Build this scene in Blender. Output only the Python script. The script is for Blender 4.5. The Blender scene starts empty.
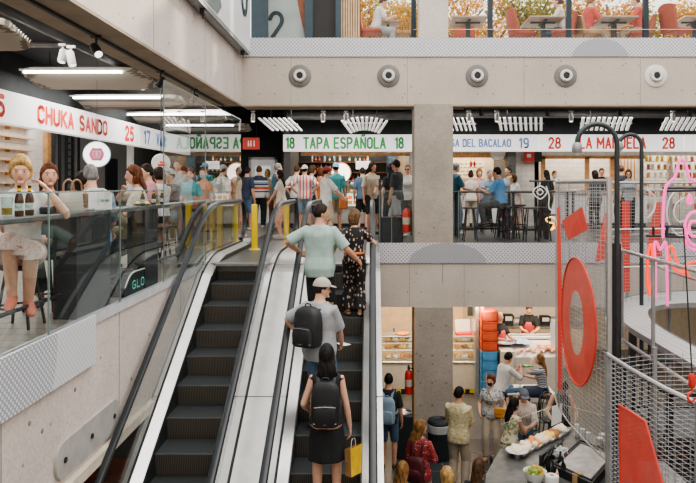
import bpy, bmesh, math, random
from mathutils import Vector, Matrix, noise as mnoise
random.seed(7)
SC = bpy.context.scene
COL = SC.collection
F, CX, CY, CZ = 679.0, 371.5, 186.0, 1.2
LOW = -4.1
def W(px, py, d):
    return Vector(((px-CX)/F*d, d, CZ-(py-CY)/F*d))
def V(*a): return Vector(a)

# ------------------------------------------------------------------ materials
MATS = {}
def _new(name):
    m = bpy.data.materials.new(name); m.use_nodes = True
    nt = m.node_tree; nt.nodes.clear()
    out = nt.nodes.new('ShaderNodeOutputMaterial')
    return m, nt, out
def N(nt, t, **kw):
    n = nt.nodes.new(t)
    for k, v in kw.items():
        if k in n.inputs: n.inputs[k].default_value = v
        else: setattr(n, k, v)
    return n
def c4(c): return (c[0], c[1], c[2], 1.0)
def mat(name, col, rough=.6, metal=0.0, var=.12, scale=6.0, bump=0.0, emit=None, es=0.0, spec=.5, coat=0.0, alpha=1.0, trans=0.0):
    if name in MATS: return MATS[name]
    m, nt, out = _new(name)
    b = N(nt, 'ShaderNodeBsdfPrincipled', Roughness=rough, Metallic=metal)
    b.inputs['Specular IOR Level'].default_value = spec
    b.inputs['Coat Weight'].default_value = coat
    b.inputs['Alpha'].default_value = alpha
    b.inputs['Transmission Weight'].default_value = trans
    tc = N(nt, 'ShaderNodeTexCoord')
    nz = N(nt, 'ShaderNodeTexNoise', Scale=scale, Detail=4.0)
    nt.links.new(tc.outputs['Object'], nz.inputs['Vector'])
    rp = N(nt, 'ShaderNodeValToRGB')
    rp.color_ramp.elements[0].position = .3; rp.color_ramp.elements[1].position = .7
    rp.color_ramp.elements[0].color = c4([x*(1-var) for x in col])
    rp.color_ramp.elements[1].color = c4([min(1, x*(1+var)) for x in col])
    nt.links.new(nz.outputs['Fac'], rp.inputs['Fac'])
    nt.links.new(rp.outputs['Color'], b.inputs['Base Color'])
    if bump:
        bp = N(nt, 'ShaderNodeBump', Strength=bump, Distance=.02)
        nt.links.new(nz.outputs['Fac'], bp.inputs['Height']); nt.links.new(bp.outputs['Normal'], b.inputs['Normal'])
    if emit is not None:
        b.inputs['Emission Color'].default_value = c4(emit); b.inputs['Emission Strength'].default_value = es
    nt.links.new(b.outputs[0], out.inputs['Surface'])
    MATS[name] = m
    return m
def concrete(name, col, var=.12):
    m, nt, out = _new(name)
    b = N(nt, 'ShaderNodeBsdfPrincipled', Roughness=.75)
    tc = N(nt, 'ShaderNodeTexCoord')
    n1 = N(nt, 'ShaderNodeTexNoise', Scale=1.3, Detail=8.0, Roughness=.62)
    n2 = N(nt, 'ShaderNodeTexNoise', Scale=38.0, Detail=3.0)
    vo = N(nt, 'ShaderNodeTexVoronoi', Scale=4.3)
    for n in (n1, n2, vo): nt.links.new(tc.outputs['Object'], n.inputs['Vector'])
    rp = N(nt, 'ShaderNodeValToRGB')
    rp.color_ramp.elements[0].position = .3; rp.color_ramp.elements[1].position = .72
    rp.color_ramp.elements[0].color = c4([x*(1-var) for x in col]); rp.color_ramp.elements[1].color = c4([x*(1+var*.6) for x in col])
    nt.links.new(n1.outputs['Fac'], rp.inputs['Fac'])
    r2 = N(nt, 'ShaderNodeValToRGB')
    r2.color_ramp.elements[0].position = .28; r2.color_ramp.elements[1].position = .55
    r2.color_ramp.elements[0].color = (.80, .80, .80, 1); r2.color_ramp.elements[1].color = (1, 1, 1, 1)
    nt.links.new(n2.outputs['Fac'], r2.inputs['Fac'])
    r3 = N(nt, 'ShaderNodeValToRGB')
    r3.color_ramp.elements[0].position = .05; r3.color_ramp.elements[1].position = .085
    r3.color_ramp.elements[0].color = (.45, .42, .4, 1); r3.color_ramp.elements[1].color = (1, 1, 1, 1)
    nt.links.new(vo.outputs['Distance'], r3.inputs['Fac'])
    mx = N(nt, 'ShaderNodeMix', data_type='RGBA', blend_type='MULTIPLY'); mx.inputs[0].default_value = 1
    nt.links.new(rp.outputs[0], mx.inputs[6]); nt.links.new(r2.outputs[0], mx.inputs[7])
    my = N(nt, 'ShaderNodeMix', data_type='RGBA', blend_type='MULTIPLY'); my.inputs[0].default_value = 1
    nt.links.new(mx.outputs[2], my.inputs[6]); nt.links.new(r3.outputs[0], my.inputs[7])
    nt.links.new(my.outputs[2], b.inputs['Base Color'])
    bp = N(nt, 'ShaderNodeBump', Strength=.25, Distance=.01)
    nt.links.new(n2.outputs['Fac'], bp.inputs['Height']); nt.links.new(bp.outputs['Normal'], b.inputs['Normal'])
    nt.links.new(b.outputs[0], out.inputs['Surface'])
    MATS[name] = m
    return m
def pattern(name, base, spots, scale=14., thr=.35, rough=.8, third=None, stretch=(1, 1, 1)):
    """printed cloth: patches of colour scattered on a base"""
    if name in MATS: return MATS[name]
    m, nt, out = _new(name)
    b = N(nt, 'ShaderNodeBsdfPrincipled', Roughness=rough)
    tc = N(nt, 'ShaderNodeTexCoord'); mp = N(nt, 'ShaderNodeMapping'); mp.inputs['Scale'].default_value = stretch
    nt.links.new(tc.outputs['Object'], mp.inputs['Vector'])
    nz = N(nt, 'ShaderNodeTexNoise', Scale=scale*.8, Detail=2.0)
    nt.links.new(mp.outputs[0], nz.inputs['Vector'])
    vo = N(nt, 'ShaderNodeTexVoronoi', Scale=scale); nt.links.new(mp.outputs[0], vo.inputs['Vector'])
    rp = N(nt, 'ShaderNodeValToRGB'); rp.color_ramp.interpolation = 'CONSTANT'
    rp.color_ramp.elements[0].color = c4(spots); rp.color_ramp.elements[0].position = 0
    rp.color_ramp.elements[1].color = c4(base); rp.color_ramp.elements[1].position = thr
    nt.links.new(vo.outputs['Distance'], rp.inputs['Fac'])
    src = rp.outputs[0]
    if third is not None:
        r2 = N(nt, 'ShaderNodeValToRGB'); r2.color_ramp.interpolation = 'CONSTANT'
        r2.color_ramp.elements[0].color = (0, 0, 0, 1); r2.color_ramp.elements[1].color = (1, 1, 1, 1); r2.color_ramp.elements[1].position = .56
        nt.links.new(nz.outputs['Fac'], r2.inputs['Fac'])
        mx = N(nt, 'ShaderNodeMix', data_type='RGBA'); nt.links.new(r2.outputs[0], mx.inputs[0])
        nt.links.new(src, mx.inputs[6]); mx.inputs[7].default_value = c4(third); src = mx.outputs[2]
    nt.links.new(src, b.inputs['Base Color']); nt.links.new(b.outputs[0], out.inputs['Surface'])
    MATS[name] = m
    return m
def bands(name, stops, axis='Z', period=None, rough=.8):
    """stripes along one object axis: stops = [(pos, colour)...] in metres, constant between them; with period they repeat"""
    if name in MATS: return MATS[name]
    m, nt, out = _new(name)
    b = N(nt, 'ShaderNodeBsdfPrincipled', Roughness=rough)
    tc = N(nt, 'ShaderNodeTexCoord'); sx = N(nt, 'ShaderNodeSeparateXYZ'); nt.links.new(tc.outputs['Object'], sx.inputs[0])
    v = sx.outputs[axis]
    if period:
        md = N(nt, 'ShaderNodeMath', operation='FLOORED_MODULO'); nt.links.new(v, md.inputs[0]); md.inputs[1].default_value = period
        lo, hi = 0., period; v = md.outputs[0]
    else:
        lo, hi = stops[0][0], stops[-1][0]+.05
    mr = N(nt, 'ShaderNodeMapRange'); mr.inputs[1].default_value = lo; mr.inputs[2].default_value = hi
    nt.links.new(v, mr.inputs[0])
    rp = N(nt, 'ShaderNodeValToRGB'); rp.color_ramp.interpolation = 'CONSTANT'
    els = rp.color_ramp.elements
    for i, (p, c) in enumerate(stops):
        q = (p-lo)/(hi-lo)
        e = els[i] if i < 2 else els.new(q)
        e.position = q; e.color = c4(c)
    nt.links.new(mr.outputs[0], rp.inputs[0]); nt.links.new(rp.outputs[0], b.inputs['Base Color'])
    nt.links.new(b.outputs[0], out.inputs['Surface'])
    MATS[name] = m
    return m
def tiles(name, col, grout, sx, sy, rough=.4, mort=.012, var=.1, plane='XY', off=.5):
    if name in MATS: return MATS[name]
    m, nt, out = _new(name)
    b = N(nt, 'ShaderNodeBsdfPrincipled', Roughness=rough)
    tc = N(nt, 'ShaderNodeTexCoord'); sp = N(nt, 'ShaderNodeSeparateXYZ'); cb = N(nt, 'ShaderNodeCombineXYZ')
    nt.links.new(tc.outputs['Object'], sp.inputs[0])
    nt.links.new(sp.outputs[plane[0]], cb.inputs[0]); nt.links.new(sp.outputs[plane[1]], cb.inputs[1])
    br = N(nt, 'ShaderNodeTexBrick'); br.offset = off
    br.inputs['Color1'].default_value = c4([x*(1-var) for x in col]); br.inputs['Color2'].default_value = c4([min(1, x*(1+var)) for x in col])
    br.inputs['Mortar'].default_value = c4(grout); br.inputs['Scale'].default_value = 1.0
    br.inputs['Mortar Size'].default_value = mort; br.inputs['Brick Width'].default_value = sx; br.inputs['Row Height'].default_value = sy
    nt.links.new(cb.outputs[0], br.inputs['Vector'])
    nz = N(nt, 'ShaderNodeTexNoise', Scale=3., Detail=5.); nt.links.new(tc.outputs['Object'], nz.inputs['Vector'])
    rr = N(nt, 'ShaderNodeValToRGB'); rr.color_ramp.elements[0].color = (.75, .75, .75, 1); rr.color_ramp.elements[1].color = (1.1, 1.1, 1.1, 1)
    nt.links.new(nz.outputs['Fac'], rr.inputs[0])
    mx = N(nt, 'ShaderNodeMix', data_type='RGBA', blend_type='MULTIPLY'); mx.inputs[0].default_value = 1
    nt.links.new(br.outputs['Color'], mx.inputs[6]); nt.links.new(rr.outputs[0], mx.inputs[7])
    nt.links.new(mx.outputs[2], b.inputs['Base Color']); nt.links.new(b.outputs[0], out.inputs['Surface'])
    MATS[name] = m
    return m
def perforated(name, light, dark, hole, cell=.05, axes='XZ', hills=None):
    """sheet metal with a grid of punched holes and big round darker fields"""
    m, nt, out = _new(name)
    b = N(nt, 'ShaderNodeBsdfPrincipled', Roughness=.45, Metallic=.15)
    tc = N(nt, 'ShaderNodeTexCoord'); sp = N(nt, 'ShaderNodeSeparateXYZ'); nt.links.new(tc.outputs['Object'], sp.inputs[0])
    def fr(sock, sh=0.):
        a = N(nt, 'ShaderNodeMath', operation='DIVIDE'); nt.links.new(sock, a.inputs[0]); a.inputs[1].default_value = cell
        c = N(nt, 'ShaderNodeMath', operation='ADD'); nt.links.new(a.outputs[0], c.inputs[0]); c.inputs[1].default_value = sh
        f = N(nt, 'ShaderNodeMath', operation='FRACT'); nt.links.new(c.outputs[0], f.inputs[0])
        s = N(nt, 'ShaderNodeMath', operation='SUBTRACT'); nt.links.new(f.outputs[0], s.inputs[0]); s.inputs[1].default_value = .5
        p = N(nt, 'ShaderNodeMath', operation='POWER'); nt.links.new(s.outputs[0], p.inputs[0]); p.inputs[1].default_value = 2
        return p.outputs[0]
    def dots(sh):
        ad = N(nt, 'ShaderNodeMath', operation='ADD')
        nt.links.new(fr(sp.outputs[axes[0]], sh), ad.inputs[0]); nt.links.new(fr(sp.outputs[axes[1]], sh), ad.inputs[1])
        lt = N(nt, 'ShaderNodeMath', operation='LESS_THAN'); nt.links.new(ad.outputs[0], lt.inputs[0]); lt.inputs[1].default_value = .055
        return lt.outputs[0]
    d = N(nt, 'ShaderNodeMath', operation='MAXIMUM'); nt.links.new(dots(0.), d.inputs[0]); nt.links.new(dots(.5), d.inputs[1])
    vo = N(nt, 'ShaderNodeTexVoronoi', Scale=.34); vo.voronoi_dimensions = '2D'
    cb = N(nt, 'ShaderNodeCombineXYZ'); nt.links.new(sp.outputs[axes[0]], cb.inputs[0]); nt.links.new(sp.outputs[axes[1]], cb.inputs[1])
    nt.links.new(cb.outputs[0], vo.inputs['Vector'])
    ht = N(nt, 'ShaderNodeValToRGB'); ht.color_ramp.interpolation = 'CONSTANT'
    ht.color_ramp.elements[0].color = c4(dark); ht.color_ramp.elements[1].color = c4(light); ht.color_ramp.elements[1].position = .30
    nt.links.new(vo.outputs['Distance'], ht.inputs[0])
    field = ht.outputs[0]
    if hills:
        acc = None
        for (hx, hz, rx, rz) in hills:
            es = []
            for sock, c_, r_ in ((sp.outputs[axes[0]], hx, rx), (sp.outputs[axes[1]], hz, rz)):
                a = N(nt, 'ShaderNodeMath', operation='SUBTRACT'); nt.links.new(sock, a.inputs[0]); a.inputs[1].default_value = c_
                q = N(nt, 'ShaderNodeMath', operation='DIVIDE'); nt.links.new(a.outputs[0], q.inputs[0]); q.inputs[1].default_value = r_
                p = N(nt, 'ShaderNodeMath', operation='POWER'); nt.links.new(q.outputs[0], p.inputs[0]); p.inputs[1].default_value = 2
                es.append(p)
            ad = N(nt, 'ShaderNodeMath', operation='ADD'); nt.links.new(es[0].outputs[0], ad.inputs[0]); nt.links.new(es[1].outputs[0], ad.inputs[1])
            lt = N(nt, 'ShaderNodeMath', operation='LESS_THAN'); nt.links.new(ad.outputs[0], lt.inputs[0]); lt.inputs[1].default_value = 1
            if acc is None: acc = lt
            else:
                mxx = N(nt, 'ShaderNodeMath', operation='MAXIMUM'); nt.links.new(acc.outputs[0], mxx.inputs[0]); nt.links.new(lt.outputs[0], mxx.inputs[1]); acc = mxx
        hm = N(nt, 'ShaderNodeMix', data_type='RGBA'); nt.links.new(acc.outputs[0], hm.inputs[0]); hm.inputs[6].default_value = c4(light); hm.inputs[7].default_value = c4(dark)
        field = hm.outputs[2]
    mx = N(nt, 'ShaderNodeMix', data_type='RGBA'); nt.links.new(d.outputs[0], mx.inputs[0])
    nt.links.new(field, mx.inputs[6]); mx.inputs[7].default_value = c4(hole)
    nt.links.new(mx.outputs[2], b.inputs['Base Color']); nt.links.new(b.outputs[0], out.inputs['Surface'])
    MATS[name] = m
    return m
def glass(name, tint=(.93, .97, .97), refl=1.0, dirt=0.04, ior=1.5):
    m, nt, out = _new(name)
    tr = N(nt, 'ShaderNodeBsdfTransparent'); tr.inputs[0].default_value = c4(tint)
    gl = N(nt, 'ShaderNodeBsdfGlossy', Roughness=0.0); gl.inputs[0].default_value = (1, 1, 1, 1)
    df = N(nt, 'ShaderNodeBsdfDiffuse'); df.inputs[0].default_value = (.75, .78, .78, 1)
    tc = N(nt, 'ShaderNodeTexCoord'); nz = N(nt, 'ShaderNodeTexNoise', Scale=2.2, Detail=6.)
    nt.links.new(tc.outputs['Object'], nz.inputs['Vector'])
    mu = N(nt, 'ShaderNodeMath', operation='MULTIPLY'); nt.links.new(nz.outputs['Fac'], mu.inputs[0]); mu.inputs[1].default_value = dirt
    m0 = N(nt, 'ShaderNodeMixShader'); nt.links.new(mu.outputs[0], m0.inputs[0]); nt.links.new(tr.outputs[0], m0.inputs[1]); nt.links.new(df.outputs[0], m0.inputs[2])
    # reflectance of a thin pane, the same from both sides
    ge = N(nt, 'ShaderNodeNewGeometry'); dt = N(nt, 'ShaderNodeVectorMath', operation='DOT_PRODUCT')
    nt.links.new(ge.outputs['Normal'], dt.inputs[0]); nt.links.new(ge.outputs['Incoming'], dt.inputs[1])
    ab = N(nt, 'ShaderNodeMath', operation='ABSOLUTE'); nt.links.new(dt.outputs['Value'], ab.inputs[0])
    om = N(nt, 'ShaderNodeMath', operation='SUBTRACT'); om.inputs[0].default_value = 1; nt.links.new(ab.outputs[0], om.inputs[1])
    pw = N(nt, 'ShaderNodeMath', operation='POWER'); nt.links.new(om.outputs[0], pw.inputs[0]); pw.inputs[1].default_value = 5
    f0 = ((ior-1)/(ior+1))**2*1.8
    fr = N(nt, 'ShaderNodeMath', operation='MULTIPLY_ADD'); nt.links.new(pw.outputs[0], fr.inputs[0]); fr.inputs[1].default_value = (1-f0)*min(1, refl); fr.inputs[2].default_value = f0
    m1 = N(nt, 'ShaderNodeMixShader'); nt.links.new(fr.outputs[0], m1.inputs[0]); nt.links.new(m0.outputs[0], m1.inputs[1]); nt.links.new(gl.outputs[0], m1.inputs[2])
    nt.links.new(m1.outputs[0], out.inputs['Surface'])
    MATS[name] = m
    return m
def emis(name, col, s, base=None):
    return mat(name, base or col, .5, 0, .02, 3, emit=col, es=s)

# ------------------------------------------------------------------ mesh building
def frame_of(t):
    t = t.normalized(); up = V(0, 0, 1) if abs(t.z) < .95 else V(0, 1, 0)
    a = t.cross(up).normalized(); b = a.cross(t).normalized()
    return a, b
class MB:
    def __init__(s): s.v = []; s.f = []; s.m = []; s.cm = 0
    def mat(s, i): s.cm = i; return s
    def face(s, ids): s.f.append(tuple(ids)); s.m.append(s.cm)
    def quad(s, a, b, c, d):
        n = len(s.v); s.v += [V(*a), V(*b), V(*c), V(*d)]; s.face((n, n+1, n+2, n+3)); return s
    def box(s, x0, x1, y0, y1, z0, z1, M=None, bev=0.0):
        if bev > 0:
            pts = []
            b = min(bev, (x1-x0)*.45, (y1-y0)*.45, (z1-z0)*.45)
            n = len(s.v)
            rings = [(z0, b), (z0+b, 0), (z1-b, 0), (z1, b)]
            for z, i in rings:
                for (x, y) in ((x0+i+b*(i == 0), y0+i), (x1-i-b*(i == 0), y0+i), (x1-i, y0+i+b*(i == 0)), (x1-i, y1-i-b*(i == 0)), (x1-i-b*(i == 0), y1-i), (x0+i+b*(i == 0), y1-i), (x0+i, y1-i-b*(i == 0)), (x0+i, y0+i+b*(i == 0))):
                    p = V(x, y, z); s.v.append(M @ p if M else p)
            for r in range(3):
                for k in range(8):
                    s.face((n+r*8+k, n+r*8+(k+1) % 8, n+(r+1)*8+(k+1) % 8, n+(r+1)*8+k))
            s.face([n+k for k in range(7, -1, -1)]); s.face([n+24+k for k in range(8)])
            return s
        n = len(s.v)
        for z in (z0, z1):
            for (x, y) in ((x0, y0), (x1, y0), (x1, y1), (x0, y1)):
                p = V(x, y, z); s.v.append(M @ p if M else p)
        for q in ((3, 2, 1, 0), (4, 5, 6, 7), (0, 1, 5, 4), (1, 2, 6, 5), (2, 3, 7, 6), (3, 0, 4, 7)): s.face([n+i for i in q])
        return s
    def rings(s, R, cap=True, closed=False):
        n = len(s.v); k = len(R[0])
        for r in R: s.v += [V(*p) for p in r]
        m = len(R)
        for i in range(m if closed else m-1):
            j = (i+1) % m
            for a in range(k):
                b = (a+1) % k
                s.face((n+i*k+a, n+i*k+b, n+j*k+b, n+j*k+a))
        if cap and not closed:
            s.face([n+a for a in range(k-1, -1, -1)]); s.face([n+(m-1)*k+a for a in range(k)])
        return s
    def tube(s, pts, r, seg=8, cap=True, closed=False, flat=1.0, round_ends=False, ref=None):
        pts = [V(*p) for p in pts]; n = len(pts)
        rs = [r]*n if isinstance(r, (int, float)) else list(r)
        if round_ends:
            t0 = (pts[0]-pts[1]).normalized(); t1 = (pts[-1]-pts[-2]).normalized()
            pts = [pts[0]+t0*rs[0]*.92, pts[0]+t0*rs[0]*.6]+pts+[pts[-1]+t1*rs[-1]*.6, pts[-1]+t1*rs[-1]*.92]
            rs = [rs[0]*.4, rs[0]*.8]+rs+[rs[-1]*.8, rs[-1]*.4]; n = len(pts)
        R = []; a = None
        for i, p in enumerate(pts):
            if closed: t = pts[(i+1) % n]-pts[i-1]
            else: t = pts[min(i+1, n-1)]-pts[max(i-1, 0)]
            if t.length < 1e-9: t = V(0, 0, 1)
            t.normalize()
            if a is None:
                if ref is not None: a = (ref-t*ref.dot(t)).normalized()
                else: a, _ = frame_of(t)
            else:
                a = a-t*a.dot(t)
                a = a.normalized() if a.length > 1e-6 else frame_of(t)[0]
            b = t.cross(a)
            R.append([p+a*(math.cos(2*math.pi*k/seg)*rs[i])+b*(math.sin(2*math.pi*k/seg)*rs[i]*flat) for k in range(seg)])
        return s.rings(R, cap, closed)
    def lathe(s, prof, c=(0, 0, 0), seg=16, M=None, cap=True):
        c = V(*c); R = []
        for r, z in prof:
            R.append([(M @ V(r*math.cos(2*math.pi*k/seg), r*math.sin(2*math.pi*k/seg), z) if M else V(r*math.cos(2*math.pi*k/seg), r*math.sin(2*math.pi*k/seg), z))+c for k in range(seg)])
        return s.rings(R, cap)
    def ell(s, c, r, seg=14, rin=8, M=None, fn=None):
        c = V(*c); R = []
        for i in range(rin+1):
            th = math.pi*(i/rin)
            th = max(.04, min(math.pi-.04, th))
            ring = []
            for k in range(seg):
                ph = 2*math.pi*k/seg
                u = V(math.sin(th)*math.cos(ph), math.sin(th)*math.sin(ph), -math.cos(th))
                p = V(u.x*r[0], u.y*r[1], u.z*r[2])
                if fn: p = fn(u, p)
                if M: p = M @ p
                ring.append(p+c)
            R.append(ring)
        return s.rings(R)
    def prism(s, poly, off):
        """poly: list of 3D points (planar), extruded by the vector off"""
        off = V(*off); n = len(s.v); k = len(poly)
        s.v += [V(*p) for p in poly]+[V(*p)+off for p in poly]
        s.face([n+i for i in range(k-1, -1, -1)]); s.face([n+k+i for i in range(k)])
        for i in range(k):
            j = (i+1) % k; s.face((n+i, n+j, n+k+j, n+k+i))
        return s
    def build(s, name, mats, parent=None, smooth=False, loc=None, world=False):
        me = bpy.data.meshes.new(name)
        vs = s.v
        me.from_pydata([tuple(p) for p in vs], [], s.f)
        if not isinstance(mats, (list, tuple)): mats = [mats]
        for m in mats: me.materials.append(m)
        if len(mats) > 1: me.polygons.foreach_set('material_index', s.m)
        bm = bmesh.new(); bm.from_mesh(me); bmesh.ops.recalc_face_normals(bm, faces=bm.faces); bm.to_mesh(me); bm.free()
        if smooth:
            me.polygons.foreach_set('use_smooth', [True]*len(me.polygons))
            if smooth != 'all':
                try: me.set_sharp_from_angle(angle=math.radians(40))
                except Exception: pass
        o = bpy.data.objects.new(name, me); COL.objects.link(o)
        if parent is not None: o.parent = parent
        if loc is not None: o.location = loc
        return o
def build_at(mb, name, mats, origin, smooth=False):
    """a one-mesh thing whose origin is at its base"""
    o = V(*origin); mb.v = [p-o for p in mb.v]
    return mb.build(name, mats, None, smooth, loc=o)
def empty(name, loc=(0, 0, 0), rz=0.0):
    o = bpy.data.objects.new(name, None); o.empty_display_size = .1; COL.objects.link(o)
    o.location = loc; o.rotation_euler = (0, 0, rz); return o
def tag(o, label=None, cat=None, group=None, kind=None):
    if label: o['label'] = label
    if cat: o['category'] = cat
    if group: o['group'] = group
    if kind: o['kind'] = kind
    return o
def struct(mb, name, mats, smooth=False):
    return tag(mb.build(name, mats, None, smooth), kind='structure')
def thing(name, label, cat, loc=(0, 0, 0), rz=0.0, group=None):
    return tag(empty(name, loc, rz), label, cat, group)
KIDS = {}
def copy_tree(o, parent=None):
    c = o.copy(); COL.objects.link(c)
    if parent is not None:
        c.parent = parent
    for ch in [x for x in bpy.data.objects if x.parent == o]:
        copy_tree(ch, c)
    return c
def dup(root, loc=None, rz=None, label=None, group=None):
    c = copy_tree(root)
    if loc is not None: c.location = loc
    if rz is not None: c.rotation_euler = (0, 0, rz)
    if label: c['label'] = label
    if group: c['group'] = group
    return c
def _arc(cx, cy, rx, ry, a0, a1, n=8):
    return [(cx+rx*math.cos(math.radians(a0+(a1-a0)*k/n)), cy+ry*math.sin(math.radians(a0+(a1-a0)*k/n))) for k in range(n+1)]
_o = _arc(.25, .75, .25, .25, 0, 180)+_arc(.25, .25, .25, .25, 180, 360)+[(.5, .75)]
GLYPH = {'A': [[(0, 0), (.25, 1), (.5, 0)], [(.09, .32), (.41, .32)]], 'C': [_arc(.25, .75, .25, .25, 20, 180)+_arc(.25, .25, .25, .25, 180, 340)],
 'H': [[(0, 0), (0, 1)], [(.5, 0), (.5, 1)], [(0, .5), (.5, .5)]], 'U': [[(0, 1), (0, .25)]+_arc(.25, .25, .25, .25, 180, 360)+[(.5, 1)]], 'K': [[(0, 0), (0, 1)], [(.48, 1), (.02, .45)], [(.14, .6), (.5, 0)]],
 'S': [_arc(.25, .75, .23, .25, 30, 260, 10)+_arc(.25, .25, .25, .25, 80, -150, 10)], 'N': [[(0, 0), (0, 1), (.5, 0), (.5, 1)]], 'D': [[(0, 0), (0, 1), (.22, 1)]+_arc(.22, .72, .28, .28, 90, 0)+_arc(.22, .28, .28, .28, 0, -90)+[(0, 0)]],
 'O': [_o], '0': [_o], 'V': [[(0, 1), (.25, 0), (.5, 1)]], 'R': [[(0, 0), (0, 1), (.24, 1)]+_arc(.24, .74, .24, .26, 90, -90)+[(0, .48)], [(.26, .48), (.5, 0)]], 'T': [[(0, 1), (.5, 1)], [(.25, 1), (.25, 0)]],
 'P': [[(0, 0), (0, 1), (.24, 1)]+_arc(.24, .73, .26, .27, 90, -90)+[(0, .46)]], 'E': [[(.46, 1), (0, 1), (0, 0), (.46, 0)], [(0, .5), (.38, .5)]], 'L': [[(0, 1), (0, 0), (.45, 0)]],
 'M': [[(0, 0), (0, 1), (.32, .35), (.64, 1), (.64, 0)]], 'B': [[(0, 0), (0, 1), (.23, 1)]+_arc(.23, .76, .23, .24, 90, -90)+[(0, .52)], [(.23, .52)]+_arc(.23, .26, .27, .26, 90, -90)+[(0, 0)]],
 'G': [_arc(.25, .75, .25, .25, 25, 180)+_arc(.25, .25, .25, .25, 180, 360)+[(.5, .45), (.28, .45)]], '1': [[(.08, .82), (.27, 1), (.27, 0)]], '2': [_arc(.25, .74, .24, .26, 170, -40)+[(0, 0), (.5, 0)]],
 '5': [[(.46, 1), (.06, 1), (.03, .55)]+_arc(.24, .31, .26, .31, 120, -140, 10)], '7': [[(0, 1), (.5, 1), (.18, 0)]], '8': [_arc(.25, .76, .21, .24, 0, 360, 14), _arc(.25, .27, .25, .27, 0, 360, 14)],
 '9': [_arc(.25, .70, .24, .30, 0, 360, 14), [(.49, .70), (.47, .3)]+_arc(.24, .27, .24, .27, 0, -120)], 'I': [[(.1, 0), (.1, 1)]]}
GLYPH['Ñ'] = GLYPH['N']+[[(.1, 1.2), (.2, 1.26), (.3, 1.2), (.4, 1.26)]]
def text(s, name, m, parent, loc, height, rot=(math.pi/2, 0, 0), sx=1.0, width=None, w=.19, base=(0, 0), thick=.008):
    """rounded even-stroke capitals standing on their board: built as flat strips along the strokes"""
    x = 0.0; P = []
    for ch in s.upper():
        if ch == ' ': x += .42; continue
        for st in GLYPH[ch]: P.append([(px+x, py) for px, py in st])
        x += max(p[0] for st in GLYPH[ch] for p in st)+.27
    x -= .27
    k = (width-w*height)/(x*height) if width else sx
    R = Matrix.Rotation(rot[2], 3, 'Z') @ Matrix.Rotation(rot[0], 3, 'X')
    mb = MB(); r = w*height/2
    for q, st in enumerate(P):
        pts = [V((px-x/2)*height*k, (py-.5)*height, 0) for px, py in st]
        for i in range(len(pts)-1):
            a, b = pts[i], pts[i+1]; d = (b-a)
            if d.length < 1e-6: continue
            d.normalize(); n = V(-d.y, d.x, 0); a0 = math.atan2(n.y, n.x); lift = thick+.0004*(q % 3)+.0002*(i % 2)
            poly = [a+V(math.cos(a0+math.pi*t/6), math.sin(a0+math.pi*t/6), 0)*r for t in range(7)]+[b+V(math.cos(a0+math.pi+math.pi*t/6), math.sin(a0+math.pi+math.pi*t/6), 0)*r for t in range(7)]
            k0 = len(mb.v); mb.v += [R @ V(p.x, p.y, lift) for p in poly]; mb.face(range(k0, k0+len(poly)))
    o = mb.build(name, m, parent, loc=loc)
    return o
def lerp(a, b, t): return a+(b-a)*t
def spline(pts, n=8, closed=False):
    """Catmull-Rom through the points"""
    P = [V(*p) for p in pts]; out = []; m = len(P)
    rng = range(m if closed else m-1)
    for i in rng:
        if closed: p0, p1, p2, p3 = P[(i-1) % m], P[i], P[(i+1) % m], P[(i+2) % m]
        else: p0, p1, p2, p3 = P[max(i-1, 0)], P[i], P[i+1], P[min(i+2, m-1)]
        for k in range(n):
            t = k/n
            out.append(.5*((2*p1)+(p2-p0)*t+(2*p0-5*p1+4*p2-p3)*t*t+(3*p1-p0-3*p2+p3)*t**3))
    if not closed: out.append(P[-1])
    return out
def area(name, loc, size, power, col=(1, 1, 1), rot=(0, 0, 0), sy=None):
    l = bpy.data.lights.new(name, 'AREA'); l.energy = power; l.color = col; l.size = size
    if sy: l.shape = 'RECTANGLE'; l.size_y = sy
    o = bpy.data.objects.new(name, l); COL.objects.link(o); o.location = loc; o.rotation_euler = rot
    return o
# ------------------------------------------------------------------ palette
M_CON = concrete('concrete_warm', (.55, .485, .42))
M_CONL = concrete('concrete_pale', (.63, .56, .52))
M_CONC = concrete('concrete_column', (.385, .342, .29), .22)
M_SOFF = mat('soffit_tan', (.36, .29, .22), .8, var=.12, scale=3)
M_BLACK = mat('black_paint', (.018, .022, .026), .55, var=.2)
M_CEIL = mat('ceiling_black', (.014, .019, .022), .7, var=.3, scale=3)
M_DARKMETAL = mat('dark_metal', (.05, .055, .06), .4, .6)
M_STEEL = mat('brushed_steel', (.62, .62, .62), .32, .9, var=.06, scale=20)
M_STEELW = mat('satin_aluminium', (.60, .59, .575), .30, .8, var=.08, scale=5)
M_GREYM = mat('grey_metal', (.33, .34, .35), .45, .5)
M_RUBBER = mat('black_rubber', (.02, .024, .028), .32, 0, var=.15)
M_WHITE = mat('white_paint', (.78, .77, .75), .5, var=.05)
M_WHITEG = mat('white_glossy', (.82, .82, .81), .25, var=.04)
M_RED = mat('red_paint', (.62, .05, .035), .4, var=.1)
M_YEL = mat('yellow_paint', (.80, .58, .02), .45, var=.08)
M_WOOD = mat('oak_wood', (.50, .27, .11), .55, var=.25, scale=9)
M_WOODL = mat('light_wood', (.62, .44, .27), .55, var=.18, scale=8)
M_WOODD = mat('dark_wood', (.14, .07, .04), .5, var=.3, scale=9)
M_GLASS = glass('clear_glass', (.86, .92, .92), .9, .012, 1.42)
M_GLASSD = glass('clear_glass_clean', (.94, .97, .97), .8, .004, 1.28)
M_GLASSL = glass('clear_glass_low', (.95, .98, .98), .03, .02, 1.06)
M_GLASST = glass('tall_glass', (.86, .92, .92), 1.0, .06, 1.8)
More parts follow.
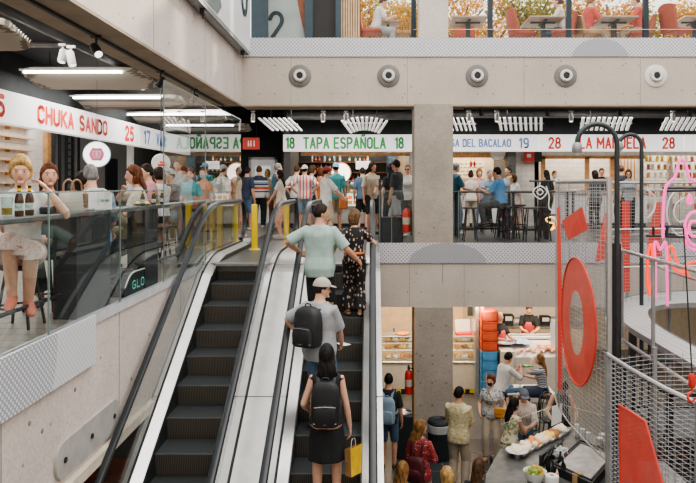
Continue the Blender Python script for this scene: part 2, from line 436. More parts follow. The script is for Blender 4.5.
M_PERF = perforated('perforated_sheet', (.62, .62, .66), (.37, .38, .41), (.30, .30, .34), .075, 'XZ', [(4.58, 3.72, .58, .44), (1.52, -.36, .78, .42), (7.4, 3.75, .5, .3)])
M_PERFL = perforated('perforated_sheet_side', (.58, .60, .64), (.36, .39, .44), (.78, .79, .82), .055, 'YZ')
M_FLOORU = tiles('upper_floor_tile', (.075, .077, .078), (.03, .03, .03), 1.2, .6, .35)
M_FLOORL = tiles('lower_floor_tile', (.105, .102, .098), (.06, .065, .065), 1.2, .6, .3)
M_FLOORG = tiles('left_floor_plank', (.23, .205, .175), (.08, .075, .07), 1.6, .22, .35, .01)
M_FLOORR = tiles('terracotta_floor', (.42, .13, .08), (.2, .1, .08), .6, .3, .4)

D = 13.63      # depth of the far edge of the void
XL = -2.6      # left edge of the void
# ------------------------------------------------------------------ slabs, beams, columns
m = MB(); m.box(XL, 22, D+.04, 25, -.35, -.001)
struct(m, 'floor_rear_upper', M_FLOORU)
m = MB(); m.box(-14, XL-.05, -2, 25, -.085, -.001)
struct(m, 'floor_left_upper', M_FLOORG)
m = MB(); m.box(-14, 22, -4, 30, LOW-.3, LOW)
struct(m, 'floor_lower', M_FLOORL)
m = MB(); m.box(-9, XL-.02, 9.0, 13.2, LOW+.001, LOW+.012)
struct(m, 'floor_terracotta_lower', M_FLOORR)
# far beams with their perforated fascia strips
def joints(mb, x0, x1, y, z0, z1, step=1.68, first=0.0):
    x = x0+first
    while x < x1:
        mb.box(x-.006, x+.006, y-.003, y+.004, z0, z1); x += step
def tieholes(mb, xs, y, zs, r=.015):
    for x in xs:
        for z in zs:
            mb.lathe([(r, -.004), (r, .004)], (x, y, z), 10, Matrix.Rotation(math.pi/2, 3, 'X'))
b = struct(MB().box(XL, 22, D, D+.55, 2.83, 3.795), 'beam_rear_upper', M_CON)
m = MB(); joints(m, XL, 12, D, 2.84, 3.79, 2.34, .98)
m.build('joint', mat('joint_grey', (.34, .31, .28), .9), b)
m = MB(); xs = []
x = XL+.35
while x < 9: xs += [x, x+.31]; x += 1.46
tieholes(m, xs, D, (3.05, 3.62)); m.build('tie_hole', mat('hole_dark', (.24, .21, .19), .9), b)
struct(MB().box(XL, 22, D-.002, D+.6, 2.80, 2.832), 'trim_1', M_SOFF)
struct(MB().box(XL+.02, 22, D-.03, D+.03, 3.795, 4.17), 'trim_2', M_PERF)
b = struct(MB().box(.14, 22, D, D+.55, -1.23, -.345), 'beam_rear_lower', M_CON)
m = MB(); joints(m, .14, 12, D, -1.22, -.35, 1.1, .62); m.build('joint', MATS['joint_grey'], b)
m = MB(); tieholes(m, [.72, 1.0, 1.95, 2.23, 3.2, 3.5], D, (-.93,)); m.build('tie_hole', MATS['hole_dark'], b)
m = MB(); m.box(2.52-1.1, 2.535-1.1, D-.004, D, -.75, -.35); m.build('stain', MATS['hole_dark'], b)
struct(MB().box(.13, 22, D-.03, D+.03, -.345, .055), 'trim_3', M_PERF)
c0, c1 = .853, 1.637
b = struct(MB().box(c0, c1, D-.012, D+.72, 0.0, 2.86, bev=.015), 'column_upper', M_CONC)
b = struct(MB().box(c0, c1, D-.012, D+.75, LOW, -1.22, bev=.015), 'column_lower', M_CONC)
m = MB(); tieholes(m, [.98, 1.22, 1.5], D-.012, (-1.6, -2.2, -2.75, -3.2), .026)
m.build('tie_hole', MATS['hole_dark'], b)
m = MB(); m.box(.85, .868, D-.02, D-.005, LOW, -1.22); m.build('corner_strip', MATS['oak_wood'], b)
struct(MB().box(.96, 1.56, D+.15, D+.7, 4.17, 6.5, bev=.015), 'column_terrace', M_CONL)
# left beam over the food stalls
b = struct(MB().box(XL-.5, XL, -2, D+.001, 2.83, 3.80), 'beam_left_upper', M_CONL)
m = MB()
for y in (3.2, 5.6, 8.1, 10.6, 12.9): m.box(XL-.001, XL+.003, y-.006, y+.006, 2.84, 3.79)
m.build('joint', MATS['joint_grey'], b)
m = MB()
for y in (2.6, 3.9, 5.0, 6.3, 7.4, 8.7, 9.9, 11.0, 12.2, 13.1):
    for z in (3.03, 3.6): m.lathe([(.014, -.003), (.014, .003)], (XL, y, z), 10, Matrix.Rotation(math.pi/2, 3, 'Y'))
m.build('tie_hole', MATS['hole_dark'], b)
struct(MB().box(XL-.62, XL-.002, -2, D, 2.80, 2.832), 'trim_4', M_SOFF)
# deep edge beam under the left upper floor
b = struct(MB().box(XL-.5, XL-.02, -2, D, -1.33, -.09), 'beam_left_lower', M_CONL)
m = MB()
for y in (4.8, 7.05, 9.3): m.box(XL-.022, XL-.016, y-.006, y+.006, -1.32, -.1)
m.build('joint', MATS['joint_grey'], b)
m = MB()
for y, z in ((5.2, -.62), (5.4, -.75), (6.0, -.6), (8.0, -.55), (7.4, -.9), (5.9, -1.15)):
    m.lathe([(.02, -.004), (.02, .004)], (XL-.02, y, z), 10, Matrix.Rotation(math.pi/2, 3, 'Y'))
m.build('tie_hole', MATS['hole_dark'], b)
struct(MB().box(XL-.05, XL, 1.0, D, -.10, .0), 'trim_5', mat('edge_grey', (.50, .50, .53), .6))
struct(MB().box(XL-.02, XL+.03, -2, 6.34, -.45, 0.0), 'trim_6', M_PERFL)
struct(MB().box(XL-.3, XL+.045, 2, 12.4, -1.43, -1.33), 'trim_7', mat('ledge_cream', (.60, .53, .44), .6))
# capsule-shaped cover plate on the edge beam
m = MB(); pts = []
for k in range(13): a = math.pi/2-math.pi*k/12; pts.append(V(XL-.02, 6.85+.16*math.cos(a), -1.12+.16*math.sin(a)))
for k in range(13): a = -math.pi/2-math.pi*k/12; pts.append(V(XL-.02, 5.75+.16*math.cos(a), -1.12+.16*math.sin(a)))
m.prism(pts, (.025, 0, 0))
o = build_at(m, 'cover_plate', mat('plate_grey', (.38, .365, .35), .7), (XL-.02, 6.2, -1.12))
tag(o, 'pill-shaped grey cover plate on the concrete below the left glass', 'cover plate')
m = MB()
for y in (5.75, 6.3, 6.85): m = MB(); m.lathe([(.025, 0), (.025, .012)], (.025, y-6.2, 0), 8, Matrix.Rotation(math.pi/2, 3, 'Y')); m.build('bolt', M_DARKMETAL, o)
# ceilings
struct(MB().box(-14, XL-.5, -2, 25, 3.45, 3.6), 'ceiling_left_upper', M_CEIL)
struct(MB().box(XL-.5, 22, D+.55, 25, 3.45, 3.6), 'ceiling_rear_upper', M_CEIL)
struct(MB().box(.14, 22, D+.55, 30, -.6, -.36), 'ceiling_rear_lower', mat('ceiling_grey', (.25, .25, .25), .8))
struct(MB().box(-14, XL-.5, -2, 30, -.6, -.36), 'ceiling_left_lower', MATS['ceiling_grey'])
struct(MB().box(XL-.5, .14, D, 30, -.6, -.36), 'ceiling_middle_lower', MATS['ceiling_grey'])
struct(MB().box(-14, 22, D+.55, 20.0, 3.8, 4.16), 'floor_terrace', mat('terrace_floor', (.45, .42, .40), .6))
# walls
struct(MB().box(-14, 22, -6.3, -6.0, LOW, 6.5), 'wall_front', M_CON)
struct(MB().box(14.0, 14.3, -6, 25, LOW, 6.5), 'wall_right', M_CON)
struct(MB().box(-14, 14, -6, -2.0, -.35, -.001), 'floor_front_upper', M_FLOORU)
struct(MB().box(XL, 14, 19.66, 19.8, 2.7, 3.45), 'wall_blackout_rear', M_CEIL)  # black sheet added above the signs to hide the lit stall walls
struct(MB().box(-6.15, -6.03, -2, 19.6, 2.7, 3.45), 'wall_blackout_left', M_CEIL)  # black sheet added to hide the lit grey wall above the left signs
M_TILEW = tiles('white_wall_tile', (.72, .69, .64), (.50, .46, .42), .3, .15, .3, .006, .04, 'XZ')
M_TILEY = tiles('white_wall_tile_side', (.74, .71, .68), (.52, .48, .45), .3, .3, .3, .006, .04, 'YZ')
struct(MB().box(-14, 22, 24.5, 24.7, 0, 3.5), 'wall_rear_upper', mat('rear_wall_dark', (.05, .055, .06), .7))
struct(MB().box(-9.2, -9.0, -2, 24.5, 0, 3.5), 'wall_left_upper', mat('left_wall_grey', (.42, .40, .385), .7))
struct(MB().box(-14, 22, 22.0, 22.2, LOW, -.5), 'wall_rear_lower', mat('rear_wall_cream', (.66, .60, .51), .7))
struct(MB().box(-9.2, -9.0, -4, 22, LOW, -.5), 'wall_left_lower', mat('left_wall_lower', (.45, .43, .42), .7))
# round air nozzles on the far beam
M_NOZ = mat('nozzle_grey', (.19, .18, .168), .6); M_NOZW = mat('nozzle_white', (.70, .68, .66), .4)
noz = [('above the tapas sign', 300, 0), ('left of the concrete column', 388.5, 0), ('right of the concrete column', 477, 0), ('third from the column corner, above the red lettered sign', 565.5, 0)]
def nozzle(px, lab, white):
    p = W(px, 76, D)
    t = thing('air_nozzle', lab, 'air vent', (p.x, D, p.z), 0, 'round air nozzles on the far concrete beam')
    R = Matrix.Rotation(math.pi/2, 3, 'X')
    m = MB(); m.lathe([(.225, .0), (.225, .02), (.20, .035), (.13, .04), (.13, .0)], (0, 0, 0), 32, R)
    m.build('flange', M_NOZW if white else M_NOZ, t, True)
    m = MB(); m.lathe([(.125, .03), (.125, .075), (.10, .10), (.07, .095), (.06, .03)], (0, 0, 0), 28, R); m.build('ring', M_NOZW, t, True)
    m = MB(); m.lathe([(.062, .02), (.062, .07), (.03, .075)], (0, 0, 0), 20, R); m.build('throat', M_BLACK, t, True)
nozzle(300, 'grey round air nozzle on the beam above the green lettered tapas sign', 0)
nozzle(388.5, 'grey round air nozzle on the beam just left of the concrete column', 0)
nozzle(477, 'grey round air nozzle on the beam just right of the concrete column', 0)
nozzle(565.5, 'grey round air nozzle on the beam above the left red number 28', 0)
nozzle(655.5, 'whitish round air nozzle at the right end of the beam', 1)
# ------------------------------------------------------------------ escalators
SL = math.tan(math.radians(30)); NR, NT = .25, .433
M_TREAD = bands('step_tread', [(0, (.030, .036, .038)), (.010, (.060, .068, .070))], 'X', .02, .45)
M_RISER = bands('step_riser', [(0, (.045, .042, .038)), (.010, (.15, .135, .115))], 'X', .02, .5)
M_EDGE = mat('step_edge', (.10, .10, .10), .4)
def nose(d): return SL*(d-10.5)
def escalator(xl, xr, phase, lab, side_left):
    """xl, xr: centre lines of the two handrails; steps between the skirts"""
    t = thing('escalator', lab, 'escalator', (0, 0, 0))
    s0, s1 = xl+.135, xr-.125
    for n in range(0, 15):
        k = n+phase; z = -NR*k; y = 10.5-NT*k
        if z < LOW+.1: break
        m = MB()
        m.mat(0); m.quad((s0, y, z), (s1, y, z), (s1, y+NT+.02, z), (s0, y+NT+.02, z))
        m.mat(1); pr = [(y, z-.012), (y+.012, z-.08), (y+.03, z-.16), (y+.05, z-NR-.02)]
        for (ya, za), (yb, zb) in zip(pr, pr[1:]): m.quad((s0, ya, za), (s1, ya, za), (s1, yb, zb), (s0, yb, zb))
        m.mat(2); m.box(s0, s1, y-.004, y+.02, z-.013, z+.001)
        m.build('step', [M_TREAD, M_RISER, M_EDGE], t)
    # comb plate and landing
    m = MB(); m.box(xl-.1, xr+.1, 10.5, D+.02, -.12, .004); m.build('landing_plate', mat('landing_steel', (.16, .165, .165), .4, .5, scale=30), t)
    m = MB(); m.box(s0, s1, 10.36, 10.60, -.02, .012); m.build('comb', mat('comb_grey', (.30, .30, .29), .4, .6), t)
    def path(off, extra=0.0, end=13.2):
        # flat below, inclined, easing to level at the top
        lo = LOW+off
        y_lo = 10.5+(lo-off)/SL
        pts = [(2.2, lo), (y_lo-.5, lo), (y_lo+.0, lo+.09)]
        yt = 10.5
        pts += [(y_lo+.55, LOW+SL*.55+off), (9.55, nose(9.55)+off), (10.1, nose(10.1)+off-.015), (10.55, off-.09), (11.05, off-.005), (11.6, off), (end, off)]
        return pts
    for x, sgn in ((xl, -1), (xr, 1)):
        rail = [(x, y, z) for y, z in path(.92, end=13.1)]
        rail = spline(rail, 5)
        # the handrail wraps round the end of the glass and returns below
        end = rail[-1]
        for k in range(1, 9):
            a = math.pi/2-math.pi*k/8
            rail.append(V(x, end.y+.37*math.cos(a), end.z-.37+.37*math.sin(a)))
        m = MB(); m.tube(rail, .042, 8, flat=.75); hr = m.build('handrail', M_RUBBER, t, True)
        m = MB(); m.tube([V(p.x, p.y, p.z-.035) for p in rail[:-8]], .02, 6); m.build('rail_guide', M_STEEL, hr, True)
        # glass balustrade
        top = spline([(x, y, z) for y, z in path(.90, end=13.25)], 5); bot = spline([(x, y, z) for y, z in path(.12, end=13.25)], 5)
        m = MB()
        for i in range(len(top)-1): m.quad(bot[i], bot[i+1], top[i+1], top[i])
        m.build('glass_panel', M_GLASSD, t)
        # dark seal at the foot of the glass, inner deck and skirt
        m = MB(); m.tube([V(p.x, p.y, p.z+.012) for p in bot], .014, 6); m.build('glass_seal', M_BLACK, t)
        xi = x+(.135 if sgn < 0 else -.125)
        m = MB()
        dk = spline([(x, y, z) for y, z in path(.12, end=13.45)], 5); sk = spline([(x, y, z) for y, z in path(.06, end=13.45)], 5)
        for i in range(len(dk)-1):
            a, b2 = dk[i], dk[i+1]; c, d2 = sk[i], sk[i+1]
            m.mat(0); m.quad((x, a.y, a.z), (x, b2.y, b2.z), (xi, d2.y, d2.z), (xi, c.y, c.z))
            m.mat(1); m.quad((xi, c.y, c.z), (xi, d2.y, d2.z), (xi, d2.y, d2.z-.5), (xi, c.y, c.z-.5))
        m.build('inner_deck', [M_STEELW, M_DARKMETAL], t, True)
        m = MB(); m.tube([V(xi, p.y, p.z+.004) for p in sk], .010, 6); m.build('skirt_edge', M_DARKMETAL, t)
    return t, path
eL, path = escalator(-2.52, -1.485, 0.0, 'empty left escalator with black steps beside the left glass balustrade', True)
eR, _ = escalator(-1.0, .015, .5, 'right escalator with riders, beside the central concrete column', False)
def deck(t, x0, x1, off, name='outer_deck', seams=True):
    p = spline([(0, y, z) for y, z in path(off, end=13.45)], 5); m = MB()
    for a, b2 in zip(p, p[1:]): m.quad((x0, a.y, a.z), (x1, a.y, a.z), (x1, b2.y, b2.z), (x0, b2.y, b2.z))
    o = m.build(name, M_STEELW, t, True)
    m = MB()
    for y in (8.05, 10.35):
        z = nose(y)+off-(0.03 if y > 10 else 0); m.box(x0, x1, y-.006, y+.006, z-.004, z+.003, )
    m.build('seam', M_GREYM, o)
    return o
deck(eR, -1.47, -1.012, .12)
deck(eL, -2.585, -2.53, .12)
deck(eR, .028, .13, .12)
# cladding of the right flank
m = MB(); p = spline([(0, y, z) for y, z in path(.12, end=13.45)], 5)
for a, b2 in zip(p, p[1:]): m.quad((.13, a.y, a.z), (.13, b2.y, b2.z), (.13, b2.y, b2.z-1.1), (.13, a.y, a.z-1.1))
m.build('flank_cladding', M_STEELW, eR)
m = MB()
for a, b2 in zip(p, p[1:]):
    m.quad((-2.59, a.y, a.z), (-2.59, b2.y, b2.z), (-2.59, b2.y, b2.z-.75), (-2.59, a.y, a.z-.75))
m.build('flank_cladding', M_GREYM, eL)
m = MB()
for a, b2 in zip(p, p[1:]): m.quad((-2.58, a.y, a.z-1.0), (.12, a.y, a.z-1.0), (.12, b2.y, b2.z-1.0), (-2.58, b2.y, b2.z-1.0))
m.build('truss_underside', M_GREYM, eR)
m = MB(); m.box(-2.52, -2.40, 13.3, 13.5, .10, .16); m.build('control_plate', M_WHITEG, eL)
# ------------------------------------------------------------------ upper floor: signs and stalls
T_GREEN = mat('ink_green', (.05, .42, .12), .6, var=.03); T_RED = mat('ink_red', (.75, .06, .035), .6, var=.03); T_BLUE = mat('ink_blue', (.16, .32, .66), .6, var=.03)
M_SIGN = mat('sign_white', (.80, .79, .78), .45, var=.02, emit=(1, .985, .97), es=.30)
SD = 19.5
def px2x(px, d): return (px-CX)/F*d
def signboard(lab, x0, x1, items, d=SD, z0=2.19, z1=2.68):
    cx = (x0+x1)/2
    t = thing('stall_sign', lab, 'sign', (cx, d, z0))
    m = MB(); m.box(x0-cx, x1-cx, 0, .14, 0, z1-z0, bev=.012); m.build('sign_board', M_SIGN, t)
    for s, p0, p1, h, mt in items:
        a, b = px2x(p0, d), px2x(p1, d)
        text(s, 'lettering', mt, t, ((a+b)/2-cx, -.004, (z1-z0)/2), h, width=b-a)
    return t
signboard('white sign over the stall reading TAPA ESPAÑOLA 18 in green', px2x(283, SD), px2x(413, SD), [('18', 285, 295, .29, T_GREEN), ('TAPA ESPAÑOLA', 303, 386, .29, T_GREEN), ('18', 394, 404, .29, T_GREEN)])
signboard('white sign reading CASA DEL BACALAO 19 in blue', px2x(414.5, SD), px2x(538, SD), [('19', 419, 429, .26, T_BLUE), ('CASA DEL BACALAO', 441, 511, .20, T_BLUE), ('19', 518, 529, .26, T_BLUE)])
signboard('white sign reading LA MANUELA 28 in red', px2x(539, SD), px2x(684, SD), [('28', 548, 561, .29, T_RED), ('LA MANUELA', 579, 646, .29, T_RED), ('28', 662, 675, .29, T_RED)])
signboard('blank white sign continuing to the right of the red lettered one', px2x(685, SD), px2x(800, SD), [])
LX = -5.87
def side_sign(lab, y0, y1, items, z0=2.2, z1=2.74):
    cy = (y0+y1)/2
    t = thing('stall_sign', lab, 'sign', (LX, cy, z0))
    m = MB(); m.box(-.14, 0, y0-cy, y1-cy, 0, z1-z0, bev=.012); m.build('sign_board', M_SIGN, t)
    for s, a, b, h, mt in items:
        text(s, 'lettering', mt, t, (.004, (a+b)/2-cy, (z1-z0)/2), h, rot=(math.pi/2, 0, math.pi/2), width=b-a, w=.27)
def py2d(px): return F*(-LX)/(CX-px)
side_sign('white sign on the left stall row reading CHUKA SANDO 25 in red', 9.2, 17.12, [('25', 10.25, 10.86, .30, T_RED), ('CHUKA', py2d(37), lerp(py2d(37), py2d(107), .462), .27, T_RED), ('SANDO', lerp(py2d(37), py2d(107), .538), py2d(107), .27, T_RED), ('25', py2d(124.5), py2d(133.5), .30, T_RED)])
side_sign('white sign on the left stall row with 17 in blue', 17.16, 22, [('17', py2d(143), py2d(150), .30, T_BLUE), ('VAR', py2d(156), py2d(165), .28, T_BLUE)])
# toilet sign and dark passage
p = W(251, 143.5, 19.2)
t = thing('toilet_sign', 'red sign with white figures hanging over the dark passage', 'sign', (p.x, 19.2, p.z))
m = MB(); m.box(-.24, .24, 0, .05, -.17, .17, bev=.01); m.build('sign_board', M_RED, t)
m = MB()
for x in (-.07, .0, .09):
    m.lathe([(.022, -.006), (.022, .002)], (x, -.001, .06), 10, Matrix.Rotation(math.pi/2, 3, 'X')); m.box(x-.02, x+.02, -.008, 0, -.08, .03)
m.build('pictogram', M_WHITE, t)
m = MB(); m.tube([(-.15, .025, .17), (-.15, .025, .75)], .006, 6); m.tube([(.15, .025, .17), (.15, .025, .75)], .006, 6); m.build('hanger', M_BLACK, t)
# pale lit door at the end of the dark passage
struct(MB().box(px2x(242, 22), px2x(290, 22), 22.0, 22.1, 0, 3.45), 'wall_passage_upper', mat('passage_dark', (.016, .02, .023), .8))
t = tag(empty('door_1', (px2x(263, 21.9), 21.9, 0)), kind='structure')
m = MB(); m.box(-.38, .38, 0, .05, 0, 2.05, bev=.01); m.build('door_leaf', mat('door_pale', (.55, .55, .53), .5, emit=(.9, .9, .85), es=.12), t)
m = MB(); m.box(-.46, -.38, -.02, .06, 0, 2.12); m.box(.38, .46, -.02, .06, 0, 2.12); m.box(-.46, .46, -.02, .06, 2.05, 2.13); m.build('door_frame', M_GREYM, t)
m = MB(); m.box(-.25, .25, -.012, 0, 1.2, 1.85); m.build('pane', mat('door_pane', (.62, .62, .60), .2, emit=(1, 1, .95), es=.25), t)
m = MB(); m.tube([(.3, -.05, 1.0), (.3, -.05, 1.14)], .012, 8); m.build('door_handle', M_STEEL, t)
# partition walls between the stalls
M_PARTD = mat('partition_dark', (.07, .07, .07), .6)
struct(MB().box(px2x(283, SD), px2x(290, SD), SD+.14, 23, 0, 3.4), 'wall_partition_a', M_PARTD)
struct(MB().box(px2x(411, SD), px2x(421, SD), SD+.3, 23, 0, 3.4), 'wall_partition_b', mat('partition_grey', (.32, .31, .30), .6))
struct(MB().box(px2x(510.5, SD), px2x(518, SD), SD+.3, 23, 0, 3.4), 'wall_partition_c', M_PARTD)
struct(MB().box(px2x(518, SD), px2x(542, SD), SD+.9, 23, 0, 3.4), 'wall_tile_pier', M_TILEW)
# --- stall 1: tapas. back wall, shelf wall of bottles, round lamp, display counter
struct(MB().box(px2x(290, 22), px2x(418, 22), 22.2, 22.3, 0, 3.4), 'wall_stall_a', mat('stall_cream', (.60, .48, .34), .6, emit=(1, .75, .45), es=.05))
t = thing('bottle_shelf', 'black back shelf full of glinting bottles behind the tapas counter', 'shelf', (px2x(335, 21.7), 21.7, 1.3))
m = MB(); m.box(-1.75, 1.65, .2, .3, 0, 1.0); m.build('back_panel', M_BLACK, t)
for z in (.0, .33, .66): m = MB(); m.box(-1.75, 1.65, -.05, .2, z-.015, z+.015); m.build('shelf_board', M_WOODD, t)
gcols = [mat('bottle_glass_green', (.03, .16, .06), .12), mat('bottle_glass_brown', (.10, .04, .015), .12), mat('bottle_glass_yellow', (.45, .30, .05), .15), mat('bottle_glass_clear', (.35, .40, .38), .1)]
def bottle_mesh(m, r=.036, h=.30):
    m.lathe([(r*.9, 0), (r, .01), (r, h*.55), (r*.85, h*.63), (r*.4, h*.74), (r*.36, h*.95), (r*.42, h*.955), (r*.42, h)], seg=12)
BOT = []
for g in gcols:
    m = MB(); bottle_mesh(m); BOT.append((m, g))
random.seed(11)
protos = {}
def small_bottle(kind, loc, lab, group, sc=1.0):
    if kind not in protos:
        m = MB(); bottle_mesh(m); o = m.build('bottle', gcols[kind], None, True); protos[kind] = o; o.location = loc
        m = MB(); m.lathe([(.0372, .05), (.0372, .13)], seg=12, cap=False); m.build('bottle_label', mat('label_%d' % kind, [(.75, .7, .55), (.7, .1, .06), (.8, .75, .6), (.2, .35, .6)][kind], .6), o)
    else: o = copy_tree(protos[kind]); o.location = loc
    o.scale = (sc, sc, sc); tag(o, lab, 'bottle', group); return o
for r, z in enumerate((1.315, 1.645, 1.975)):
    x = px2x(312, 21.7)
    while x < px2x(372, 21.7):
        if random.random() < .75: small_bottle(random.randrange(4), (x, 21.72, z), 'small glass bottle on the black back shelf of the tapas stall', 'bottles on the tapas back shelf', random.uniform(.75, 1.0))
        x += random.uniform(.10, .2)
p = W(341, 173, 21.3)
t = thing('round_lamp', 'glowing round white lamp above the tapas display', 'lamp', (p.x, 21.3, p.z))
m = MB(); m.lathe([(.30, -.03), (.33, 0), (.30, .03)], seg=28, M=Matrix.Rotation(math.pi/2, 3, 'X')); m.build('frame', M_WOOD, t, True)
m = MB(); m.lathe([(.29, .03), (.28, .045)], seg=28, M=Matrix.Rotation(math.pi/2, 3, 'X')); m.build('lamp_face', emis('lamp_warm', (1, .95, .85), 1.6), t, True)
t = thing('menu_board', 'white menu screen over the tapas counter right of the round lamp', 'menu board', (px2x(363, 21), 21, 1.72))
m = MB(); m.box(-.22, .22, 0, .04, 0, .25, bev=.01); m.build('screen', emis('screen_white', (1, 1, .98), .7), t)
m = MB(); m.box(-.24, .24, .01, .06, -.02, .0); m.tube([(0, .03, .25), (0, .03, .9)], .008, 6); m.build('bracket', M_BLACK, t)
struct(MB().box(px2x(374, 22), px2x(396, 22), 22.05, 22.19, .9, 2.35), 'trim_8', tiles('blue_tile', (.13, .25, .36), (.25, .32, .38), .2, .1, .3, .008, .1, 'XZ'))
struct(MB().box(px2x(300, 20), px2x(412, 20), 20.2, 20.35, 2.10, 2.2), 'trim_9', M_WOOD)
def display_counter(name, lab, x0, x1, y0, y1, h, body, trays, cat='counter', shelf=None, slant=True, tt=.36):
    """base cabinet, worktop, glass case with trays of food"""
    cx, cy = (x0+x1)/2, (y0+y1)/2
    z = shelf or 0
    t = thing(name, lab, cat, (cx, y0, z)); w = (x1-x0)/2; dp = y1-y0
    m = MB(); m.box(-w, w, .05, dp, .10, h, bev=.01); m.build('cabinet', body, t)
    m = MB(); m.box(-w+.03, w-.03, .09, dp-.04, 0, .11); m.build('plinth', M_DARKMETAL, t)
    m = MB(); m.box(-w-.02, w+.02, .0, dp+.02, h, h+.04, bev=.01); m.build('worktop', M_STEELW, t)
    m = MB()
    m.quad((-w, .03, h+.04), (w, .03, h+.04), (w, .10 if slant else .03, h+.04+tt), (-w, .10 if slant else .03, h+.04+tt)); m.quad((-w, .10, h+.04+tt), (w, .10, h+.04+tt), (w, .42, h+.04+tt), (-w, .42, h+.04+tt))
    m.build('glass_guard', M_GLASSD, t)
    m = MB(); m.tube([(-w, .10 if slant else .03, h+.04+tt), (w, .10 if slant else .03, h+.04+tt)], .012, 6)
    for x in (-w, 0, w): m.tube([(x, .42, h+.04), (x, .42, h+.04+tt)], .012, 6)
    m.build('guard_rail', M_STEEL, t)
    return t
FOOD = [mat('food_orange', (.72, .27, .06), emit=(.72, .27, .06), es=.35, rough=.6, var=.3, scale=30), mat('food_yellow', (.78, .50, .16), emit=(.78, .50, .16), es=.35, rough=.6, var=.3, scale=30), mat('food_red', (.55, .09, .05), emit=(.55, .09, .05), es=.35, rough=.5, var=.3, scale=30), mat('food_green', (.16, .30, .07), emit=(.16, .30, .07), es=.35, rough=.6, var=.35, scale=30), mat('food_pale', (.74, .62, .46), emit=(.74, .62, .46), es=.35, rough=.6, var=.2, scale=30), mat('food_brown', (.33, .16, .06), emit=(.33, .16, .06), es=.35, rough=.6, var=.3, scale=30)]  # each food glows faintly in its own colour to look brighter in the cases
def food_tray(loc, w, d, fm, lab, group, n=8, rz=0, tray=M_STEELW, cat='food tray'):
    t = thing('food_tray', lab, cat, loc, rz, group)
    m = MB(); m.box(-w/2, w/2, -d/2, d/2, 0, .015); 
    for s in (-1, 1): m.box(s*w/2-.008, s*w/2+.008, -d/2, d/2, 0, .04); m.box(-w/2, w/2, s*d/2-.008, s*d/2+.008, 0, .04)
    m.build('tray', tray, t)
    m = MB()
    for i in range(n): m.ell((random.uniform(-.38, .38)*w, random.uniform(-.36, .36)*d, .045+random.uniform(0, .02)), (w*.17, d*.19, .042), 8, 5)
    o = m.build('food', fm, t, True); o['kind'] = 'stuff'
    return t
display_counter('display_counter', 'steel fronted tapas counter with glass guard and trays of food', px2x(300, 19.8), px2x(395, 19.8), 19.8, 20.6, .95, mat('counter_steel', (.48, .47, .45), .4, .3), None)
for i in range(9):
    fm = FOOD[[0, 1, 2, 0, 3, 1, 0, 4, 2][i]]
    food_tray((px2x(306+i*9.4, 20.2), 20.15, 1.0), .23, .42, fm, 'shallow tray of tapas in the tapas counter display', 'trays in the tapas display')
for i in range(8):
    food_tray((px2x(338+i*7.5, 20.5), 20.42, 1.22), .18, .2, FOOD[[0, 2, 4, 1, 0, 4, 1, 0][i]], 'small upper dish of tapas in the tapas counter display', 'upper dishes in the tapas display', 5)
t = thing('price_board', 'white lit price panel with food pictures on the tapas counter front', 'price board', (px2x(350, 19.7), 19.72, .62))
m = MB(); m.box(-.42, .42, 0, .03, 0, .36, bev=.005); m.build('panel', emis('panel_lit', (1, .93, .85), .35), t)
m = MB()
for i in range(5):
    for j in range(2): m.box(-.37+i*.155, -.25+i*.155, -.006, 0, .05+j*.15, .15+j*.15)
m.build('pictures', FOOD[0], t)
# --- stall 2: bacalao. warm interior with wooden frame
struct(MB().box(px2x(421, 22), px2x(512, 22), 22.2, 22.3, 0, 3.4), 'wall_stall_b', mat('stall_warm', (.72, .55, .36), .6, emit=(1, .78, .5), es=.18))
m = MB()
xa, xb = px2x(421, 20.4), px2x(509, 20.4)
m.box(xa, xb, 20.3, 20.45, 2.05, 2.20); m.box(xb-.12, xb, 20.3, 20.45, 0, 2.05); m.box(xa, xa+.1, 20.3, 20.45, 0, 2.05)
struct(m, 'trim_10', M_WOOD)
struct(MB().box(xa, xb, 20.32, 20.4, 2.2, 2.45), 'trim_11', tiles('stall_slats', (.62, .54, .44), (.4, .33, .26), .12, 1.0, .6, .01, .06, 'XZ', 0))
t = display_counter('display_counter', 'pale stall counter behind the high tables under the blue lettered sign', px2x(425, 20), px2x(508, 20), 20.0, 20.7, .95, M_WHITE, None)
for i in range(7): food_tray((px2x(430+i*11.5, 20.3), 20.32, 1.0), .26, .4, FOOD[[4, 1, 4, 0, 4, 1, 2][i]], 'tray of salt cod bites in the counter under the blue lettered sign', 'trays in the salt cod display')
t = thing('poster', 'warm pale poster on the back wall under the blue lettered sign', 'poster', (px2x(462, 22.1), 22.1, 1.45))
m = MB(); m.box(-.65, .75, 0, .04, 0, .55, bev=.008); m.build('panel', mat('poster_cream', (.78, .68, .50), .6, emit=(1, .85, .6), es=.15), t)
m = MB()
random.seed(5)
for r in range(4):
    x = -.55
    while x < .6: ww = random.uniform(.06, .18); m.box(x, x+ww, -.004, 0, .09+r*.12, .13+r*.12); x += ww+.05
m.build('printed_rows', M_WOOD, t)
for i, px in enumerate((471, 474.5, 504.5)):
    o = W(px, 164, 20.9)
    t = thing('red_pepper', ['string of red peppers hanging left in the warm stall', 'second string of red peppers hanging in the warm stall', 'string of red peppers hanging by the wooden post of the warm stall'][i], 'peppers', o)
    m = MB(); m.ell((0, 0, 0), (.04, .04, .10), 10, 8); m.build('pepper', M_RED, t, True)
    m = MB(); m.tube([(0, 0, .09), (0, 0, .22)], .006, 5); m.build('string', M_WOODD, t)
p = W(498, 153.5, 19.9)
t = thing('hanging_disc', 'round dull hanging lamp disc under the blue number 19', 'lamp', p)
m = MB(); m.lathe([(.20, -.03), (.23, 0), (.20, .03)], seg=24, M=Matrix.Rotation(math.pi/2, 3, 'X')); m.build('disc', mat('disc_grey', (.42, .38, .34), .5), t, True)
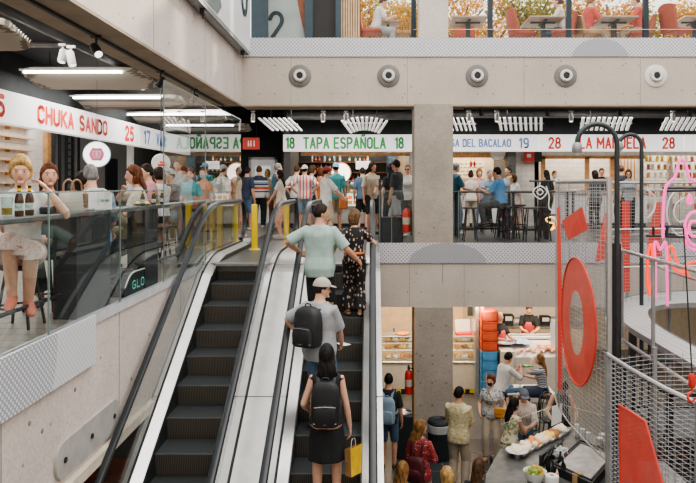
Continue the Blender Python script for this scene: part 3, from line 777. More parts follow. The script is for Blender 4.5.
m = MB(); m.tube([(0, 0, .2), (0, 0, .55)], .008, 6); m.build('hanger', M_BLACK, t)
# red and black price tag at the tile pier
p = W(531, 156, 20.2)
t = thing('hanging_notice', 'red and black notice hanging beside the wooden window frame', 'sign', p)
m = MB(); m.box(-.20, .10, 0, .03, -.18, .18); m.build('red_panel', M_RED, t)
m = MB(); m.box(.10, .32, 0, .03, -.18, .2); m.build('black_panel', M_BLACK, t)
m = MB(); m.box(-.12, .0, -.006, 0, -.04, .06); m.build('mark', M_WHITE, t)
# --- stall 3: white tiles, wooden windows, jars and hams
struct(MB().box(px2x(540, 22.2), px2x(800, 22.2), 22.3, 22.4, 0, 3.4), 'wall_stall_c', M_TILEW)
m = MB()
for a in (541, 585, 610): m.box(px2x(a, 20.5), px2x(a+4, 20.5), 20.45, 20.55, 0, 2.08)
m.box(px2x(541, 20.5), px2x(645, 20.5), 20.45, 20.55, 2.02, 2.12)
struct(m, 'trim_12', M_WOOD)
struct(MB().box(px2x(541, 20.5), px2x(760, 20.5), 20.46, 20.56, 2.12, 2.45), 'trim_13', M_TILEW)
t = display_counter('display_counter', 'white tiled counter with glass guard under the red lettered sign', px2x(541, 20), px2x(648, 20), 20.0, 20.45, .95, M_WHITE, None)
for i in range(8): food_tray((px2x(546+i*13, 20.2), 20.22, 1.0), .28, .3, FOOD[[2, 0, 4, 2, 0, 1, 4, 2][i]], 'tray of red and pale food in the counter under the red lettered sign', 'trays in the tiled counter display')
for i in range(8):
    x = px2x(617.5+i*3.4, 21.8)
    t = thing('cured_sausage', 'long cured sausage hanging in a row behind the tiled counter', 'sausage', (x, 21.8, 2.05), 0, 'sausages hanging behind the tiled counter')
    m = MB(); m.tube([(0, 0, 0), (0, 0, -.2), (0, 0, -.75)], [.02, .032, .026], 8, round_ends=True); m.build('sausage', FOOD[5], t, True)
    m = MB(); m.tube([(0, 0, .0), (0, 0, .12)], .005, 5); m.build('string', M_WOODD, t)
m = MB(); m.tube([(px2x(614, 21.8), 21.8, 2.18), (px2x(644, 21.8), 21.8, 2.18)], .02, 8)
tag(build_at(m, 'hanging_rail', M_WOOD, (px2x(629, 21.8), 21.8, 2.18)), 'wooden rail holding the row of cured sausages', 'rail')
t = thing('jar_shelf', 'tall rack of shelves stocked with jars and tins under the right number 28', 'shelf', (px2x(672, 20.6), 20.6, 0))
m = MB()
for x in (-.95, .0, .95): m.box(x-.02, x+.02, 0, .3, 0, 2.1)
m.build('upright', M_STEELW, t)
zs = (.5, .9, 1.2, 1.45, 1.7, 1.95)
for z in zs: m = MB(); m.box(-.95, .95, 0, .3, z-.015, z); m.build('shelf_board', M_STEELW, t)
JM = [mat('jar_red', (.55, .10, .06), .3), mat('jar_orange', (.70, .30, .10), .3), mat('jar_white', (.75, .70, .62), .3), mat('jar_yellow', (.75, .55, .08), .3)]
jp = {}
random.seed(3)
for zi, z in enumerate(zs):
    x = -.86
    while x < .9:
        k = 3 if (zi == 5 and x < .1) else random.randrange(3)
        loc = (px2x(672, 20.6)+x, 20.72, z)
        if k not in jp:
            m = MB(); m.lathe([(.045, 0), (.048, .01), (.048, .13), (.04, .15)], seg=12); o = m.build('jar', JM[k], None, True)
            m = MB(); m.lathe([(.043, .148), (.043, .17)], seg=12); m.build('lid', M_STEEL, o); jp[k] = o
        else: o = copy_tree(jp[k])
        o.location = loc; tag(o, ['red jar on the rack of shelves at the right stall', 'orange jar on the rack of shelves at the right stall', 'white jar on the rack of shelves at the right stall', 'yellow tin on the top shelf of the rack at the right stall'][k], 'jar', ['red jars on the rack', 'orange jars on the rack', 'white jars on the rack', 'yellow tins on the rack'][k])
        x += random.uniform(.115, .22)
# --- left row of stalls
struct(MB().box(-7.6, -7.5, 8, 15.55, 0, 3.45), 'wall_stall_left_tiles', M_TILEY)
for i, z in enumerate((1.25, 1.48, 1.72, 1.95, 2.2, 2.42)):
    t = thing('wall_shelf', ['lowest', 'second lowest', 'third from the bottom', 'third from the top', 'second highest', 'topmost'][i]+' thin wooden wall shelf on the white tiles of the left stall', 'shelf', (-7.5, 12.4, z))
    m = MB(); m.box(0, .16, -2.8, 2.4, 0, .03); m.build('board', M_WOODL, t)
    for y in (-1.6, 0, 1.5): m = MB(); m.box(0, .10, y-.01, y+.01, -.06, 0); m.build('bracket', M_WOOD, t)
struct(MB().box(-7.55, -7.40, 15.5, 15.68, 0, 2.9), 'trim_15', M_WOOD)
struct(MB().box(-7.62, -7.5, 15.68, 17.2, 0, 3.45), 'wall_stall_left_dark', mat('stall_slate', (.24, .24, .245), .6))
M_CORR = bands('corrugated_grey', [(0, (.42, .405, .39)), (.09, (.24, .235, .23))], 'Y', .12, .6)
struct(MB().box(-7.7, -7.62, 15.6, 24, 0, 3.45), 'wall_stall_left_corrugated', M_CORR)
t = thing('bottle_rack', 'tall black grid rack against the dark wall behind the brown haired woman', 'rack', (-7.35, 16.3, 0))
m = MB()
for y in (-.6, -.3, .05, .4, .75): m.box(-.03, .03, y-.02, y+.02, 0, 2.6)
m.build('upright', M_BLACK, t)
m = MB()
for k in range(14):
    m.box(-.03, .03, .05, .4, .3+k*.16, .33+k*.16)
m.build('rung', M_BLACK, t)
struct(MB().box(-6.4, -6.28, 17.75, 17.95, 0, 2.3), 'column_white_post', M_WHITE)
struct(MB().box(-7.62, -7.55, 19.4, 20.2, 0, 2.0), 'door_2', M_BLACK)
# round illuminated emblem sign
p = W(97, 154.5, 11.0)
t = thing('round_sign', 'round white lit sign with a pink emblem over the left bar', 'sign', p, math.radians(18))
R = Matrix.Rotation(math.pi/2, 3, 'X')
m = MB(); m.lathe([(.205, -.06), (.215, -.04), (.215, .04), (.205, .05)], seg=36, M=R); m.build('rim', mat('rim_blue', (.35, .5, .62), .3), t, True)
m = MB(); m.lathe([(.20, .05), (.195, .056)], seg=36, M=R); m.build('face', emis('sign_face', (1, 1, 1), .85), t, True)
m = MB(); pts = []
for k in range(40):
    a = 2*math.pi*k/40; c, s = math.cos(a), math.sin(a); r = .105*(1+.06*math.cos(6*a))
    pts.append(V(math.copysign(abs(c)**.7, c)*r, -.062, math.copysign(abs(s)**.7, s)*r))
m.prism(pts, (0, .006, 0)); m.build('emblem', mat('emblem_pink', (.62, .16, .28), .5, emit=(.8, .2, .35), es=.15), t)
m = MB()
for (x0, x1, z0, z1) in ((-.05, .05, .045, .055), (-.06, -.05, -.02, .055), (.05, .06, -.02, .055), (-.03, .03, .015, .025), (-.03, .03, -.012, -.002), (-.005, .005, -.055, .045), (-.045, .045, -.06, -.05), (-.05, -.02, -.04, -.03), (.02, .05, -.04, -.03)):
    m.box(x0, x1, -.067, -.060, z0, z1)
m.build('emblem_strokes', M_WHITEG, t)
m = MB(); m.tube([(0, 0, .21), (0, 0, 1.6)], .0025, 6); m.build('hanger', M_BLACK, t)
p = W(161, 163, 13.2)
t = thing('round_sign', 'dim round sign with red mark seen through the tall glass', 'sign', p, math.radians(25))
m = MB(); m.lathe([(.17, -.03), (.18, 0), (.17, .03)], seg=30, M=R); m.build('face', mat('sign_dull', (.55, .52, .50), .5, emit=(1, .95, .9), es=.1), t, True)
m = MB(); m.box(-.07, .07, -.04, -.03, -.06, -.02); m.box(-.03, .06, -.04, -.03, .0, .03); m.build('mark', M_RED, t)
m = MB(); m.tube([(0, 0, .17), (0, 0, 1.6)], .01, 6); m.build('hanger', M_BLACK, t)
# ------------------------------------------------------------------ ceiling fittings
M_DIFF = bands('baffle_groove_shade', [(0, (.60, .55, .48)), (.045, (.26, .235, .20))], 'Y', .085, .7)  # dark stripes stand in for the shade in the corrugation
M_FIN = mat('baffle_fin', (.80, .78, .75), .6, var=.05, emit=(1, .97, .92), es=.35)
M_TUBE = emis('tube_light', (1, .99, .95), 5.0)
def baffle(lab, cx, y, z, L=1.9, Wd=.75, group=None, along='X', glow=True, hl=.45, tub=True, tilt=13):
    t = thing('ceiling_baffle', lab, 'ceiling light', (cx, y, z), 0 if along == 'X' else math.pi/2, group)
    m = MB(); n = 10; prof = []
    for i in range(n*4+1):
        u = i/(n*4); yy = (u-.5)*Wd; prof.append((yy, .032*math.cos(u*n*2*math.pi)))
    xs = [-.5, -.47, -.42, -.35, 0, .35, .42, .47, .5]; wk = [.62, .80, .93, 1, 1, 1, .93, .80, .62]
    k0 = len(m.v)
    for x, wq in zip(xs, wk):
        for yy, zz in prof: m.v.append(V(x*L, yy*wq, zz+.03*(1-wq)))
    q = len(prof)
    for i in range(len(xs)-1):
        for j in range(q-1): m.face((k0+i*q+j, k0+i*q+j+1, k0+(i+1)*q+j+1, k0+(i+1)*q+j))
    TM = Matrix.Rotation(math.radians(-tilt), 3, 'X'); m.v[k0:] = [TM @ p for p in m.v[k0:]]
    m.build('corrugated_sheet', M_DIFF, t)
    if tub:
        m = MB(); m.tube([(-L*.42, -Wd*.56, .035), (L*.34, -Wd*.56, .035)], .03, 8, flat=.7); tb = m.build('tube', M_TUBE, t, True)
        m = MB(); m.box(-L*.45, L*.37, -Wd*.60, -Wd*.52, .06, .085); m.build('tube_holder', M_WHITE, tb)
    for x in (-.33, .33): m = MB(); m.tube([(x*L, 0, .02), (x*L, 0, hl)], .008, 6); m.build('suspension', M_BLACK, t)
    return t
def fins(lab, cx, y, z, n, w, curve=0.0, tub=False):
    t = thing('ceiling_baffle', lab, 'ceiling light', (cx, y, z))
    for k in range(n):
        u = (k+.5)/n-.5; x = u*w; zz = -curve*(2*u)**2
        m = MB(); m.box(x-.036*w, x+.020*w, -.45, .45, -.015, .015, Matrix.Translation((0, 0, zz)) @ Matrix.Rotation(math.radians(-15), 4, 'X') @ Matrix.Translation((0,0,0))); m.v = [V(p.x+(p.y)*.25*(1 if curve == 0 else -2*u), p.y, p.z) for p in m.v]
        m.build('fin', M_FIN, t)
    for s in (-.3, .3): m = MB(); m.tube([(s*w, 0, .02), (s*w, 0, .5)], .008, 6); m.build('suspension', M_BLACK, t)
    m = MB(); m.box(-w*.5, w*.5, -.02, .02, .0, .03); m.build('spine_bar', M_GREYM, t)
baffle('corrugated ceiling baffle cut off by the top left corner', -4.92, 7.9, 2.96, 1.7, .85, tub=False)
baffle('long corrugated baffle with bright tube above the CHUKA lettering', -4.55, 11.0, 2.93, 2.0, .85)
baffle('corrugated baffle with bright tube right of the paired spotlights', -5.0, 14.0, 2.93, 2.3, .75)
baffle('farther corrugated baffle with bright tube beside the tall glass', -5.0, 17.2, 2.93, 2.6, .75)
baffle('farthest corrugated baffle with tube seen through the tall glass', -4.9, 20.2, 2.93, 2.6, .75)
fins('serrated white baffle hanging left above the green lettered sign', px2x(281, 17.0), 17.0, 2.74, 7, .85)
fins('fan-like serrated white baffle hanging above the word ESPAÑOLA', px2x(365, 17.0), 17.0, 2.76, 10, 1.0, .10)
fins('serrated white baffle hanging above the lettering BACALAO', px2x(460, 17.0), 17.0, 2.74, 7, .8)
fins('serrated white baffle hanging above the blue number 19', px2x(521, 17.0), 17.0, 2.75, 9, 1.15)
fins('serrated white baffle hanging above the word MANUELA', px2x(606, 17.0), 17.0, 2.75, 10, 1.3)
fins('serrated white baffle hanging at the right above the second red 28', px2x(688, 17.0), 17.0, 2.75, 10, 1.3)
def spot(lab, p, aim, mt, r=.05, L=.17, group=None):
    t = thing('spotlight', lab, 'spotlight', p, 0, group)
    a = V(*aim).normalized(); 
    m = MB(); m.tube([V(0, 0, 0), V(0, 0, -.10)], .012, 6); m.build('stem', mt, t, True)
    c = V(0, 0, -.13)
    m = MB(); m.tube([c-a*L*.5, c-a*L*.42, c+a*L*.45, c+a*L*.5], [r*.7, r, r, r*.95], 14); m.build('housing', mt, t, True)
    m = MB(); m.tube([c+a*L*.5, c+a*(L*.5+.004)], r*.8, 14); m.build('lens', emis('lens_lit', (1, .97, .9), 1.2), t)
    m = MB(); m.box(-.05, .05, -.02, .02, 0, .03); m.build('track_adapter', mt, t)
m = MB(); m.box(-.018, .018, -9, 6.5, -.03, .0); tag(build_at(m, 'lighting_track', M_BLACK, (0, 0, 0)), 'black lighting track along the underside of the left concrete beam', 'lighting track').location = (-2.92, 6.9, 2.80)
spot('black track spotlight under the left beam above the word SANDO', (-2.92, 7.2, 2.77), (.5, -.5, -.6), M_BLACK, .05, .16)
spot('small black track spotlight under the left beam near the tall glass', (-2.92, 9.4, 2.77), (-.5, .3, -.6), M_BLACK, .045, .15)
spot('third black track spotlight under the left beam behind the tall glass', (-2.92, 11.2, 2.77), (-.5, .3, -.6), M_BLACK, .045, .15)
spot('grey ceiling spotlight left of its twin near the black track light', V(*W(63, 46, 9)), (-.1, -.3, -1), M_GREYM, .055, .18)
spot('white ceiling spotlight right of its grey twin', V(*W(71, 48, 8.6)), (.3, -.2, -1), M_WHITE, .05, .2)
spot('grey ceiling spotlight of the pair before the tall glass', V(*W(137, 77, 13)), (-.1, -.3, -1), M_GREYM, .055, .18)
spot('white ceiling spotlight of the pair before the tall glass', V(*W(142, 77, 12.6)), (.3, -.2, -1), M_WHITE, .05, .2)
for i, (px, lab) in enumerate(((253, 'white downlight in the dark ceiling above the red toilet sign'), (323, 'white downlight in the dark ceiling above the word TAPA'), (346, 'grey downlight in the dark ceiling above the letters PA'), (429+40, 'white downlight in the dark ceiling above the word DEL'), (497, 'white downlight in the dark ceiling above BACALAO'), (571, 'white downlight in the dark ceiling left of the word LA'), (673, 'white downlight in the dark ceiling above the right 28'))):
    spot(lab, V(*W(px, 112, 16.2)), (0, -.2, -1), M_WHITE, .05, .2)
for i, (px, lab) in enumerate(((481, 'black track spotlight under the far beam right of the column'), (547, 'black track spotlight under the far beam left of the lamp hooks'), (620, 'black track spotlight under the far beam above the lamp hooks'), (690, 'black track spotlight under the far beam at the right end'))):
    spot(lab, V(*W(px, 106, 14.0)), (.2, .4, -.7), M_BLACK, .045, .15)
m = MB(); m.box(-3.1, 3.1, -.018, .018, -.03, 0); tag(build_at(m, 'lighting_track', M_BLACK, (0, 0, 0)), 'black lighting track under the far beam right of the column', 'lighting track').location = (5.0, 14.0, 2.80)
# ducts and pipes in the dark ceilings
def pipe(lab, pts, r, mt, cat='pipe', name='ceiling_pipe'):
    m = MB(); m.tube(pts, r, 10); o = build_at(m, name, mt, pts[0], True); tag(o, lab, cat)
    return o
M_DUCT = mat('duct_grey', (.20, .205, .21), .5, .3)
pipe('grey duct crossing the dark ceiling above the tapas sign', [(-2.3, 18.5, 3.12), (1.1, 18.5, 3.12)], .12, M_DUCT, 'duct', 'ceiling_duct')
pipe('grey duct crossing the dark ceiling right of the column', [(1.7, 18.5, 3.15), (12, 18.5, 3.15)], .10, M_DUCT, 'duct', 'ceiling_duct')
pipe('thin pipe running along the dark ceiling right of the column', [(1.7, 16.2, 3.2), (12, 16.2, 3.2)], .035, M_GREYM)
pipe('thin pipe crossing the left ceiling behind the first baffle', [(-9, 9.6, 3.2), (-3.2, 9.6, 3.2)], .04, M_GREYM)
pipe('thin pipe crossing the left ceiling behind the second baffle', [(-9, 12.6, 3.2), (-3.2, 12.6, 3.2)], .04, M_GREYM)
pipe('dark duct along the left ceiling beside the soffit', [(-4.0, 3, 3.2), (-4.0, 20, 3.2)], .13, mat('duct_dark', (.05, .055, .06), .5, .3), 'duct', 'ceiling_duct')
# metal tray and fascia board above the left beam
t = thing('cable_tray', 'dark metal tray running along the top of the left beam', 'cable tray', (XL+.02, 9.8, 3.806))
m = MB(); m.box(-.10, .14, -3.8, 3.75, .0, .02); m.box(.13, .15, -3.8, 3.75, 0, .06); m.build('channel', M_GREYM, t)
for y in (-2.5, .2, 3.3): m = MB(); m.box(.06, .13, y-.05, y+.05, -.08, 0); m.tube([(.1, y, -.08), (.1, y, -.14)], .012, 6); m.build('clamp', M_BLACK, t)
t = thing('lettered_fascia', 'white lettered board above the left concrete beam', 'sign', (XL+.17, 9.8, 3.88))
m = MB(); m.box(-.06, 0, -3.8, 3.8, 0, 2.3); m.build('board', mat('fascia_white', (.70, .72, .74), .4, var=.03), t)
m = MB(); pts = [V(.006, a, b) for a, b in ((-3.8, .03), (.9, .03), (1.2, .22), (.9, .55), (.35, .95), (-.2, 1.25), (-1.2, 1.6), (-3.8, 1.7))]; m.prism(pts, (-.004, 0, 0)); m.build('dark_shape', perforated('fascia_mesh', (.10, .13, .14), (.10, .13, .14), (.3, .33, .33), .03, 'YZ'), t)
text('O', 'lettering', mat('ink_navy', (.03, .07, .09), .5), t, (.006, 3.15, 1.12), 1.0, rot=(math.pi/2, 0, math.pi/2), width=.62, w=.13)
# ------------------------------------------------------------------ people
def skin(name, col):
    m, nt, out = _new(name)
    b = N(nt, 'ShaderNodeBsdfPrincipled', Roughness=.55)
    b.inputs['Subsurface Weight'].default_value = .0
    tc = N(nt, 'ShaderNodeTexCoord'); nz = N(nt, 'ShaderNodeTexNoise', Scale=22., Detail=3.); nt.links.new(tc.outputs['Object'], nz.inputs['Vector'])
    rp = N(nt, 'ShaderNodeValToRGB'); rp.color_ramp.elements[0].position = .3; rp.color_ramp.elements[1].position = .7
    rp.color_ramp.elements[0].color = c4([col[0]*.95, col[1]*.86, col[2]*.84]); rp.color_ramp.elements[1].color = c4([col[0]*1.03, col[1]*1.04, col[2]*1.04])
    nt.links.new(nz.outputs['Fac'], rp.inputs[0]); nt.links.new(rp.outputs[0], b.inputs['Base Color']); nt.links.new(b.outputs[0], out.inputs['Surface'])
    MATS[name] = m; return m
SKIN = {'a': skin('skin_fair', (.66, .41, .30)), 'b': skin('skin_warm', (.56, .31, .205)), 'c': skin('skin_tan', (.42, .22, .14))}
def hairmat(name, col, var=.4):
    m, nt, out = _new(name)
    b = N(nt, 'ShaderNodeBsdfPrincipled', Roughness=.55); b.inputs['Specular IOR Level'].default_value = .22
    tc = N(nt, 'ShaderNodeTexCoord'); mp = N(nt, 'ShaderNodeMapping'); mp.inputs['Scale'].default_value = (60, 60, 7)
    nz = N(nt, 'ShaderNodeTexNoise', Scale=1.0, Detail=5.0); n2 = N(nt, 'ShaderNodeTexNoise', Scale=14.0, Detail=2.0)
    nt.links.new(tc.outputs['Object'], mp.inputs[0]); nt.links.new(mp.outputs[0], nz.inputs['Vector']); nt.links.new(tc.outputs['Object'], n2.inputs['Vector'])
    ad = N(nt, 'ShaderNodeMath', operation='ADD'); nt.links.new(nz.outputs['Fac'], ad.inputs[0]); nt.links.new(n2.outputs['Fac'], ad.inputs[1])
    rp = N(nt, 'ShaderNodeValToRGB'); rp.color_ramp.elements[0].position = .38; rp.color_ramp.elements[1].position = .62
    mu = N(nt, 'ShaderNodeMath', operation='MULTIPLY'); nt.links.new(ad.outputs[0], mu.inputs[0]); mu.inputs[1].default_value = .5
    rp.color_ramp.elements[0].color = c4([x*(1-var) for x in col]); rp.color_ramp.elements[1].color = c4([min(1, x*(1+var)) for x in col])
    nt.links.new(mu.outputs[0], rp.inputs[0]); nt.links.new(rp.outputs[0], b.inputs['Base Color'])
    bp = N(nt, 'ShaderNodeBump', Strength=.6, Distance=.01); nt.links.new(nz.outputs['Fac'], bp.inputs['Height']); nt.links.new(bp.outputs[0], b.inputs['Normal'])
    nt.links.new(b.outputs[0], out.inputs[0]); MATS[name] = m; return m
HAIRC = {k: hairmat('hair_'+k, c, v) for k, c, v in (('black', (.010, .009, .009), .4), ('dark', (.026, .016, .011), .45), ('brown', (.075, .038, .020), .45), ('auburn', (.13, .045, .02), .5),
         ('blonde', (.40, .25, .095), .45), ('honey', (.22, .115, .042), .55), ('chestnut', (.13, .072, .036), .55), ('grey', (.24, .235, .23), .4))}
M_EYEW = mat('eye_white', (.62, .58, .55), .3, var=.02); M_IRIS = mat('eye_iris', (.035, .025, .02), .2, var=.1)
M_LIP = mat('lips', (.42, .13, .11), .45, var=.1)
BAKE = []
def ik(a, tgt, l1, l2, hint):
    d = tgt-a; L = d.length
    if L > (l1+l2)*.995: tgt = a+d*((l1+l2)*.995/L); d = tgt-a; L = d.length
    L = max(L, abs(l1-l2)+.02)
    u = d.normalized(); x = (l1*l1-l2*l2+L*L)/(2*L); h = math.sqrt(max(0, l1*l1-x*x))
    p = hint-u*hint.dot(u)
    p = p.normalized() if p.length > 1e-5 else frame_of(u)[0]
    return a+u*x+p*h, tgt
def limb(mb, pts, rads, seg=12):
    P = []; R = []
    for i in range(len(pts)-1):
        for k in range(4):
            t = k/4; P.append(pts[i].lerp(pts[i+1], t)); R.append(lerp(rads[i], rads[i+1], t))
    P.append(pts[-1]); R.append(rads[-1])
    mb.tube(P, R, seg, round_ends=True)
def remeshed(mb, name, mats, parent, vox, smooth=3):
    o = mb.build(name, mats, parent, True)
    r = o.modifiers.new('r', 'REMESH'); r.mode = 'VOXEL'; r.voxel_size = vox; r.use_smooth_shade = True
    if smooth:
        s = o.modifiers.new('s', 'SMOOTH'); s.factor = .5; s.iterations = smooth
    BAKE.append(o); return o
def bake_all():
    bpy.context.view_layer.update()
    dg = bpy.context.evaluated_depsgraph_get()
    for o in BAKE:
        me = bpy.data.meshes.new_from_object(o.evaluated_get(dg)); me.name = o.data.name
        old = o.data
        if not me.materials:
            for mt in old.materials: me.materials.append(mt)
        o.modifiers.clear(); o.data = me; bpy.data.meshes.remove(old)
        me.polygons.foreach_set('use_smooth', [True]*len(me.polygons))
    BAKE.clear()
MALE = [(-.115, .085, .075, .0), (-.07, .135, .10, -.01), (.0, .165, .118, -.012), (.07, .160, .112, -.006), (.15, .148, .102, .0), (.24, .148, .104, .006), (.33, .165, .116, .012),
        (.42, .172, .116, .006), (.465, .166, .098, -.004), (.505, .142, .082, -.012), (.535, .105, .070, -.012), (.56, .074, .064, -.008), (.585, .058, .058, .0), (.63, .055, .056, .012), (.68, .052, .054, .02)]
FEM = [(-.115, .085, .075, .0), (-.07, .145, .105, -.012), (.0, .172, .122, -.016), (.07, .158, .110, -.008), (.16, .126, .090, .0), (.24, .126, .092, .006), (.33, .145, .118, .022),
       (.41, .146, .106, .012), (.46, .138, .085, -.002), (.50, .116, .072, -.010), (.535, .084, .060, -.010), (.56, .060, .054, -.006), (.585, .046, .048, .0), (.63, .044, .047, .012), (.68, .043, .046, .02)]
class Pose: pass
def person(label, loc, yaw, H=1.72, sex='m', sk='a', hair=('short', 'dark'), top=None, bottom=None, shoes=None, dress=None,
           lh=None, rh=None, lelb=None, relb=None, seat=None, feet=None, lean=0.0, head=(0, 0), face=False, vox=.0125, fat=1.0, cap=None,
           group=None, glasses=None, mask=None, side=0.0, grip=.5, watch=None, apron=None, age=None):
    """label; loc of the feet (or of the floor under the seat); yaw in degrees (0 looks along +Y, away from the camera)"""
    S = H/1.75
    t = thing('person', label, 'person', loc, math.radians(yaw), group)
    def X(p): return V(*p)*S
    T = FEM if sex == 'f' else MALE
    P = Pose(); P.root = t; P.S = S
    ph = .93*S if seat is None else seat+.085*S
    py = 0.0
    u = V(math.sin(math.radians(side)), math.sin(math.radians(lean)), math.cos(math.radians(lean))).normalized()
    fwd = V(1, 0, 0).cross(u)*-1; fwd = (V(0, 1, 0)-u*u.y).normalized(); rt = fwd.cross(u).normalized()
    pel = V(0, py, ph)
    def spine(tt, x=0.0, y=0.0): return pel+u*(tt*S)+rt*(x*S)+fwd*(y*S)
    P.spine = spine
    shx = .168 if sex == 'm' else .142
    if fat > 1: shx *= 1+(fat-1)*.3
    SH = {-1: spine(.478, -shx), 1: spine(.478, shx)}
    la, lf = .295*S, .255*S
    wr = {}; el = {}
    for sgn, tgt, hint in ((-1, lh, lelb), (1, rh, relb)):
        if tgt is None: tgt = (sgn*.25, .05, ph/S-.10) if seat is None else (sgn*.15, .33, ph/S+.10)
        if hint is None: hint = (sgn*.45, -.8, -.35)
        el[sgn], wr[sgn] = ik(SH[sgn], X(tgt), la, lf, V(*hint))
    HP = {s: pel+V(s*.088*S, 0, -.02*S) for s in (-1, 1)}
    lt, lc = .43*S, .42*S
    if feet is None:
        feet = ((-.105, .0), (.105, .03)) if seat is None else ((-.12, .36, max(.0, ph/S-.52)), (.12, .36, max(.0, ph/S-.52)))
    AN = {}; KN = {}
    for s, f in ((-1, feet[0]), (1, feet[1])):
        a = V(f[0]*S, f[1]*S, ((f[2] if len(f) > 2 else 0)+.075)*S)
        hint = V(s*.12, 1, .0) if seat is None else V(s*(.02 if dress else .25), .6, 1)
        KN[s], AN[s] = ik(HP[s], a, lt, lc, hint)
    P.wr, P.el, P.sh, P.kn, P.an, P.hp = wr, el, SH, KN, AN, HP
    def torso(mb, lo, hi, add=0.0, k=1.0, straight=False):
        R = []
        for (tt, rx, ry, yo) in T:
            if tt < lo-.001 or tt > hi+.001: continue
            if straight and tt < 0: rx, ry = T[2][1], T[2][2]
            fx = fat if .0 <= tt <= .48 else 1.0
            w = (rx*fx+add)*k*S; h = (ry*fx*(1.0 if fat == 1 else 1.05)+add)*k*S
            c = spine(tt, 0, yo); ring = []
            for i in range(18):
                a = 2*math.pi*i/18; ca, sa = math.cos(a), math.sin(a)
                ca = math.copysign(abs(ca)**.85, ca); sa = math.copysign(abs(sa)**.85, sa)
                ring.append(c+rt*(ca*w)+fwd*(sa*h))
            R.append(ring)
        mb.rings(R)
    # ---- head frame
    hy, hp = math.radians(head[0]), math.radians(head[1])
    HM = Matrix.Rotation(hy, 3, 'Z') @ Matrix.Rotation(hp, 3, 'X')
    hs = S*(.97 if H > 1.6 else 1.0)*1.04
    hc = spine(.675, 0, .02)+HM @ V(0, .012*S, .035*S)
    P.hc, P.HM, P.hs = hc, HM, hs
    def HW(p): return hc+HM @ (V(*p)*hs)
    P.HW = HW
    jaw = .80 if sex == 'f' else .86
    def headf(uu, p):
        z = uu.z
        if z < 0:
            p.x *= 1-(1-jaw)*min(1, (-z)**1.3*1.35)
            p.y = p.y*(1-.12*(-z)) + .012*(-z)
        if uu.y > .5 and -.1 < z < .3: p.y *= .985
        return p*hs
    b = MB()
    torso(b, -.2, .7)
    b.ell(hc, (.074, .096, .118), 20, 14, HM, headf)
    b.ell(HW((0, .093, -.022)), (.014*hs, .020*hs, .028*hs), 8, 6, HM)          # nose
    b.ell(HW((0, .078, -.088)), (.026*hs, .018*hs, .018*hs), 8, 6, HM)          # chin
    b.ell(HW((0, .078, .022)), (.052*hs, .018*hs, .012*hs), 10, 6, HM)           # brow
    for s in (-1, 1): b.ell(HW((s*.076, -.004, -.014)), (.010*hs, .020*hs, .032*hs), 8, 6, HM)
    for s in (-1, 1):
        k = .92 if sex == 'f' else 1.05
        limb(b, [spine(.445, s*.10), SH[s], SH[s].lerp(el[s], .5), el[s], el[s].lerp(wr[s], .35), wr[s]], [v*S*k for v in (.056, .057, .046, .040, .041, .027)])
        # hand
        fd = (wr[s]-el[s]).normalized()
        nrm = rt*(-s)
        nrm = nrm-fd*nrm.dot(fd)
        nrm = nrm.normalized() if nrm.length > .1 else frame_of(fd)[0]
        sd = fd.cross(nrm).normalized()
        if sd.dot(fwd) < 0 and abs(sd.dot(fwd)) > .25: sd = -sd
        elif abs(sd.dot(fwd)) <= .25 and sd.z < 0: sd = -sd
        hz = S*(.92 if sex == 'f' else 1.0)
        pts = [wr[s], wr[s]+fd*.035*hz, wr[s]+fd*.075*hz+nrm*.004, wr[s]+fd*.098*hz+nrm*.01]
        b.tube(pts, [.027*hz, .036*hz, .041*hz, .036*hz], 10, flat=.42, round_ends=True, ref=sd)
        fr = max(.0088*hz, vox*.72)
        for j, (off, ln) in enumerate(((.028, .074), (.010, .084), (-.009, .078), (-.027, .060))):
            q0 = pts[2]+sd*off*hz; g = grip*(1+.12*j)
            d1 = (fd*math.cos(g*.7)+nrm*math.sin(g*.7)+sd*off*2.2).normalized(); d2 = (fd*math.cos(g*1.7)+nrm*math.sin(g*1.7)).normalized()
            q1 = q0+d1*.025*hz; q2 = q1+d1*ln*.5*hz; q3 = q2+d2*ln*.48*hz
            b.tube([q0, q1, q2, q3], [fr*1.05, fr, fr*.95, fr*.85], 6, round_ends=True)
        q0 = pts[1]+sd*.022*hz; q1 = q0+(sd*.75+fd*.65+nrm*.25)*.034*hz; q2 = q1+(fd*.9+nrm*.4)*.034*hz
        b.tube([q0, q1, q2], [fr*1.25, fr*1.15, fr*.95], 6, round_ends=True)
        P.__dict__['hand%d' % s] = pts[2]+nrm*.03*hz
        k = 1.0
        limb(b, [HP[s]+V(0, 0, .02*S), HP[s].lerp(KN[s], .5), KN[s], KN[s].lerp(AN[s], .3), AN[s]], [v*S*k*(1+(fat-1)*.6) for v in (.088, .074, .055, .056, .037)])
        # foot
        fdn = V(s*.12, 1, 0).normalized()
        if seat is not None and len(feet[0]) > 2 and feet[0][2] > .15: fdn = V(s*.12, 1, -.25).normalized()
        a = AN[s]; h0 = a+V(0, 0, -.045*S)
        b.tube([h0-fdn*.045*S, h0, h0+fdn*.075*S-V(0, 0, .006*S), h0+fdn*.15*S-V(0, 0, .012*S)], [.03*S, .035*S, .038*S, .028*S], 10, flat=.72, round_ends=True, ref=V(1, 0, 0))
    remeshed(b, 'body', SKIN[sk], t, vox*S)
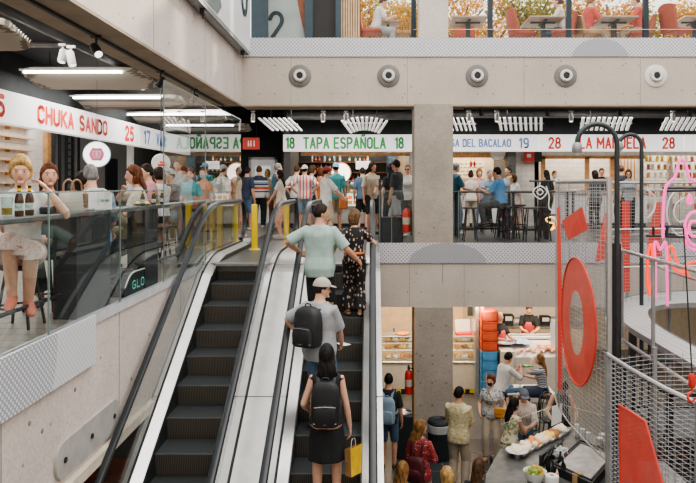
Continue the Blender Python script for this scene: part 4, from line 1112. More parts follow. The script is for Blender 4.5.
    def leg_cloth(mb, frac, add, flare=0.0):
        for s in (-1, 1):
            pts = [HP[s]+V(0, 0, .03*S), HP[s].lerp(KN[s], .5)]; rr = [.096, .084]
            if frac <= .5:
                pts = [HP[s]+V(0, 0, .03*S), HP[s].lerp(KN[s], .5*frac*2), HP[s].lerp(KN[s], frac*2*.98)]; rr = [.096, .088, .084]
            else:
                f2 = (frac-.5)*2
                pts += [KN[s], KN[s].lerp(AN[s], .35*f2), KN[s].lerp(AN[s], .97*f2)]; rr += [.068, .064+flare*.3, .054+flare]
            rr = [(r*(1+(fat-1)*.6)+add)*S for r in rr]
            P2 = []; R2 = []
            for i in range(len(pts)-1):
                for k in range(3): P2.append(pts[i].lerp(pts[i+1], k/3)); R2.append(lerp(rr[i], rr[i+1], k/3))
            P2.append(pts[-1]); R2.append(rr[-1])
            mb.tube(P2, R2, 12)
    def sleeve(mb, frac, add):
        for s in (-1, 1):
            sp0 = spine(.445, s*.09)
            if frac <= .5:
                e = SH[s].lerp(el[s], frac*2); pts = [sp0, SH[s]+rt*(s*.004), SH[s].lerp(e, .5), e]; rr = [.060, .058, .058, .060]
            else:
                f2 = (frac-.5)*2
                pts = [sp0, SH[s], SH[s].lerp(el[s], .5), el[s], el[s].lerp(wr[s], f2*.5), el[s].lerp(wr[s], f2*.94)]; rr = [.060, .058, .054, .050, .048, .040]
            mb.tube([p for p in pts], [(r*(1.0 if sex == 'm' else .9)+add)*S for r in rr], 12)
    cv = max(.011, vox)
    if top:
        m_, sl, *ex = top
        ex = ex[0] if ex else {}
        g = MB(); hem = ex.get('hem', -.07 if seat is None else .0); ad = ex.get('add', .016)
        torso(g, hem, ex.get('neck', .56), ad, straight=True)
        if sl > 0: sleeve(g, sl, ad-.006)
        o = remeshed(g, ex.get('name', 'shirt'), m_, t, cv*S)
    if dress:
        m_, sl, hemz, flare, *ex = dress
        g = MB(); nm = ex[0] if ex else 'dress'
        if nm in ('dress', 'tunic'):
            torso(g, .0, .535, .013)
            if sl > 0: sleeve(g, sl, .010)
        else:
            torso(g, .0, .16, .016)
        if seat is None:
            R = []
            for i in range(8):
                tt = i/7; z = lerp(.10*S+pel.z, hemz*S, tt); base = lerp(.150, .185, min(1, tt*2.5))
                w = (base+flare*tt)*S; h = (lerp(.115, .145, min(1, tt*2.5))+flare*.8*tt)*S
                cx = 0.0; cy = lerp(0, (AN[1].y+AN[-1].y)/2*.5, tt)
                R.append([V(cx+math.cos(2*math.pi*k/28)*w*(1+.05*tt*math.cos(7*2*math.pi*k/28)), cy+math.sin(2*math.pi*k/28)*h*(1+.05*tt*math.cos(7*2*math.pi*k/28)), z) for k in range(28)])
            g.rings(R)
        else:
            for s in (-1, 0, 1):
                h0 = HP[s] if s else (HP[1]+HP[-1])/2; k0 = KN[s] if s else (KN[1]+KN[-1])/2; a0 = AN[s] if s else (AN[1]+AN[-1])/2
                pts = [h0+V(0, 0, .03*S), h0.lerp(k0, .5), k0, k0.lerp(a0, .12)]; rr = [.12*S, .11*S, .092*S, .09*S]
                if hemz < ph/S-.2: pts.append(k0.lerp(a0, min(.95, (ph/S-.1-hemz)/.45))); rr.append((.09+flare)*S)
                g.tube(pts, rr, 12)
        remeshed(g, nm, m_, t, cv*S)
    if bottom:
        m_, fr, *ex = bottom
        ex = ex[0] if ex else {}
        g = MB(); torso(g, -.12, .10, .012); leg_cloth(g, fr, ex.get('add', .008), ex.get('flare', 0.0))
        remeshed(g, ex.get('name', 'trousers' if fr > .75 else 'shorts'), m_, t, cv*S)
    if apron:
        g = MB(); R = []
        for tt, w in ((.40, .10), (.30, .15), (.1, .19), (-.1, .2), (-.3, .2), (-.46, .2)):
            c = spine(tt, 0, (.145 if tt > .2 else .15)) if tt > -.1 else V(0, .15*S, pel.z+tt*S)
            g.v += [c-rt*w*S-fwd*.05*S, c-rt*w*.5*S, c+rt*w*.5*S, c+rt*w*S-fwd*.05*S]
        for i in range(5):
            for k in range(3): g.face((i*4+k, i*4+k+1, i*4+k+5, i*4+k+4))
        o = g.build('apron', apron, t, True); so = o.modifiers.new('s', 'SOLIDIFY'); so.thickness = .01
    if shoes:
        m_ = shoes[0] if isinstance(shoes, tuple) else shoes
        for s in (-1, 1):
            g = MB(); fdn = V(s*.12, 1, 0).normalized()
            if seat is not None and len(feet[0]) > 2 and feet[0][2] > .15: fdn = V(s*.12, 1, -.25).normalized()
            h0 = AN[s]+V(0, 0, -.038*S)
            g.tube([h0-fdn*.058*S+V(0, 0, .008), h0+V(0, 0, .008), h0+fdn*.08*S-V(0, 0, .003*S), h0+fdn*.165*S-V(0, 0, .010*S)], [.036*S, .043*S, .047*S, .034*S], 12, flat=.75, round_ends=True, ref=V(1, 0, 0))
            g.build('shoe', m_, t, True)
    # ---- hair
    st, hcx = hair; hm = HAIRC[hcx]
    seedv = V(random.random()*9, random.random()*9, random.random()*9)
    def hairf(thick, low, zmul=1.0, ztop=.42):
        def fn(uu, p):
            ax = abs(uu.x)
            zl = ztop-.55*max(0, ax-.45)*1.6           # hairline falls at the temples
            face_ = 1/(1+math.exp(-(uu.y-.12-(ax-.5)*.25)*16)) * 1/(1+math.exp((uu.z-zl)*18))
            low_ = 1/(1+math.exp((uu.z-low)*14))
            keep = (1-face_)*(1-low_)
            n = mnoise.noise(uu*5+seedv)*.35+mnoise.noise(uu*11+seedv)*.2
            f = lerp(.86, 1+thick*(1+n), keep)
            q = V(p.x*f, p.y*f, p.z*f)
            if uu.z < 0: q.z *= zmul
            return q*hs
        return fn
    if st != 'bald':
        g = MB()
        cfg = {'short': (.085, -.38, 1., .45), 'buzz': (.035, -.35, 1., .5), 'bob': (.25, -.88, 1.14, .42), 'bowl': (.20, -.56, 1.02, .43), 'curly': (.30, -.55, 1.05, .42),
               'long': (.13, -.80, 1.1, .48), 'tied': (.07, -.55, 1., .48), 'bun': (.07, -.5, 1., .48), 'ponytail': (.08, -.5, 1., .48), 'wavy': (.16, -.85, 1.15, .46)}[st]
        g.ell(hc+HM @ V(0, -.004*hs, .004*hs), (.077, .098, .120), 30, 22, HM, hairf(*cfg))
        if st in ('long', 'wavy'):
            L = .34 if st == 'long' else .24
            R = []
            for i in range(9):
                tt = i/8
                w = lerp(.080, .088 if st == 'long' else .118, tt)*(1 if tt < .85 else .8); h = lerp(.05, .032, tt)
                c = HW((0, -.045-.05*math.sin(min(1, tt*1.4)*math.pi/2), .0))+u*(-L*tt*S)+fwd*(-.02*tt*S)
                R.append([c+rt*(math.cos(2*math.pi*k/20)*w*S*(1+(.10 if st == 'long' else .16)*math.sin(k*2.3+i*1.3)))+fwd*(math.sin(2*math.pi*k/20)*h*S*(1+.16*math.sin(k*3.1-i))) for k in range(20)])
            g.rings(R)
        if st == 'bun': g.ell(HW((0, -.07, .115)), (.045*hs, .042*hs, .038*hs), 12, 8)
        if st == 'tied': g.ell(HW((0, -.115, -.02)), (.034*hs, .035*hs, .045*hs), 12, 8)
        if st == 'ponytail':
            g.tube([HW((0, -.10, .03)), HW((0, -.15, .02)), HW((0, -.155, -.08)), HW((0, -.14, -.2))], [.025*hs, .036*hs, .034*hs, .012*hs], 10, round_ends=True)
        remeshed(g, 'hair', hm, t, .0095*S if vox < .011 else .011*S, 1)
    if face:
        for s in (-1, 1):
            g = MB(); c = HW((s*.031, .0865, .004))
            g.mat(0).ell(c, (.0145*hs, .006*hs, .0062*hs), 10, 6, HM); g.mat(1).ell(c+HM @ V(0, .004*hs, 0), (.0065*hs, .004*hs, .0063*hs), 8, 6, HM)
            g.build('eye', [M_EYEW, M_IRIS], t, True)
            g = MB(); g.tube([HW((s*.014, .094, .022)), HW((s*.032, .093, .028)), HW((s*.050, .080, .022))], [.002*hs, .003*hs, .0015*hs], 6); g.build('eyebrow', hm if st != 'bald' else HAIRC['dark'], t, True)
        if not mask:
            g = MB(); g.tube([HW((-.024, .083, -.060)), HW((-.011, .0925, -.0555)), HW((0, .094, -.057)), HW((.011, .0925, -.0555)), HW((.024, .083, -.060))], [.002*hs, .006*hs, .007*hs, .006*hs, .002*hs], 6)
            g.build('mouth', M_LIP, t, True)
    if mask:
        g = MB(); g.ell(HW((0, .064, -.052)), (.060*hs, .048*hs, .046*hs), 14, 10, HM); o = g.build('face_mask', mask, t, True)
    if glasses:
        g = MB()
        for s in (-1, 1):
            g.ell(HW((s*.033, .098, .003)), (.026*hs, .006*hs, .019*hs), 12, 6, HM); g.tube([HW((s*.056, .09, .008)), HW((s*.082, .0, .004))], .003*hs, 5)
        g.tube([HW((-.01, .10, .006)), HW((.01, .10, .006))], .003*hs, 5); g.build('sunglasses', glasses, t, True)
    if cap:
        cm, back = cap
        g = MB(); R = []
        for i in range(7):
            a = i/6*math.pi/2; r = math.cos(a)
            R.append([HW((.088*r*math.cos(2*math.pi*k/20)+0, .110*r*math.sin(2*math.pi*k/20)-.004, .032+.102*math.sin(a))) for k in range(20)] if i < 6 else [HW((.01*math.cos(2*math.pi*k/20), .01*math.sin(2*math.pi*k/20), .135)) for k in range(20)])
        g.rings(R)
        sg = -1 if back else 1
        pr = []
        for k in range(11):
            a = math.pi*k/10; pr.append((math.cos(a)*.078, sg*(.085+.085*math.sin(a)*1.0), .036-.018*math.sin(a)))
        g.prism([HW(p) for p in pr], HM @ V(0, 0, .008*hs))
        g.build('cap', cm, t, True)
    if watch:
        g = MB(); s = watch; p = el[s].lerp(wr[s], .93); d = (wr[s]-el[s]).normalized()
        g.tube([p-d*.014, p+d*.014], .032*S, 10); g.build('wristband', M_BLACK, t, True)
    rz = Matrix.Rotation(math.radians(yaw), 4, 'Z'); P.M = Matrix.Translation(V(*loc)) @ rz
    def world(p): return P.M @ V(*p)
    P.world = world
    P.yaw = math.radians(yaw)
    return P
def rucksack(P, label, m, m2, w=.30, h=.44, dp=.16, tt=.22, tint=None):
    """worn on the back of the person P; a thing of its own at that place"""
    S = P.S; o = P.world(P.spine(tt, 0, -.125-dp*.5))
    t = thing('backpack', label, 'backpack', o, P.yaw)
    M = Matrix.Translation((0, 0, 0))
    b = MB(); R = []
    for z, k in ((-.5, .75), (-.47, .9), (-.3, 1), (.1, 1.0), (.32, .93), (.43, .75), (.49, .45)):
        R.append([V(math.copysign(abs(math.cos(a))**.5, math.cos(a))*w*.5*k, math.copysign(abs(math.sin(a))**.6, math.sin(a))*dp*.5*k, z*h) for a in [2*math.pi*i/24 for i in range(24)]])
    b.rings(R); b.build('bag_body', m, t, True)
    b = MB(); R = []
    for z, k in ((-.46, .7), (-.42, .92), (-.15, .95), (-.02, .8), (.02, .5)):
        R.append([V(math.copysign(abs(math.cos(a))**.5, math.cos(a))*w*.42*k, -dp*.5+math.copysign(abs(math.sin(a))**.6, math.sin(a))*dp*.22*k-.01, z*h) for a in [2*math.pi*i/20 for i in range(20)]])
    b.rings(R); pk = b.build('front_pocket', m, t, True)
    b = MB(); b.tube([V(-w*.38, -dp*.70, -.02*h), V(0, -dp*.74, 0), V(w*.38, -dp*.70, -.02*h)], .004, 5); b.build('zipper', m2, pk)
    b = MB(); b.tube([V(-w*.40, -dp*.68, -.37*h), V(0, -dp*.74, -.385*h), V(w*.40, -dp*.68, -.37*h)], .006, 5); b.build('pocket_piping', m2, pk)
    for s in (-1, 1):
        inv = P.M.inverted(); oo = inv @ o
        a = P.spine(.50, s*.085, -.10)-oo; p1 = P.spine(.535, s*.095, .0)-oo; p2 = P.spine(.45, s*.10, .135)-oo; p3 = P.spine(.24, s*.135, .12)-oo; p4 = P.spine(.12, s*.14, -.10)-oo
        b = MB(); b.tube(spline([V(s*w*.25, dp*.35, h*.40), a, p1, p2, p3, p4], 4), .024*S, 6, flat=.35); b.build('shoulder_strap', m, t, True)
    b = MB(); b.tube(spline([V(-.04, 0, h*.46), V(-.03, 0, h*.55), V(.03, 0, h*.55), V(.04, 0, h*.46)], 4), .008, 6); b.build('grab_handle', m, t, True)
    return t
# ------------------------------------------------------------------ cloth
def cloth(n, c, var=.12): return mat('cloth_'+n, c, .85, var=var, scale=9)
K = {n: cloth(n, c) for n, c in {
 'white': (.66, .65, .63), 'offwhite': (.60, .55, .47), 'beige': (.50, .42, .32), 'khaki': (.42, .34, .23), 'mint': (.36, .49, .45), 'grey': (.30, .32, .34), 'lightgrey': (.34, .36, .385),
 'charcoal': (.055, .065, .075), 'black': (.016, .019, .022), 'navy': (.025, .04, .075), 'denim': (.085, .15, .24), 'lightdenim': (.24, .33, .42), 'blue': (.09, .27, .52), 'petrol': (.035, .12, .17), 'teal': (.06, .30, .32),
 'red': (.52, .07, .05), 'orange': (.62, .20, .06), 'olive': (.20, .19, .09), 'pink': (.55, .25, .27), 'steelblue': (.20, .30, .40), 'brown': (.18, .10, .06), 'yellow': (.75, .48, .04), 'apron': (.60, .10, .10)}.items()}
K['sweater'] = bands('cloth_sweater', [(.90, (.6, .58, .55)), (1.02, (.03, .04, .07)), (1.06, (.6, .58, .55)), (1.10, (.55, .09, .06)), (1.18, (.60, .58, .55)), (1.22, (.03, .04, .07)), (1.26, (.15, .32, .5)), (1.31, (.6, .58, .55)), (1.35, (.03, .04, .07))], 'Z')
K['redstripe'] = bands('cloth_redstripe', [(0, (.62, .60, .58)), (.05, (.55, .10, .08))], 'X', .085)
K['bluestripe'] = bands('cloth_bluestripe', [(0, (.62, .60, .58)), (.018, (.05, .07, .12))], 'Z', .036)
K['floral'] = pattern('cloth_floral', (.014, .014, .017), (.52, .36, .28), 17, .30, stretch=(1.4, 1.4, .8))
K['redfloral'] = pattern('cloth_redfloral', (.32, .035, .04), (.62, .45, .42), 30, .26)
K['hawaii'] = pattern('cloth_hawaii', (.58, .50, .28), (.20, .19, .08), 22, .22, third=(.66, .62, .47))
K['greyfloral'] = pattern('cloth_greyfloral', (.50, .49, .47), (.10, .11, .12), 16, .30, third=(.27, .28, .29))
K['flower'] = pattern('cloth_flower', (.62, .55, .42), (.55, .22, .06), 17, .28, third=(.24, .30, .10))
K['plaid'] = pattern('cloth_plaid', (.62, .56, .52), (.48, .18, .14), 18, .24)
K['lace'] = pattern('cloth_lace', (.58, .44, .40), (.36, .24, .22), 60, .30)
K['orangefl'] = pattern('cloth_orange_floral', (.62, .30, .20), (.65, .12, .05), 14, .35)
K['dots'] = pattern('cloth_dots', (.06, .065, .07), (.40, .40, .40), 38, .22)
K['camo'] = pattern('cloth_camo', (.24, .22, .12), (.12, .11, .06), 9, .35)
SHB = mat('shoe_black', (.02, .02, .022), .4); SHW = mat('shoe_white', (.62, .61, .59), .5); SHT = mat('shoe_tan', (.38, .22, .12), .5); SHG = mat('shoe_gold', (.48, .36, .16), .35, .4); SHK = mat('shoe_coral', (.50, .15, .10), .5)
CAPR = mat('cap_red', (.42, .045, .045), .7); CAPG = mat('cap_grey', (.40, .39, .37), .8); CAPB = mat('cap_blue', (.20, .33, .45), .8); CAPD = mat('cap_slate', (.13, .15, .18), .8); CAPK = mat('cap_black', (.02, .02, .022), .7)
MASKB = mat('mask_black', (.018, .018, .02), .7); MASKL = mat('mask_blue', (.40, .52, .60), .7)
def at(px, d, z=0.0): return (px2x(px, d), d, z)
MID = .0135
def P_(*a, **k):
    k.setdefault('vox', MID); return person(*a, **k)
# ------------------------------------------------------------------ people at the head of the escalators
P_('person from behind in a wide multi-striped sweater and black trousers by the yellow bollard', at(259, 19.3), 0, 1.76, 'm', hair=('short', 'brown'), top=(K['sweater'], 1), bottom=(K['black'], 1), shoes=SHW)
P_('man in dark navy T-shirt and denim shorts left of the striped sweater', at(247, 18.4), -35, 1.70, 'm', hair=('short', 'black'), sk='b', top=(K['navy'], .42), bottom=(K['denim'], .5), shoes=SHW)
P_('grey haired man in dark grey polo looking right', at(277, 17.8), -70, 1.78, 'm', hair=('short', 'grey'), top=(K['petrol'], .42), bottom=(K['khaki'], .5), shoes=SHB, rh=(.12, .30, 1.15))
P_('woman with long black hair in beige top and orange floral skirt', at(281, 15.9), 75, 1.56, 'f', hair=('long', 'black'), sk='b', top=(K['offwhite'], .3), dress=(K['orangefl'], 0, .42, .06, 'skirt'), shoes=SHW, rh=(.20, .20, .85), lh=(-.1, .30, .9))
P_('blonde person half hidden between the sweater and the dark polo', at(267.5, 20.6), 0, 1.68, 'f', hair=('bob', 'blonde'), top=(K['beige'], .4), bottom=(K['brown'], 1), shoes=SHB)
P_('man in red and white striped shirt and backward grey cap with hands on hips', at(304.5, 17.9), 0, 1.74, 'm', hair=('short', 'dark'), sk='b', top=(K['redstripe'], .45), bottom=(K['lightdenim'], .5), shoes=SHW, cap=(CAPG, True), lh=(-.20, -.02, 1.02), rh=(.20, -.02, 1.02), lelb=(-1, -.3, -.1), relb=(1, -.3, -.1), head=(-18, 0))
P_('man in white T-shirt left of the red striped shirt', at(296.5, 18.9), -25, 1.76, 'm', hair=('short', 'brown'), top=(K['white'], .45), bottom=(K['navy'], 1), shoes=SHB, lh=(-.24, .0, 1.0))
P_('person with messy brown hair right of the backward grey cap', at(311.5, 19.0), -60, 1.74, 'm', hair=('curly', 'brown'), top=(K['lightgrey'], .4), bottom=(K['navy'], 1), shoes=SHB)
P_('woman in coral top behind the white T-shirt with red cap', at(320.5, 19.2), -20, 1.70, 'f', hair=('bob', 'auburn'), top=(K['orange'], .3), bottom=(K['black'], 1), shoes=SHB)
P_('man in white T-shirt and red cap holding a phone, facing right', at(326, 15.2), -62, 1.62, 'm', hair=('short', 'dark'), top=(K['white'], .45, {'hem': -.12, 'add': .022}), bottom=(K['beige'], .5), shoes=SHW, cap=(CAPR, False), lh=(-.05, .42, 1.02), rh=(.18, .40, 1.0), vox=.0105)
P_('man in teal T-shirt and blue cap behind the red cap', at(336, 17.4), 15, 1.78, 'm', hair=('short', 'dark'), sk='b', top=(K['teal'], .45), bottom=(K['khaki'], .5), shoes=SHB, cap=(CAPB, True))
P_('man in petrol blue shirt and black shorts facing the tapas counter', at(362.5, 18.7), 10, 1.70, 'm', hair=('short', 'dark'), top=(K['denim'], .45), bottom=(K['black'], .5), shoes=SHB, lh=(-.22, .1, .9))
P_('bearded man with long hair in beige T-shirt and black shorts', at(371.5, 17.0), -150, 1.78, 'm', hair=('wavy', 'dark'), sk='b', top=(K['beige'], .45), bottom=(K['black'], .5), shoes=SHB, lh=(.06, .26, 1.02), head=(25, 0), vox=.0105)
P_('man in dark T-shirt and grey shorts walking beside the column with a bottle', at(397, 15.9), 62, 1.80, 'm', hair=('short', 'dark'), sk='b', top=(K['charcoal'], .45), bottom=(K['grey'], .5), shoes=SHW, feet=((-.1, -.22), (.1, .28)), lh=(-.16, .12, .80), rh=(.22, .10, .82), cap=(CAPK, False), vox=.0105)
P_('woman with black hair and pale bag behind the walking man', at(390.5, 17.6), 25, 1.74, 'f', hair=('long', 'black'), top=(K['black'], .4), bottom=(K['navy'], 1), shoes=SHW)
P_('woman in sunglasses and white top beside the left edge of the column', at(408, 16.9), 165, 1.72, 'f', hair=('tied', 'honey'), top=(K['white'], .3), bottom=(K['charcoal'], 1), shoes=SHB, glasses=M_BLACK)
P_('man in petrol T-shirt and pale jeans standing at the right edge of the column', at(455, 16.8), -70, 1.76, 'm', hair=('short', 'grey'), top=(K['petrol'], .45), bottom=(K['lightdenim'], 1), shoes=SHW, rh=(.16, .35, 1.1))
o = W(398.5, 210, 15.85)
t = thing('water_bottle', 'clear water bottle in the hand of the walking man in grey shorts', 'bottle', (o.x, 15.75, o.z-.1))
m = MB(); m.lathe([(.028, 0), (.034, .01), (.034, .16), (.014, .2), (.014, .215)], seg=12); m.build('bottle_body', mat('bottle_pale', (.6, .63, .65), .15), t, True)
m = MB(); m.lathe([(.016, .215), (.016, .24)], seg=10); m.build('bottle_cap', M_WHITE, t)
o = W(346.5, 204.5, 14.95)
t = thing('phone', 'dark phone held by the man in the red cap', 'phone', o)
m = MB(); m.box(-.04, .04, -.075, .075, 0, .01, bev=.003); m.build('case', M_BLACK, t)
m = MB(); m.box(-.036, .036, -.07, .07, .0101, .0115); m.build('screen', M_GREYM, t)
t = thing('shoulder_bag', 'orange bag hanging beside the man in the blue cap', 'bag', at(343.5, 17.1, .62))
m = MB(); m.box(-.11, .11, -.06, .06, 0, .32, bev=.03); m.build('bag_body', K['orange'], t)
m = MB(); m.tube(spline([(-.08, 0, .3), (-.05, 0, .7), (.05, 0, .7), (.08, 0, .3)], 5), .008, 6); m.build('strap', M_BLACK, t)
# --- the bar tables right of the column
def seated_stool(lab, loc, h, group=None, mt=None, r=.17):
    t = thing('bar_stool', lab, 'bar stool', loc, 0, group); mt = mt or M_BLACK
    m = MB(); m.lathe([(r*.9, h-.04), (r, h-.03), (r, h-.008), (r*.85, h)], seg=18); m.build('seat', mt, t, True)
    for k in range(4):
        a = math.pi/4+k*math.pi/2; c, s = math.cos(a), math.sin(a)
        m = MB(); m.tube([(c*.11, s*.11, h-.035), (c*.2, s*.2, 0)], .014, 6); m.build('leg', mt, t)
    m = MB(); m.tube([(math.cos(2*math.pi*k/20)*.175, math.sin(2*math.pi*k/20)*.175, h*.33) for k in range(20)], .010, 6, closed=True); m.build('foot_ring', mt, t)
    return t
def high_table(lab, loc, w, d, h, rz=0):
    t = thing('high_table', lab, 'table', loc, rz)
    m = MB(); m.box(-w/2, w/2, -d/2, d/2, h-.04, h, bev=.008); m.build('table_top', M_BLACK, t)
    for sx in (-1, 1):
        for sy in (-1, 1): m = MB(); m.box(sx*(w/2-.06)-.025, sx*(w/2-.06)+.025, sy*(d/2-.06)-.025, sy*(d/2-.06)+.025, 0, h-.04); m.build('leg', M_BLACK, t)
    m = MB(); m.box(-w/2+.06, w/2-.06, -.02, .02, .18, .22); m.build('stretcher', M_BLACK, t)
    return t
high_table('tall black table between the seated grey haired man and the man in blue', at(479, 15.9), 1.15, .6, 1.08)
high_table('tall black table right of the seated man in blue', at(527, 15.6), .85, .6, 1.08)
high_table('tall black table farther back behind the wire cage', at(556, 16.4), .8, .6, 1.08)
for i, (px, d, lab) in enumerate(((502, 15.3, 'black bar stool under the seated man in blue'), (512, 15.5, 'empty black bar stool right of the seated man in blue'), (531, 14.7, 'empty black bar stool in front of the second tall table'), (543, 15.0, 'empty black bar stool nearest the wire cage'), (470, 14.9, 'empty black bar stool right of the column at the glass'), (487, 17.6, 'black bar stool under the grey haired man'), (519, 16.9, 'black bar stool behind the second tall table'))):
    seated_stool(lab, at(px, d), .74)
P_('man in bright blue shirt seated on a stool with his back to the glass', at(501, 15.3), 62, 1.74, 'm', hair=('short', 'black'), sk='b', top=(K['blue'], .45), bottom=(K['charcoal'], 1), shoes=SHB, seat=.72, lh=(-.12, .42, 1.12), rh=(.16, .40, 1.12), vox=.0105, lean=6)
P_('grey haired man in teal shirt seated facing the man in blue', at(488, 17.6), -165, 1.76, 'm', hair=('short', 'grey'), top=(K['steelblue'], .45), bottom=(K['charcoal'], 1), shoes=SHB, seat=.72, lh=(-.10, .40, 1.12), rh=(.14, .40, 1.12), lean=8, face=True)
P_('woman with pinned up dark hair and grey top right of the man in blue', at(509, 17.6), 120, 1.70, 'f', hair=('bun', 'dark'), top=(K['grey'], .3), bottom=(K['denim'], .9), shoes=SHB)
P_('child in yellow cap and white shirt', at(518, 17.2), 110, 1.50, 'f', hair=('bob', 'brown'), top=(K['white'], .4), bottom=(K['white'], .5), shoes=SHW, cap=(K['yellow'], False), lean=12)
P_('woman with high bun and pale top seen from behind', at(471, 18.6), 0, 1.60, 'f', hair=('bun', 'dark'), top=(K['offwhite'], .3), bottom=(K['beige'], 1), shoes=SHB)
P_('blonde woman in pink top beside the grey haired man', at(479, 18.8), 190, 1.66, 'f', hair=('bob', 'honey'), top=(K['pink'], .3), bottom=(K['denim'], 1), shoes=SHB, face=True)
P_('masked person with dark hair serving under the left red 28', at(554, 20.8), -160, 1.66, 'f', hair=('tied', 'honey'), top=(K['white'], .4), bottom=(K['black'], 1), shoes=SHB, mask=MASKL)
P_('person with long black hair facing the tiled counter', at(547, 18.6), 20, 1.62, 'f', hair=('long', 'black'), top=(K['black'], .4), bottom=(K['black'], 1), shoes=SHB)
P_('dark haired woman at the tiled counter behind the lamp hook', at(595.5, 18.6), 15, 1.60, 'f', hair=('bob', 'dark'), top=(K['charcoal'], .4), bottom=(K['black'], 1), shoes=SHB)
P_('man in black shirt serving behind the tiled counter', at(601.5, 20.9), 170, 1.74, 'm', hair=('short', 'black'), top=(K['black'], .4), bottom=(K['black'], 1), shoes=SHB)
P_('man in a brown cap between the two lamp poles', at(621, 18.8), 40, 1.76, 'm', hair=('short', 'brown'), top=(K['charcoal'], .4), bottom=(K['black'], 1), shoes=SHB, cap=(K['brown'], False), mask=MASKB)
P_('woman with brown hair and glasses between the two lamp poles', at(628.5, 18.2), 160, 1.62, 'f', hair=('bob', 'brown'), top=(K['grey'], .4), bottom=(K['black'], 1), shoes=SHB, glasses=M_BLACK)
# ------------------------------------------------------------------ behind the left glass: the bar
t = thing('bar_counter', 'long dark bar counter along the inside of the left glass', 'counter', (-2.9, 8.3, 0))
m = MB(); m.box(.02, .27, -5.5, 4.9, .92, .965, bev=.008); m.build('counter_top', mat('bar_top', (.10, .11, .115), .3, .1), t)
for y0, y1 in ((-2.2, -1.42), (-.35, .12), (1.7, 2.4), (3.9, 4.6)): m = MB(); m.box(.04, .25, y0, y1, 0, .92); m.build('support_box', M_BLACK, t)
m = MB(); m.tube([(.10, -5.5, .22), (.10, 4.9, .22)], .018, 8); m.build('foot_rail', M_DARKMETAL, t)
NEAR = .0085
L1 = person('blonde woman with short hair in a white top seated at the bar behind the glass', (-3.02, 5.85, 0), -152, 1.78, 'f', hair=('bowl', 'blonde'), top=(K['white'], .18), dress=(K['lace'], 0, .50, .0, 'skirt'), shoes=SHK, seat=.52, lean=4, lh=(-.20, .17, 1.14), rh=(.10, .34, .72), lelb=(-.6, .1, -.9), head=(-4, -4), face=True, vox=NEAR, fat=1.1, feet=((-.05, .30, .18), (.07, .36, .24)))
person('woman with long auburn hair and a dark top seated second along the bar', (-3.17, 6.65, 0), -146, 1.70, 'f', hair=('long', 'auburn'), top=(K['charcoal'], .1), bottom=(K['black'], .95, {'flare': .02}), shoes=SHG, seat=.53, lean=5, lh=(-.1, .36, .86), rh=(.12, .30, .74), head=(0, 3), face=True, vox=NEAR)
P_('person with curly dark hair hidden behind the white handbag', at(77, 7.4), -100, 1.60, 'f', hair=('curly', 'dark'), top=(K['offwhite'], .4), bottom=(K['black'], 1), shoes=SHB, seat=.50, lean=6, vox=.011)
P_('man with shaved grey hair in a blue grey shirt seen from behind at the bar', at(92.5, 7.3), 35, 1.80, 'm', hair=('buzz', 'grey'), top=(K['steelblue'], .45), bottom=(K['denim'], .5), shoes=SHB, seat=.50, lean=6, vox=.0095, lh=(-.16, .32, .86), fat=1.1, feet=((-.16, .40, .2), (.16, .40, .2)))
P_('smiling woman with chestnut hair in a pale top seated with crossed legs', at(142, 8.7), 112, 1.74, 'f', hair=('wavy', 'auburn'), top=(K['offwhite'], .35), bottom=(K['camo'], .55), shoes=SHB, seat=.55, lean=6, face=True, vox=.0095, rh=(.09, .22, 1.16), lh=(-.10, .42, .76), feet=((-.02, .48, .42), (.12, .32, .12)), head=(10, 0))
P_('man with dark hair seated behind the smiling woman', at(148.5, 10.4), 130, 1.74, 'm', hair=('short', 'dark'), top=(K['pink'], .4), bottom=(K['black'], 1), shoes=SHB, seat=.62, vox=.011)
P_('person in white with dark curly hair left of the tall glass edge', at(160, 11.2), 60, 1.66, 'm', hair=('curly', 'dark'), sk='b', top=(K['white'], .45), bottom=(K['black'], 1), shoes=SHB, seat=.62, vox=.011)
P_('person in a grey cap and dark top just behind the tall glass edge', at(171, 11.6), 150, 1.66, 'm', hair=('short', 'dark'), sk='b', top=(K['charcoal'], .45), bottom=(K['denim'], .6), shoes=SHB, cap=(CAPG, False), seat=.62, vox=.011)
P_('dark haired man raising his arm behind the tall glass', at(178, 14.6), 175, 1.76, 'm', hair=('short', 'black'), sk='b', top=(K['grey'], .45), bottom=(K['black'], 1), shoes=SHB, lh=(-.3, .3, 1.45), face=True, vox=.011)
P_('smiling woman with reddish hair and teal top behind the tall glass', at(191, 12.9), 178, 1.52, 'f', hair=('wavy', 'auburn'), top=(K['teal'], .4), bottom=(K['navy'], 1), shoes=SHB, face=True, vox=.011)
P_('woman in orange top behind the tall glass right of the teal top', at(204, 14.2), 160, 1.56, 'f', hair=('tied', 'auburn'), top=(K['orange'], .3), bottom=(K['navy'], 1), shoes=SHB, face=True, vox=.011)
PB = P_('man in white shirt and cap with a backpack behind the tall glass', at(222, 14.4), -35, 1.64, 'm', hair=('short', 'brown'), top=(K['white'], .45), bottom=(K['red'], .5), shoes=SHW, cap=(CAPG, False), vox=.011)
rucksack(PB, 'grey backpack on the man in the white shirt behind the tall glass', K['grey'], M_BLACK, .32, .46, .18)
PB = P_('man with dark backpack standing at the right edge of the tall glass', at(236, 16.0), -60, 1.70, 'm', hair=('short', 'brown'), top=(K['khaki'], .45), bottom=(K['lightgrey'], .5), shoes=SHW, vox=.011)
rucksack(PB, 'dark grey backpack on the man at the right edge of the tall glass', K['charcoal'], M_BLACK, .32, .48, .19)
